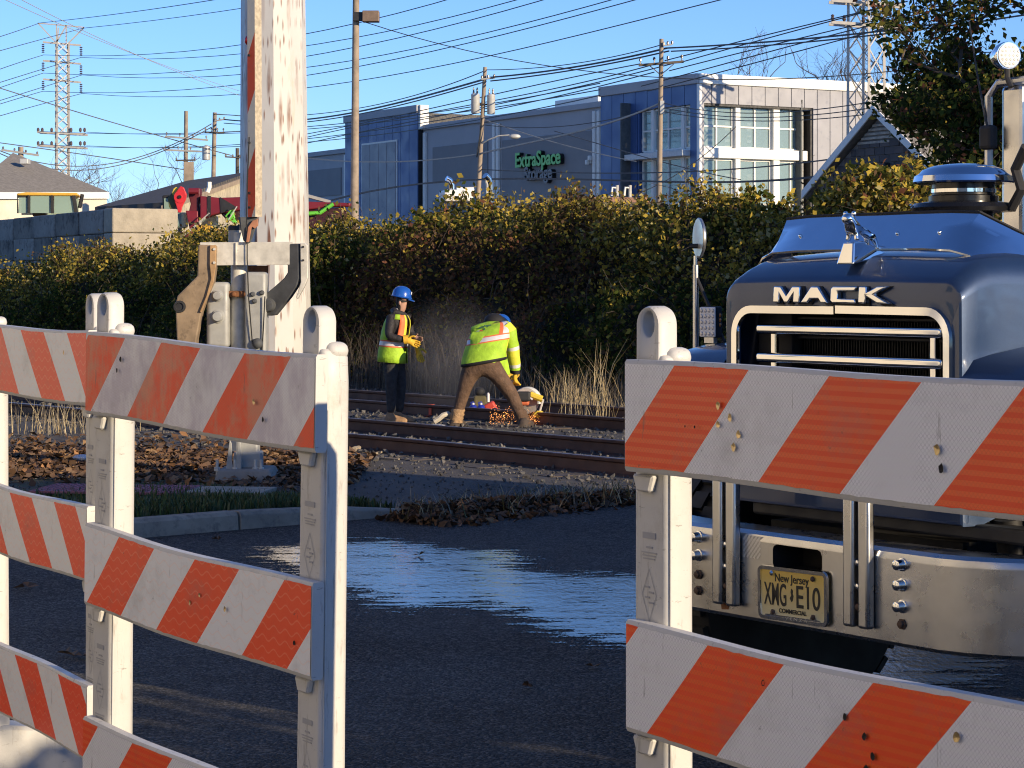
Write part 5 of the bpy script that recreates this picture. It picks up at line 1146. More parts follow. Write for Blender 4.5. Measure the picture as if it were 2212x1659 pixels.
# windows
t = NT('office_glass'); M_oglass = t.set(Base_Color=(.34, .46, .46), Roughness=.04, Specular_IOR_Level=1., Metallic=.1, Alpha=.5)
M_blind = pm('white_shelf', (.62, .64, .64), .7, var=.1); M_int = pm('dim_interior', (.10, .11, .11), .8, var=.2)
def window(x0, x1, z0, z1, M_, cols, rows, d=.42):
    w = bpy.data.objects.new('window', None); C.objects.link(w); w.parent = bld; fw = .075
    dx = (x1 - x0) / cols; dz = (z1 - z0) / rows
    for i in range(cols):
        for j in range(rows): lbox('pane', x0 + i * dx + fw * .6, x0 + (i + 1) * dx - fw * .6, d, d + .03, z0 + j * dz + fw * .6, z0 + (j + 1) * dz - fw * .6, M_oglass, M_, w)
    for i in range(cols + 1): lbox('mullion', x0 + i * dx - fw / 2, x0 + i * dx + fw / 2, d - .06, d + .06, z0, z1, M_frame, M_, w)
    for j in range(rows + 1): lbox('transom', x0 + fw / 2 + .002, x1 - fw / 2 - .002, d - .055, d + .055, z0 + j * dz - fw / 2, z0 + j * dz + fw / 2, M_frame, M_, w)
    return w
# right wall: three bays, two storeys
zb_t, zb_b = zR(1640, 322), zR(1640, 344)
bays = [(tR(1523), tR(1592)), (tR(1607), tR(1674)), (tR(1692), tR(1744))]
for b0, b1 in bays:
    window(b0, b1, zb_t + .05, wrt - .05, MR, 2, 2); window(b0, b1, 3.3, zb_b - .05, MR, 2, 2)
for x0, x1 in ((bays[0][1], bays[1][0]), (bays[1][1], bays[2][0])): lbox('window_pier', x0 + .05, x1 - .05, .18, .5, .5, wrt - .01, M_frame, MR, bevel=.03)
lbox('window_band', wr0 + .01, bays[2][1] + .1, .1, .55, zb_b, zb_t, M_cream, MR, bevel=.03)
lbox('window_reveal', wr1 - .12, wr1, .06, .6, .5, wrt, M_dark, MR); lbox('window_reveal', wr0, wr1, .06, .7, wrt - .1, wrt, M_dark, MR)
# left wall windows
bl = [(-tL(1383), -tL(1402)), (-tL(1409), -tL(1467)), (-tL(1475), -tL(1490))]; zl_t, zl_b = zL(1430, 326), zL(1430, 342)
for (b0, b1), c in zip(bl, (1, 2, 1)):
    window(b0, b1, zl_t + .05, wzt - .05, ML, c, 2, .2); window(b0, b1, 3.3, zl_b - .05, ML, c, 2, .2)
for x0, x1 in ((bl[0][1], bl[1][0]), (bl[1][1], bl[2][0])): lbox('window_pier', x0 + .02, x1 - .02, .08, .3, .5, wzt - .01, M_frame, ML, bevel=.02)
lbox('window_band', wl0 + .15, wl1, .06, .35, zl_b, zl_t, M_frame, ML, bevel=.03); lbox('window_reveal', wl0, wl0 + .12, .06, .28, .5, wzt, M_blue, ML)
# inside: floor slab, shelves with gaps, back wall
lbox('interior_wall', -.5, 8, 5.5, 5.6, .2, 10.0, M_int, MR); lbox('interior_wall', wl0 - .5, 0, 5.6, 5.7, .2, 10.0, M_int, ML); lbox('interior_floor', -.4, 8, .62, 5.4, zb_b + .1, zb_t - .1, M_blind, MR)
for zs in np.arange(3.4, zb_b - .5, .26): lbox('shelf', .35, 5.2, 1.3, 1.5, zs, zs + .12, M_blind, MR)
for zs in np.arange(zb_t + .1, wrt - .7, .26): lbox('shelf', .35, 5.2, 1.3, 1.5, zs, zs + .12, M_blind, MR)
for x in (.9, 1.9, 3.1, 4.3): lbox('shelf_post', x, x + .35, 1.15, 1.28, .5, wrt - .5, M_int, MR)
for x, z, hh in ((3.05, 5.6, .9), (3.0, 3.4, 1.3)): lbox('cardboard_sign', x, x + .62, .8, .84, z, z + hh, pm('cardboard', (.45, .30, .15), .8), MR)
# sign
M_sgreen = pm('sign_green', (.20, .62, .17), .45, var=.05); M_sblack = pm('sign_black', (.01, .01, .01), .4); M_swhite = pm('sign_grey_face', (.20, .20, .21), .5)
sg = thing('wall_sign', 'raised ExtraSpace Storage lettering on the grey stucco wall', 'sign', BC, angL)
def sign_word(txt, x0, x1, z0, h, face, spacing=1.):
    x = x0; probe = text_mesh(txt, h, .0); wtot = max(v.co.x for v in probe.vertices) - min(v.co.x for v in probe.vertices); k = (x1 - x0) / wtot; bpy.data.meshes.remove(probe)
    for i, ch in enumerate(txt):
        pre = text_mesh(txt[:i + 1], h, .0, align='LEFT'); r = max(v.co.x for v in pre.vertices) * k; bpy.data.meshes.remove(pre)
        me = text_mesh(ch, h, .02, .022 * h, align='LEFT'); wmx = max(v.co.x for v in me.vertices) * k; bpy.data.meshes.remove(me)
        f = text_obj('letter', ch, h, .02, face, sg, (x0 + r - wmx, .04, z0), bold=.022 * h, xs=k, align='LEFT')
        text_obj('letter_side', ch, h, .10, M_sblack, f, (.0, .125, 0), bold=.024 * h, xs=k, align='LEFT')
sign_word('ExtraSpace', -tL(1111), -tL(1207), zL(1160, 357), 1.02, M_sgreen); sign_word('Storage', -tL(1131), -tL(1190), zL(1160, 387), .92, M_swhite)
wlp = thing('wall_lamp', 'small white floodlight fixed on the grey wall right of the sign', 'lamp', BC, angL)
xl = -tL(1267); zl = zL(1267, 346)
for dx in (-.12, .12): MB().box((xl + dx, .1, zl + dx * .8), (.18, .16, .24)).build('lamp_head', M_cream, wlp, bevel=.04)
MB().box((xl, .24, zl), (.1, .1, .3)).build('lamp_bracket', M_cream, wlp)

# ------------------------------------------------------------------ block house with gable at the right
t = NT('roof_shingles'); x, y, z = t.sep()
M_shing = t.set(Base_Color=t.mix(t.step(t.noise(7, 6, .7), .3, .7), (.15, .14, .125), (.28, .26, .23)), Roughness=.95); t.bump(t.noise(18, 4, .7), .5, .03)
M_block = [pm('cinder_block_a', (.105, .092, .088), .9, var=.2, scale=5, bump=.4, bscale=30), pm('cinder_block_b', (.125, .105, .098), .9, var=.2, scale=5, bump=.4, bscale=30), pm('cinder_block_c', (.088, .08, .08), .9, var=.2, scale=5, bump=.4, bscale=30)]
M_mort = pm('mortar', (.26, .24, .22), .9, var=.1)
GA = Vector((9.68, 60, 0)); gh = thing('block_house', 'dark cinder block house with white edged gable behind the tree', 'house', GA, angL); wG, zA, zE = 2.75, 6.15, 4.25
MB().prism([(-wG, 0), (wG, 0), (wG, zE), (0, zA - .05), (-wG, zE)], .05, 7.5).build('wall', M_mort, gh)
bmesh_ = {}
for j in range(17):
    z0 = 2.0 + j * .205
    for i in range(-8, 9):
        x0 = i * .405 + (.2 if j % 2 else 0); lim = lambda zz: wG if zz < zE else wG * (zA - zz) / (zA - zE)
        l = lim(z0 + .2) - .05; a, b = max(x0 + .008, -l), min(x0 + .397, l)
        if b - a < .08 or z0 > 5.35: continue
        key = (round(b - a, 2), (i + j) % 3)
        if key not in bmesh_:
            o = MB().box((0, 0, 0), (b - a, .06, .19)).build('block', M_block[(i * 7 + j) % 3], gh, bevel=.008, seg=1); bmesh_[key] = o.data; mod = True
        else: o = bpy.data.objects.new('block', bmesh_[key]); C.objects.link(o); o.parent = gh
        o.location = ((a + b) / 2, .03 + random.uniform(-.006, .006), z0 + .1)
for k in range(5): zz = 5.42 + k * .11; l = wG * (zA - zz) / (zA - zE) - .12; MB().box((0, .03, zz), (2 * l, .07, .06)).build('gable_board', pm('gable_board', (.42, .37, .30), .8, var=.3), gh)
for sx in (-1, 1):
    MB().prism([(0, zA), (sx * (wG + .35), zE - .25), (sx * (wG + .35), zE - .02), (0, zA + .24)], -.25, -.20).build('rake_board', M_cream, gh, bevel=.01)
    MB().prism([(0, zA + .05), (sx * (wG + .38), zE - .22), (sx * (wG + .38), zE - .10), (0, zA + .26)], -.2, 7.8).build('roof_slope', M_shing, gh)
MB().box((.35, -.1, 4.75), (.22, .2, .2)).build('wall_lamp', M_dark, gh, bevel=.03)

# ------------------------------------------------------------------ houses at the left
M_stucco = pm('cream_stucco', (.66, .60, .49), .85, var=.12, scale=1.5, bump=.2)
h1 = thing('house', 'cream house with grey hipped shingle roof at the left edge', 'house', (0, 0, 0))
fl_, fr_, ap = W(-75, 415, 80), W(236, 415, 88), W(28, 330, 88.5); bk = Vector((-3.0, 15, 0))
bl_, br_ = fl_ + bk + Vector((-1, 0, 0)), fr_ + bk
r_ = MB().add([fl_, fr_, br_, bl_, ap, ap + bk * .2], [(0, 1, 4), (1, 2, 5, 4), (2, 3, 5), (3, 0, 4, 5)]); r_.build('roof', M_shing, h1)
e = Vector((0, 0, -.25)); MB().add([fl_, fr_, fr_ + e, fl_ + e, fl_ + bk, fl_ + bk + e], [(0, 3, 2, 1), (0, 4, 5, 3)]).build('fascia', M_cream, h1)
ins = lambda p, q: p.lerp(q, .03) + Vector((0, .35, -.2))
a_, b_ = ins(fl_, fr_), ins(fr_, fl_); MB().add([a_, b_, Vector((b_.x, b_.y, 0)), Vector((a_.x, a_.y, 0)), b_ + bk, Vector(((b_ + bk).x, (b_ + bk).y, 0)), a_ + bk, Vector(((a_ + bk).x, (a_ + bk).y, 0))], [(0, 3, 2, 1), (1, 2, 5, 4), (0, 6, 7, 3)]).build('wall', M_stucco, h1)
vp = W(54, 349, 86.5); MB().box(vp, (.32, .5, .2)).build('roof_vent', M_xfmr, h1, bevel=.03)
sh_ = thing('shed', 'long low shed with dark corrugated roof and pale gable wall', 'shed', (0, 0, 0))
A, B, Cc, Dd = W(205, 447, 70), W(405, 390, 82), W(545, 370, 84), W(355, 437, 68)
t = NT('corrugated_roof'); M_corr = t.set(Base_Color=t.mix(t.noise(4, 5, .7), (.05, .048, .045), (.12, .11, .10)), Roughness=.8); t.bump(t.ma('SINE', t.ma('MULTIPLY', t.sep()[1], 14.)), .8, .05)
dn = Vector((0, 0, -.22)); MB().add([A, Dd, Cc, B, A + dn, Dd + dn, Cc + dn, B + dn], [(0, 1, 2, 3), (0, 4, 5, 1), (1, 5, 6, 2), (2, 6, 7, 3), (4, 7, 6, 5)]).build('roof', M_corr, sh_)
D1, C1 = Dd + dn * 1.2 + Vector((-.05, .2, 0)), Cc + dn * 1.2 + Vector((-.05, .2, 0))
MB().add([D1, C1, Vector((C1.x, C1.y, 0)), Vector((D1.x, D1.y, 0))], [(0, 3, 2, 1)]).build('gable_wall', pm('stained_stucco', (.50, .44, .32), .9, var=.2, scale=2, dirt=(.28, .25, .17), dlo=.5, dhi=.7), sh_)
MB().tube([Dd + Vector((0, -.12, -.18)), Cc + Vector((0, -.12, -.18))], .11, 4).build('rake_board', M_wood, sh_)
A1, D3 = A + dn * 1.3 + Vector((.1, .3, 0)), Dd + dn * 1.3 + Vector((-.1, .3, 0)); MB().add([A1, D3, Vector((D3.x, D3.y, 0)), Vector((A1.x, A1.y, 0))], [(0, 3, 2, 1)]).build('open_side_shade', M_dark, sh_)  # dark sheet standing for the shade inside the opening
pst = thing('chimney_post', 'pale wooden post standing on the shed ridge', 'post', (0, 0, 0)); MB().box(W(408, 372, 83), (.32, .3, .75)).build('post', M_wood, pst); MB().tube([W(452, 393, 66), W(452, 405, 66), W(448, 415, 66)], .07, 8).build('vent_pipe', M_cream, sh_)

# ------------------------------------------------------------------ yard behind the thicket
bw = thing('block_wall', 'stacked grey concrete blocks standing behind the thicket at the left', 'wall', (-9.34, 52, 0), angL)
M_cb = [pm('stained_block', (.23, .205, .17), .9, var=.3, scale=1.2, bump=.5, bscale=14, bdist=.02, dirt=(.06, .055, .05), dlo=.48, dhi=.66), pm('grey_block', (.31, .28, .24), .9, var=.2, scale=2, bump=.5, bscale=14, bdist=.02, dirt=(.12, .11, .10), dlo=.5, dhi=.7)]
for j in range(6):
    for i in range(6):
        MB().box((0, 0, 0), (1.70, .60, .555)).build('concrete_block', M_cb[(i + j) % 2], bw, bevel=.03, loc=(-.86 - i * 1.72 - (.0 if j % 2 else -.0), .302 + random.uniform(-.02, .02), .283 + j * .563 - .01 * i * (j == 5)))
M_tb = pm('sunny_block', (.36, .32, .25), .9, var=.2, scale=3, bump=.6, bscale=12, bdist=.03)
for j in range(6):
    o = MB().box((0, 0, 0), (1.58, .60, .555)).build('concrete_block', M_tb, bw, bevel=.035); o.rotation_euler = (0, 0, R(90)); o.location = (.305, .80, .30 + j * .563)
# excavator
exc = thing('excavator', 'yellow excavator cab with greenish windows above the concrete blocks', 'excavator', W(104, HY, 60) - Vector((0, 0, CAM_H)), R(8)); es = FPX / 60
ex_ = lambda px: (px - 104) / es; ez = lambda py: CAM_H - (py - HY) / es
M_cyel = pm('machine_yellow', (.62, .36, .04), .5, var=.1); M_cglass = NT('cab_glass').set(Base_Color=(.30, .42, .36), Roughness=.05, Specular_IOR_Level=1., Alpha=.75)
rf = MB().prism([(ex_(60), ez(417)), (ex_(168), ez(418)), (ex_(170), ez(424)), (ex_(40), ez(424)), (ex_(42), ez(420))], -.5, .9).build('cab_roof', M_cyel, exc, bevel=.03)
MB().box((ex_(53), -.3, ez(424)), (.3, .3, .12)).build('lamp_cluster', M_black, exc, bevel=.03)
for px0, px1 in ((41, 44), (63, 69), (112, 119), (162, 170)): MB().prism([(ex_(px0), ez(462)), (ex_(px1), ez(462)), (ex_(px1 - 2 if px1 < 150 else px1 - 6), ez(423)), (ex_(px0 - (0 if px0 < 150 else 6)), ez(423))], -.5, -.38).build('cab_pillar', M_black, exc, bevel=.01)
for px0, px1 in ((44, 63), (69, 112), (119, 162)): MB().box(((ex_(px0) + ex_(px1)) / 2, -.43, ez(442)), (ex_(px1) - ex_(px0), .02, .47)).build('cab_window', M_cglass, exc)
MB().box((ex_(104), .85, ez(442)), (1.5, .03, .5)).build('rear_window', M_cglass, exc)
MB().box((ex_(85), .1, ez(448)), (.35, .4, .5)).build('seat', M_black, exc, bevel=.06); MB().prism([(ex_(36), ez(474)), (ex_(175), ez(474)), (ex_(190), 1.0), (ex_(30), 1.0)], -.55, 1.0).build('body', M_cyel, exc, bevel=.04)
for sy in (-.7, .9): MB().box((.2, sy, .5), (3.2, .5, .95)).build('crawler_track', M_black, exc, bevel=.3, seg=3)
MB().tube([(ex_(172), -.3, ez(450)), (ex_(178), -.3, ez(420))], .05, 6).build('exhaust', M_dark, exc)
# maroon crane with folded boom
CY = 57.; cs_ = FPX / CY; crn = thing('crane', 'maroon folding crane boom with red, yellow and green sheave blocks', 'crane', (W(520, HY, CY).x, CY, 0))
c5 = lambda x, y: ((328.3 + .2031 * x - 520) / cs_, CAM_H - (380.2 + .2031 * y - HY) / cs_)
M_mar = pm('maroon_paint', (.19, .018, .028), .4, .1, var=.15, scale=2); M_sred = pm('red_paint', (.58, .03, .035), .4, var=.1); M_sgr = pm('green_paint', (.14, .55, .05), .45, var=.1); M_syel = pm('yellow_paint', (.66, .48, .05), .45, var=.1); M_oliv = pm('olive_paint', (.10, .10, .03), .5, var=.2)
MB().prism([c5(*p) for p in ((525, 215), (735, 235), (1000, 225), (1660, 275), (2120, 290), (2110, 330), (1900, 330), (1660, 365), (1000, 360), (735, 400), (640, 425), (525, 470))], -.25, .25).build('boom', M_mar, crn, bevel=.03)
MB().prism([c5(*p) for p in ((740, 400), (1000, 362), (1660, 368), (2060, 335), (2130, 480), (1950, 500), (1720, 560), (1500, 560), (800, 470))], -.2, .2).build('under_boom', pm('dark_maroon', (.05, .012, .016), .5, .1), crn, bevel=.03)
MB().prism([c5(*p) for p in ((735, 225), (745, 400), (930, 345))], -.27, -.252).build('boom_gusset', M_dark, crn)
MB().prism([c5(*p) for p in ((605, 212), (640, 216), (640, 420), (605, 440))], -.27, -.252).build('boom_band', M_dark, crn)
MB().prism([c5(*p) for p in ((370, 370), (500, 375), (505, 600), (515, 720), (420, 745), (310, 610), (350, 590), (420, 600))], -.22, .1).build('folded_leg', M_mar, crn, bevel=.02)
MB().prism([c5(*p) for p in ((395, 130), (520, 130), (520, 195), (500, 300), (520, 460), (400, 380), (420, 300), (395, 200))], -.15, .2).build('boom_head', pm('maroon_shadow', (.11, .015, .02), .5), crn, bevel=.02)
MB().tube([(c5(410, 165)[0], -.3, c5(410, 165)[1]), (c5(515, 165)[0], -.3, c5(515, 165)[1])], .08, 10).build('head_pin', M_mar, crn)
for (pl_, mt, y0, nm) in (([(330, 115), (365, 130), (395, 200), (385, 260), (350, 330), (335, 395), (305, 395), (285, 320), (262, 260), (275, 190), (310, 140)], M_sred, -.45, 'red_sheave_plate'), ([(275, 122), (305, 140), (310, 190), (250, 215), (230, 190), (250, 140)], M_syel, -.34, 'yellow_sheave_plate'), ([(230, 180), (275, 200), (275, 300), (240, 400), (200, 330), (188, 240)], M_oliv, -.32, 'olive_sheave_plate')):
    s_ = MB().prism([c5(*p) for p in pl_], y0, y0 + .07).build(nm, mt, crn, bevel=.015)
q = c5(327, 230); sp_ = MB().lathe([(.16, 0), (.15, .012), (.06, .014), (.05, .04), (.02, .045)], 20, Matrix.Translation((q[0], -.45, q[1])) @ Matrix.Rotation(R(90), 4, 'X')).build('sheave', M_sred, crn, smooth=True); MB().lathe([(.045, 0), (.04, .01)], 10, Matrix.Translation((q[0], -.495, q[1])) @ Matrix.Rotation(R(90), 4, 'X')).build('axle_cap', M_hole, sp_)
MB().prism([c5(*p) for p in ((800, 430), (850, 370), (895, 362), (900, 430), (930, 500), (915, 525), (860, 480), (815, 470))], -.45, -.38).build('hook_block', M_sgr, crn, bevel=.015); q = c5(847, 432); MB().lathe([(.05, 0), (.04, .015)], 10, Matrix.Translation((q[0], -.45, q[1])) @ Matrix.Rotation(R(90), 4, 'X')).build('hook_pin', M_hole, crn)
MB().tube([(c5(1670, 405)[0], -.35, c5(1670, 405)[1]), (c5(1800, 395)[0], -.35, c5(1800, 395)[1]), (c5(1940, 300)[0], -.35, c5(1940, 300)[1])], .05, 6).build('green_link', M_sgr, crn)
MB().tube([(c5(1660, 215)[0], -.1, c5(1660, 215)[1]), (c5(1900, 280)[0], -.1, c5(1900, 280)[1])], .05, 5).build('jib_rail', M_wiregrey, crn)
for a_, b_ in (((640, 400), (220, 770)), ((600, 450), (260, 740)), ((930, 330), (790, 560))): MB().tube([(c5(*a_)[0], -.5, c5(*a_)[1]), (c5(*b_)[0], -.6, c5(*b_)[1])], .018, 4).build('rope', M_wiregrey, crn)
MB().box((.3, .6, 1.4), (4.6, 2.2, 1.0)).build('carrier', M_cyel, crn, bevel=.08); MB().prism([c5(*p) for p in ((500, 530), (640, 530), (700, 555), (700, 640), (490, 640))], -.3, .4).build('side_deck', M_cyel, crn, bevel=.03)
MB().box((c5(310, 470)[0], .15, c5(310, 470)[1]), (.28, .3, .40)).build('small_window', M_cglass, crn, bevel=.06); MB().box((c5(600, 480)[0], .3, c5(600, 480)[1]), (.4, .3, .3)).build('small_window', M_cglass, crn, bevel=.06)
cb_ = MB().prism([c5(*p) for p in ((95, 200), (215, 195), (240, 640), (110, 640))], .2, 1.4).build('operator_cab', M_black, crn, bevel=.03); MB().prism([c5(*p) for p in ((115, 235), (185, 232), (190, 360), (118, 365))], .18, .199).build('cab_window', M_cglass, cb_); MB().prism([c5(*p) for p in ((170, 390), (235, 385), (235, 500), (178, 505))], .18, .199).build('cab_window', M_cglass, cb_)
for x in (-1.4, 1.2): MB().lathe([(.2, -.3), (.45, -.3), (.5, -.2), (.5, .2), (.45, .3), (.2, .3)], 20, Matrix.Translation((x, .3, .5)) @ Matrix.Rotation(R(90), 4, 'X')).build('wheel', M_black, crn, smooth=True)
# trailer stacked with beams, vents, white machine
tr2 = thing('trailer', 'flat trailer with brown steel beams behind the thicket below the sign', 'trailer', W(1310, HY, 45) - Vector((0, 0, CAM_H)), R(14)); k_ = 45 / FPX
for j in range(3): MB().box((0, .25 * j - .3, CAM_H + 182 * k_), (1.55, .2, .10)).build('steel_beam', pm('brown_primer', (.25, .13, .09), .7, var=.2), tr2, bevel=.008)
MB().box((.1, 0, CAM_H + 172 * k_), (1.75, 1.2, .07)).build('deck', M_dark, tr2); MB().box((0, 0, 1.3), (1.6, .9, 1.6)).build('trailer_frame', M_black, tr2)
for px_, lab in ((1333, 'left'), (1361, 'right')):
    v_ = thing('vent_pipe', 'short pale vent pipe with a gooseneck, %s of two above the thicket' % lab, 'pipe', W(px_, HY, 47) - Vector((0, 0, CAM_H)), 0, 'vent pipes behind the thicket')
    top = CAM_H + (HY - 400) * 47 / FPX; MB().tube([(0, 0, 0), (0, 0, top)], .033, 8).build('pipe', M_galv, v_, smooth=True); MB().tube([(0, 0, top - .06), (-.1, -.02, top - .05), (-.12, -.02, top - .22)], .025, 6).build('gooseneck', M_cream, v_, smooth=True)
wm_ = thing('white_truck', 'white machine with two chrome exhaust pipes glinting above the thicket', 'truck', W(1000, HY, 48) - Vector((0, 0, CAM_H)), R(10)); k_ = 48 / FPX; mz = lambda py: CAM_H + (HY - py) * k_; mxx = lambda px: (px - 1000) * k_
MB().box((mxx(985), 0, mz(424)), (.62, .8, .25)).build('body', M_cream, wm_, bevel=.05); MB().box((0, .1, 1.6), (1.2, 1.0, 3.0 - .3)).build('chassis', M_dark, wm_)
MB().tube([(mxx(985), -.1, mz(412)), (mxx(1022), -.1, mz(411))], .07, 12).build('tank', M_cream, wm_, smooth=True); MB().tube([(mxx(975), -.1, mz(420)), (mxx(974), -.1, mz(400)), (mxx(970), -.12, mz(390)), (mxx(962), -.14, mz(386))], .06, 12).build('exhaust_pipe', M_chrome, wm_, smooth=True)
MB().tube([(mxx(1060), 0, .5), (mxx(1058), 0, mz(400)), (mxx(1055), -.03, mz(386)), (mxx(1047), -.08, mz(379))], .07, 12).build('exhaust_pipe', M_chrome, wm_, smooth=True)
# street side buildings beyond the left edge of the picture: their sunlit fronts light the shaded side of the barricades and show in the chrome
for i, (x, y, w, d, h) in enumerate(((-13.2, 4, 8, 24, 7.5), (-26, 28, 8, 14, 5.5), (-6, -24, 18, 9, 6))):
    hb = thing('house', ['off frame long house beside the road at the left', 'off frame house farther left along the road', 'off frame house behind the viewer'][i] + ' with cream walls', 'house', (x, y, 0)); MB().box((0, 0, h / 2), (w, d, h)).build('wall', M_stucco, hb); MB().prism([(-w / 2 - .3, h), (w / 2 + .3, h), (0, h + 2)], -d / 2 - .3, d / 2 + .3).build('roof', M_shing, hb)
    for k in range(4):
        for zz in (1.6, 4.4):
            if zz + 1 < h: MB().box((w / 2 + .02, -d / 2 + d * (k + .5) / 4, zz), (.08, 1.3, 1.5)).build('window', M_glass, hb)
# ------------------------------------------------------------------ workers
M_jean = pm('charcoal_trousers', (.035, .035, .036), .85, var=.35, scale=14, bump=.6, bscale=22, bdist=.02); M_jack = pm('black_padded_jacket', (.022, .019, .020), .7, var=.4, scale=18, bump=.7, bscale=26, bdist=.02)
M_skin = pm('skin', (.42, .24, .17), .55, var=.12, scale=20); M_lime = pm('lime_fabric', (.34, .56, .03), .7, var=.2, scale=9, bump=.5, bscale=18, bdist=.02); M_lime2 = pm('yellow_fabric', (.62, .60, .05), .7, var=.15, scale=9, bump=.4, bscale=20, bdist=.015)
M_orn = pm('orange_trim', (.72, .16, .05), .65, var=.12); M_silv = pm('silver_tape', (.66, .63, .62), .4, .1, var=.12, scale=12); M_glv = pm('yellow_glove', (.66, .40, .03), .7, var=.2, scale=20, bump=.3, bscale=60); M_boot = pm('tan_boot', (.34, .21, .11), .8, var=.3, scale=20)
M_helm = pm('blue_helmet', (.012, .09, .42), .25, var=.08, coat=.5); M_brown = pm('brown_work_trousers', (.115, .068, .042), .85, var=.3, scale=12, bump=.7, bscale=20, bdist=.02); M_hair = pm('dark_hair', (.012, .010, .010), .7); M_blk = pm('black_cloth', (.012, .012, .014), .75, var=.3)
def frame(px, py, Y):
    o = W(px, py, Y); s_ = Y / FPX
    return Vector((o.x, o.y, 0)), (lambda a, b, dy=0.: Vector(((a - px) * s_, dy, CAM_H - (b - HY) * s_)))
def hand(name, M_, mat, parent, curl=.6, bare=False, s=1.):
    """palm along +z of M_, fingers bending towards +x, thumb leaving the side of the palm (y)"""
    J = {'w': ((0, 0, -.02 * s), .026 * s), 'p': ((0, 0, .035 * s), (.019 * s, .034 * s)), 'k': ((.004 * s, 0, .075 * s), (.016 * s, .036 * s))}; E = [('w', 'p'), ('p', 'k')]
    for i, (yy, L) in enumerate(((-.030, .062), (-.010, .074), (.011, .070), (.030, .055))):
        a = curl; p = Vector((.006 * s, yy * s, .088 * s)); prev = 'k'
        for q in range(3):
            J['f%d%d' % (i, q)] = (tuple(p), .0105 * s); E.append((prev, 'f%d%d' % (i, q))); prev = 'f%d%d' % (i, q)
            p = p + Vector((math.sin(a), yy * .1, math.cos(a))) * L * s * .5; a += curl * .7
    for q, p in enumerate(((.006, -.042, .022), (.020, -.062, .046), (.034, -.066, .072))): J['t%d' % q] = (tuple(Vector(p) * s), .0115 * s); E.append(('p' if q == 0 else 't%d' % (q - 1), 't%d' % q))
    return skin(name, J, E, mat, parent, 1, M_)
def aim(p, d, roll=0.):
    return Matrix.Translation(p) @ Vector(d).to_track_quat('Z', 'X').to_matrix().to_4x4() @ Matrix.Rotation(R(roll), 4, 'Z')
def shell(name, secs, mats, parent, mi, n=28, gap=None):
    """garment round a body: secs = (centre, x-half, y-half, tilt)"""
    rings = []
    for c, rx, ry, tl in secs:
        M_ = Matrix.Translation(c) @ Matrix.Rotation(tl, 4, 'Y'); rr = []
        for k in range(n):
            a = 2 * math.pi * k / n; w_ = 1 + .05 * noise.noise(Vector((math.cos(a) * 2, math.sin(a) * 2, c.z * 9))); rr.append(M_ @ Vector((rx * w_ * math.cos(a), ry * w_ * math.sin(a), 0)))
        rings.append(rr)
    m = MB().loft(rings, caps=False, mi=mi)
    if gap:
        keep = [i for i in range(len(m.f)) if not gap(i // n, i % n)]; m.f = [m.f[i] for i in keep]; m.mi = [m.mi[i] for i in keep]
    o = m.build(name, mats, parent, smooth=True, angle=80); so = o.modifiers.new('solid', 'SOLIDIFY'); so.thickness = .008; so.offset = 1
    return o

# standing worker, facing right
o0, q = frame(856, 911, 27.5); w1 = thing('person', 'person in blue hard hat and orange trimmed lime vest standing, pulling on yellow gloves', 'person', o0)
J = {'pelvis': (q(850, 776), (.125, .10)), 'waist': (q(851, 750), (.125, .10)), 'chest': (q(857, 712), (.145, .115)), 'upper': (q(860, 690), (.125, .10)), 'neck': (q(863, 676), .055), 'jaw': (q(868, 663), (.062, .062)), 'skull': (q(867, 645), (.088, .078)), 'crown': (q(866, 633), .07),
     'shn': (q(846, 688, -.13), .068), 'eln': (q(841, 727, -.22), .058), 'wrn': (q(877, 733, -.24), .045), 'shf': (q(876, 688, .12), .066), 'elf': (q(885, 722, .16), .056), 'wrf': (q(900, 738, .02), .042),
     'hipn': (q(846, 786, -.07), .098), 'knn': (q(845, 842, -.08), .068), 'ann': (q(846, 893, -.08), .055), 'hipf': (q(859, 786, .08), .098), 'knf': (q(865, 840, .08), .068), 'anf': (q(861, 893, .08), .055), 'nose': (q(878, 654), .013)}
E = [('pelvis', 'waist'), ('waist', 'chest'), ('chest', 'upper'), ('upper', 'neck'), ('neck', 'jaw'), ('jaw', 'skull'), ('skull', 'crown'), ('upper', 'shn'), ('shn', 'eln'), ('eln', 'wrn'), ('upper', 'shf'), ('shf', 'elf'), ('elf', 'wrf'), ('pelvis', 'hipn'), ('hipn', 'knn'), ('knn', 'ann'), ('pelvis', 'hipf'), ('hipf', 'knf'), ('knf', 'anf'), ('skull', 'nose')]
zw, zn = q(0, 772).z, q(0, 677).z
skin('body', J, E, None, w1, 2, mats=[M_jean, M_jack, M_skin, M_hair], mats_fn=lambda c: 0 if c.z < zw and c.y > -.2 + (0 if c.z < .7 else .0) and not (c.x > q(872, 0).x and c.z > .6) else (1 if c.z < zn else (3 if c.x < q(866, 0).x else 2)))
secs = []
for py_, cx_, hw_, ry_ in ((783, 848, 31, .185), (770, 848, 31, .18), (757, 849, 30.5, .178), (750, 850, 30, .176), (747, 850, 30, .176), (738, 851, 29.5, .175), (735, 851, 29.5, .175), (715, 855, 29, .17), (700, 858, 28, .16), (690, 860, 25, .155), (682, 861, 20, .145), (677, 862, 13, .09)): secs.append((q(cx_, py_), hw_ * 27.5 / FPX, ry_, R(4)))
def vmi2(i, k):
    a = (k * 360 / 28 + 20) % 360; a = a if a < 180 else a - 360
    if i == 3 or i == 5: return 2
    if i == 4: return 3
    if i >= 6 and 24 < abs(a) < 62: return 1 if abs(a) < 43 else 2
    return 0
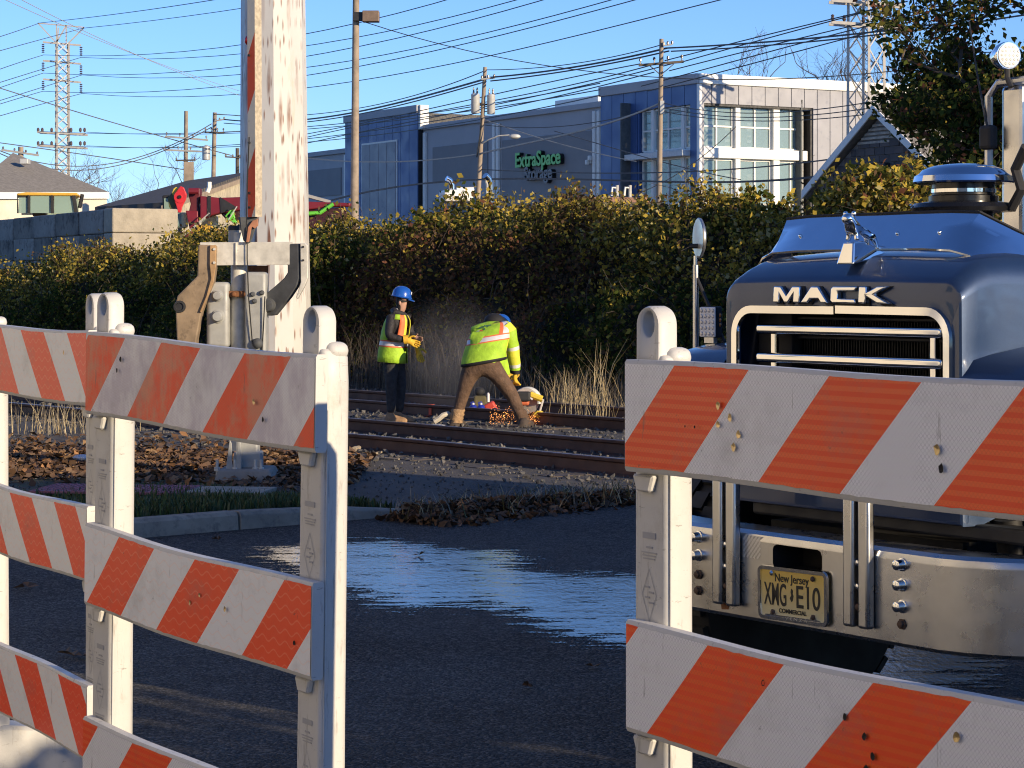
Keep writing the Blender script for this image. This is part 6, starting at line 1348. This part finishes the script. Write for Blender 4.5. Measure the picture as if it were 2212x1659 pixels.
shell('safety_vest', secs, [M_lime, M_lime2, M_orn, M_silv], w1, vmi2, gap=lambda i, k: abs(((k * 360 / 28 + 20 + 180) % 360) - 180) < (24 if i > 1 else 12) or (i > 5 and abs(((k * 360 / 28 + 20 + 180) % 360) - 180) > 62 and abs(((k * 360 / 28 + 20 + 180) % 360) - 180) < 105 and i < 9))
hm = MB(Matrix.Translation(q(867.5, 641)) @ Matrix.Rotation(R(9), 4, 'Y')).lathe([(.128, -.008), (.130, .0), (.118, .008), (.116, .03), (.108, .07), (.085, .105), (.045, .125), (.004, .130)], 28).build('hard_hat', M_helm, w1, smooth=True)
MB(Matrix.Translation(q(867.5, 641)) @ Matrix.Rotation(R(14), 4, 'Y')).prism([(.08, -.02), (.165, -.024), (.168, -.012), (.10, .0)], -.075, .075).build('hat_peak', M_helm, hm, bevel=.012, seg=2)
MB(Matrix.Translation(q(867.5, 641)) @ Matrix.Rotation(R(9), 4, 'Y')).box((.112, -.02, .06), (.012, .06, .035)).build('hat_sticker', M_silv, hm, bevel=.004)
gl = MB().tube([q(863, 649, -.085), q(873, 650.5, -.075), q(878.5, 651, -.04), q(879, 651, .02), q(876, 651, .06)], .013, 6).build('sunglasses', M_blk, w1, smooth=True)
MB().tube([q(876.5, 661, -.03), q(877.2, 661.2, .0), q(876.8, 661, .03)], .005, 5).build('lips', pm('lip', (.36, .15, .12), .5), w1, smooth=True)
MB().ball(q(864.5, 654, -.088), (.016, .008, .026), 8, 6).build('ear', M_skin, w1, smooth=True)
MB().tube([q(850, 672, .10), q(851, 672, -.02), q(856, 675, -.09), q(866, 679, -.09), q(874, 683, -.02)], .045, 10).build('hood', M_jack, w1, smooth=True)
MB().tube([q(857, 668, -.06), q(861, 673, -.075), q(867, 676, -.06)], .016, 6).build('collar', M_silv, w1, smooth=True)
hand('glove_hand', aim(q(880, 733, -.24), (1, .25, -.45), 90), M_glv, w1, .45, s=1.15)
hand('bare_hand', aim(q(895, 729, -.02), (.8, -.35, -.15), 100), M_skin, w1, .35, s=.85)
hand('loose_glove', aim(q(902, 750, -.06), (.22, -.1, -1), 30), M_glv, w1, .18, s=1.25)
MB().tube([q(874, 733, -.24), q(884, 732, -.24)], [.056, .052], 10).build('glove_cuff', M_glv, w1, smooth=True)
for nm, a, dy in (('n', 846, -.08), ('f', 861, .08)):
    b = MB(); rr = []
    for f, (dx, wd, hh) in enumerate(((-.075, .035, .05), (-.055, .048, .12), (.0, .050, .13), (.05, .050, .085), (.12, .055, .068), (.17, .046, .055), (.195, .025, .035))):
        c = q(a, 911, dy); rr.append([(c.x + dx, c.y - wd - dx * .35, .004), (c.x + dx, c.y - wd * .95 - dx * .35, hh * .6), (c.x + dx, c.y - wd * .5 - dx * .35, hh), (c.x + dx, c.y + wd * .5 - dx * .35, hh), (c.x + dx, c.y + wd * .95 - dx * .35, hh * .6), (c.x + dx, c.y + wd - dx * .35, .004)])
    b.loft(rr).build('boot', M_boot, w1, smooth=True, angle=60)

# bending worker, seen from behind
o0, q = frame(1050, 925, 26.5); w2 = thing('person', 'person in lime striped jacket and brown trousers bending over the cutting saw', 'person', o0)
J = {'pelvis': (q(1040, 777, .02), (.145, .125)), 'waist': (q(1044, 752, .08), (.15, .125)), 'chest': (q(1054, 728, .20), (.155, .13)), 'upper': (q(1062, 712, .30), (.13, .12)), 'neck': (q(1071, 702, .40), .065), 'skull': (q(1077, 697, .50), (.10, .10)), 'crown': (q(1080, 698, .57), .08),
     'shl': (q(1026, 716, .30), .075), 'ell': (q(1034, 765, .50), .058), 'wrl': (q(1092, 812, .58), .045), 'shr': (q(1096, 716, .24), .078), 'elr': (q(1109, 768, .30), .062), 'wrr': (q(1113, 806, .36), .048),
     'hipl': (q(1017, 792, .02), .118), 'knl': (q(1000, 852, .06), .082), 'anl': (q(984, 907, .10), .062), 'hipr': (q(1066, 795, -.02), .118), 'knr': (q(1108, 857, .02), .084), 'anr': (q(1131, 912, -.06), .062)}
E = [('pelvis', 'waist'), ('waist', 'chest'), ('chest', 'upper'), ('upper', 'neck'), ('neck', 'skull'), ('skull', 'crown'), ('upper', 'shl'), ('shl', 'ell'), ('ell', 'wrl'), ('upper', 'shr'), ('shr', 'elr'), ('elr', 'wrr'), ('pelvis', 'hipl'), ('hipl', 'knl'), ('knl', 'anl'), ('pelvis', 'hipr'), ('hipr', 'knr'), ('knr', 'anr')]
zw = q(0, 782).z
skin('body', J, E, None, w2, 2, mats=[M_brown, M_lime, M_blk], mats_fn=lambda c: 1 if (c.y > .26 and c.z > q(0, 815).z and c.y < .44) else (2 if c.y >= .44 and c.z > q(0, 740).z else (1 if c.z > zw or c.y > .4 else 0)))
secs = []
for px_, py_, hw_, ry_, dy in ((1045, 785, 49, .19, .04), (1045, 779, 49, .19, .04), (1046, 768, 48, .19, .07), (1049, 752, 47, .18, .11), (1052, 741, 46.5, .18, .16), (1054, 738, 46, .18, .17), (1056, 729, 45.5, .175, .21), (1058, 726, 45, .17, .22), (1060, 716, 44, .16, .27), (1063, 708, 40, .15, .32), (1066, 702, 32, .13, .36), (1070, 698, 20, .10, .40)): secs.append((q(px_, py_, dy), hw_ * 26.5 / FPX, ry_, R(-10)))
def jmi(i, k):
    a = k * 360 / 28
    if i == 0: return 2
    if i in (4, 6): return 3
    if i == 5: return 4
    if i >= 7 and (294 < a < 332 or 205 < a < 238): return 4 if (304 < a < 322 or 214 < a < 230) else 3
    return 1 if (a < 30 or a > 335 or i > 9) and i > 0 else 0
jk = shell('hi_vis_jacket', secs, [M_lime, M_lime2, M_blk, M_orn, M_silv], w2, jmi)
fp = MB(); fp.loft([[q(1068, 765, -.05), q(1092, 760, .12), q(1090, 770, .2)], [q(1078, 790, -.02), q(1098, 785, .16), q(1094, 790, .22)], [q(1096, 812, .1), q(1102, 808, .2), q(1100, 811, .22)]]); fp.build('jacket_flap', M_lime, jk, smooth=True)
lg = MB()
for a, b, w_, h_, rt in ((1040, 708, 12, 3, -18), (1048, 705, 7, 2.5, 20), (1055, 704, 12, 3, -8), (1046, 712, 3, 6, 0), (1058, 708, 3, 4, 10), (1051, 708, 9, 2, -30)):
    c = q(a, b, -.0); s_ = 26.5 / FPX; lg.box((0, 0, 0), (w_ * s_, .012, h_ * s_), Matrix.Translation((c.x, .16 + (712 - b) * .006, c.z)) @ Matrix.Rotation(R(rt), 4, 'Y') @ Matrix.Rotation(R(-35), 4, 'X'))
stuff(lg.build('back_print', pm('dark_green_print', (.03, .10, .06), .7), jk))
sl = []
pth = [(q(1090, 706, .26), .085), (q(1099, 718, .25), .092), (q(1104, 738, .27), .085), (q(1107, 750, .285), .078), (q(1108, 757, .29), .077), (q(1110, 772, .31), .074), (q(1112, 788, .335), .066), (q(1113, 795, .345), .064), (q(1113, 801, .352), .062), (q(1113, 809, .36), .056)]
rr = []; 
for i, (p, r_) in enumerate(pth):
    d = (pth[min(i + 1, len(pth) - 1)][0] - pth[max(0, i - 1)][0]).normalized(); a = d.cross(Vector((0, 1, 0))).normalized(); b = a.cross(d)
    rr.append([p + (a * math.cos(2 * math.pi * k / 14) + b * math.sin(2 * math.pi * k / 14)) * r_ * (1 + .07 * math.sin(i * 2.3 + k)) for k in range(14)])
MB().loft(rr, mi=lambda i, k: 2 if i in (3, 6) else 3 if i >= 8 else (1 if i in (0, 4, 5) else 0)).build('sleeve', [M_lime, M_lime2, M_silv, M_blk], jk, smooth=True, angle=80)
hand('glove_hand', aim(q(1113, 812, .36), (.05, .25, -1), 10), M_glv, w2, .75, s=1.2); hand('glove_hand', aim(q(1094, 815, .58), (.9, .1, -.4), 10), M_glv, w2, .8, s=1.1)
MB(Matrix.Translation(q(1081, 703, .56)) @ Matrix.Rotation(R(38), 4, 'Y') @ Matrix.Rotation(R(-48), 4, 'X')).lathe([(.118, 0), (.13, .002), (.132, .012), (.120, .02), (.112, .06), (.085, .10), (.04, .122), (.004, .126)], 24).build('hard_hat', M_helm, w2, smooth=True)
MB().ball(q(1067, 697, .44), (.125, .12, .105), 14, 10).build('hood', M_blk, w2, smooth=True)
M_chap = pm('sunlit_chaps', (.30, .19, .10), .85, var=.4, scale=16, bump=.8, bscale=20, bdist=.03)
for a0, a1, dy in ((990, 984, .09), (1121, 1133, -.03)):
    rr = []
    for i, f in enumerate(np.linspace(0, 1, 8)):
        c = q(a0 + (a1 - a0) * f, 884 + 30 * f, dy); r_ = .074 + .010 * (i % 2); rr.append([c + Vector((r_ * math.cos(2 * math.pi * k / 14), r_ * math.sin(2 * math.pi * k / 14), .004 * math.sin(k * 2.))) for k in range(14)])
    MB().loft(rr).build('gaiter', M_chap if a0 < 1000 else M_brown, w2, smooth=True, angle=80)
for a, dy, dr in ((984, .10, 1), (1133, -.06, 1)):
    rr = []
    for (dd, wd, hh) in ((-.09, .04, .05), (-.06, .055, .11), (.0, .058, .12), (.07, .06, .09), (.15, .058, .07), (.20, .035, .045)):
        c = q(a, 920, dy); vx, vy = .42, .90; rr.append([(c.x + vx * dd + sgn * wd * vy, c.y + vy * dd - sgn * wd * vx, zz) for sgn, zz in ((-1, .004), (-.9, hh * .7), (-.4, hh), (.4, hh), (.9, hh * .7), (1, .004))])
    MB().loft(rr).build('boot', pm('dark_boot', (.06, .045, .035), .8), w2, smooth=True, angle=60)

# cutting saw clamped to the rail
o0, q = frame(1140, 890, 26.95); saw = thing('rail_saw', 'cut-off saw with white guard and yellow rail clamp throwing sparks', 'saw', o0)
u = lambda x, y, dy=0.: q(967.7 + .177 * x, 656.6 + .177 * y, dy); RX = Matrix.Rotation(R(90), 4, 'X'); sc = .177 * 26.95 / FPX
c = u(975, 1190); Rt = Matrix.Rotation(R(-22), 4, 'Z')
MB(Matrix.Translation(c) @ Rt @ RX).lathe([(.03, -.006), (sc * 148, -.004), (sc * 150, 0), (sc * 148, .004), (.03, .006)], 36).build('cutting_disc', pm('dusty_disc', (.40, .39, .36), .6, .2, var=.2), saw, smooth=True)
rr = []
for y_, r0_ in ((-.06, 1.), (-.06, 1.12), (-.04, 1.2), (.02, 1.2), (.03, 1.12)):
    rr.append([(c + Rt @ Vector((math.cos(a) * sc * 150 * r0_, y_, math.sin(a) * sc * 150 * r0_))) for a in np.linspace(R(-8), R(172), 22)])
gd = MB().loft(rr, closed=False); gd.cur = 0
fan = [c + Rt @ Vector((0, -.06, 0))] + rr[0]; gd.add(fan, [(0, i + 1, i + 2) for i in range(8, 21)])
gd.build('disc_guard', pm('white_guard', (.62, .62, .58), .5, var=.15, scale=20), saw, smooth=True)
MB().box(u(890, 1150, -.08), (.20, .16, .16), None).build('engine_body', pm('saw_orange', (.55, .14, .06), .5, var=.2), saw, bevel=.03, seg=3)
MB().box(u(920, 1120, -.17), (.17, .05, .12)).build('starter_cover', M_dark, saw, bevel=.03, seg=3)
MB().tube([u(800, 1110, -.1), u(790, 1020, -.1), u(725, 985, -.08), u(740, 960, -.06), u(825, 925, -.05)], .018, 8).build('front_handle', pm('pale_handle', (.62, .45, .36), .5), saw, smooth=True)
MB().tube([u(870, 1160, -.12), u(790, 1150, -.14), u(700, 1130, -.12), u(690, 1040, -.1)], .02, 8).build('rear_handle', M_dark, saw, smooth=True)
MB().tube([u(1000, 1100, -.1), u(1150, 1155, -.1)], .04, 8).build('guide_arm', M_syel, saw, smooth=True); MB().tube([u(1160, 1160, -.1), u(1120, 1300, -.06)], .014, 6).build('guide_strut', M_silv, saw, smooth=True)
MB().prism([(u(x, y).x, u(x, y).z) for x, y in ((1035, 1385), (1040, 1330), (1085, 1300), (1140, 1300), (1185, 1335), (1190, 1380))], -.10, .06).build('rail_clamp', M_syel, saw, bevel=.02)
MB().tube([u(930, 1090, -.17), u(1030, 1160, -.17)], .012, 6).build('blade_nut_bar', M_silv, saw)
t = NT('sparks'); em = t.n.new('ShaderNodeEmission'); em.inputs[0].default_value = (1., .36, .09, 1); em.inputs[1].default_value = 2.2; t.l.new(em.outputs[0], t.out.inputs[0])
P = []
for _ in range(420):
    f = random.random() ** .7; a = random.gauss(.0, .35)
    if random.random() < .62: p = u(990 - f * 480, 1395 + random.gauss(0, 55) - f * 90 + f * f * 90 + a * 70, -random.random() * .3)
    else: p = u(1030 + random.gauss(0, 50), 1400 + random.gauss(0, 45), -random.random() * .2)
    if p.z > .01: P.append(tuple(p))
P = np.array(P); o = faces_mesh('sparks', leaf_quads(P + np.array(o0), .0065, elong=2.0), [t.m]); stuff(tag(o, 'orange sparks flying from the saw blade', 'sparks'))
# things lying by the workers
def put(name, label, cat, px, py, Y): o0, q = frame(px, py, Y); return thing(name, label, cat, o0), q
M_bjug = pm('blue_jug', (.02, .035, .35), .4, var=.15)
for i, (px_, lab) in enumerate(((1022, 'left one of two blue jugs behind the rail between the legs'), (1039, 'right one of two blue jugs behind the rail between the legs'))):
    jg, q = put('water_jug', lab, 'jug', px_, 888, 28.3); rr = []
    for z, w_, d_ in ((0, .042, .08), (.01, .046, .085), (.12, .046, .085), (.15, .04, .07), (.165, .02, .03)): rr.append([(w_ * math.cos(a) * (1.15 if abs(math.cos(a) * math.sin(a)) > .3 else 1), d_ * math.sin(a), z) for a in np.linspace(0, 2 * math.pi, 16, endpoint=False)])
    jg.location.z = .0; MB().loft(rr).build('jug_body', M_bjug, jg, smooth=True, angle=60); MB().lathe([(.018, .165), (.018, .185), (.01, .188)], 10).build('jug_cap', M_silv, jg); MB().tube([(-.02, 0, .16), (-.03, 0, .19), (.0, 0, .20), (.02, 0, .17)], .008, 6).build('jug_handle', M_bjug, jg); jg['group'] = 'blue water jugs'
tb, q = put('tool_bag', 'olive canvas tool bag with dark top standing behind the bending person', 'bag', 1038, 848, 29.5)
MB().loft([[(-.10, -.08, 0), (.10, -.08, 0), (.10, .08, 0), (-.10, .08, 0)], [(-.09, -.07, .22), (.09, -.07, .22), (.09, .07, .22), (-.09, .07, .22)]]).build('bag_body', pm('olive_canvas', (.13, .11, .05), .9, var=.3), tb, bevel=.03, seg=3); MB().ball((-.01, 0, .27), (.07, .06, .06)).build('bag_top', M_blk, tb, smooth=True); MB().lathe([(.02, .2), (.02, .3), (.01, .32)], 8, Matrix.Translation((.10, -.06, -.06))).build('bottle', M_silv, tb)
fc, q = put('fuel_can', 'red fuel can with black strap lying behind the bending leg', 'can', 1070, 862, 28.6)
MB().box((0, 0, .10), (.15, .12, .19), Matrix.Rotation(R(-28), 4, 'Y')).build('can_body', pm('red_can', (.50, .06, .04), .45, var=.15), fc, bevel=.03, seg=3); MB().tube([(-.10, -.07, .06), (0, -.08, .10), (.10, -.07, .04)], .016, 6).build('strap', M_blk, fc)
hs, q = put('hose', 'pale hose looping up beside the bending left boot', 'hose', 955, 910, 26.6); MB().tube([q(938, 911, .0), q(948, 905, .0), q(957, 897, .0), q(967, 894, .02), q(975, 900, .05)], .032, 8).build('hose_loop', pm('pale_hose', (.50, .45, .36), .7), hs, smooth=True)
rg_, q = put('cloth_rag', 'crumpled grey rag on the ballast before the bending worker', 'rag', 945, 913, 26.3); MB().ball((0, 0, .02), (.10, .06, .03), 12, 6).build('rag', pm('grey_rag', (.35, .36, .38), .9, var=.3, scale=30, bump=1., bscale=30, bdist=.05), rg_)
k_ = (931 - HX) / FPX; Yr = 16.8 / (.616 + .788 * k_); pmk = MB(Matrix.Translation((k_ * Yr, Yr, 0)) @ Matrix.Rotation(math.atan2(D2.y, D2.x), 4, 'Z')).box((0, .0, .1525), (.09, .05, .003)).box((0, .013, .065), (.06, .003, .085)).box((-.03, .075, .012), (.09, .05, .004)).build('paint_mark', pm('orange_paint', (.80, .10, .03), .6, var=.2)); tag(pmk, 'bright orange paint mark sprayed across the rail between the workers', 'paint mark')
M_stick = pm('bleached_stick', (.34, .28, .20), .9, var=.3, scale=20)
for lab, pts, r in (('long pale stick lying in front of the nearest rail', [(765, 988), (800, 992), (862, 996)], .018), ('forked pale stick beside the long one', [(800, 985), (830, 978), (866, 972)], .013), ('short pale stick by the barricade post', [(764, 978), (776, 974)], .03), ('bleached branch behind the track right of the saw', [(1290, 838), (1340, 832)], .03), ('thin bleached branch in weeds behind the saw', [(1185, 815), (1225, 838)], .014)):
    Yb = 22.2 if pts[0][1] > 900 else 34.; MB_ = MB().tube([W(a, b, CAM_H * FPX / (b - HY) if b > 900 else Yb) + Vector((0, 0, r if b > 900 else 0)) for a, b in pts], [r, r * .8, r * .5][:len(pts)], 6); tag(MB_.build('fallen_branch', M_stick, smooth=True), lab, 'branch', 'sticks near the rails')
for lab, px_, py_ in (('white crumpled paper on the leaves left of the barricade post', 178, 1010),): pp = MB().ball((0, 0, .03), (.09, .06, .03), 10, 6).build('paper_scrap', pm('white_paper', (.7, .7, .74), .8, bump=1., bscale=25, bdist=.05), loc=tuple(W(px_, py_, CAM_H * FPX / (py_ - HY)))); pp.location.z = .06; tag(pp, lab, 'paper')
# pale dust drifting up behind the saw
t = NT('dust'); t.n.remove(t.b); pv = t.n.new('ShaderNodeVolumePrincipled'); pv.inputs['Color'].default_value = (.86, .80, .72, 1); pv.inputs['Anisotropy'].default_value = .2
x, y, z = t.sep(); rr_ = t.ma('SQRT', t.ma('ADD', t.ma('ADD', t.ma('POWER', t.ma('DIVIDE', x, .95), 2.), t.ma('POWER', t.ma('DIVIDE', y, .9), 2.)), t.ma('POWER', t.ma('DIVIDE', z, .85), 2.)))
t.put(pv.inputs['Density'], t.ma('MULTIPLY', t.ma('MULTIPLY', t.step(rr_, .15, .98, 1, 0), t.step(t.noise(2.6, 3, .6), .35, .7, .15, 1.)), .42)); t.l.new(pv.outputs[0], t.out.inputs['Volume'])
dc = W(985, 770, 29.6); o = MB().ball((0, 0, 0), (.95, .9, .85), 20, 12).build('dust_cloud', t.m, loc=tuple(dc)); stuff(tag(o, 'faint pale dust hanging in the air between the two workers', 'dust'))
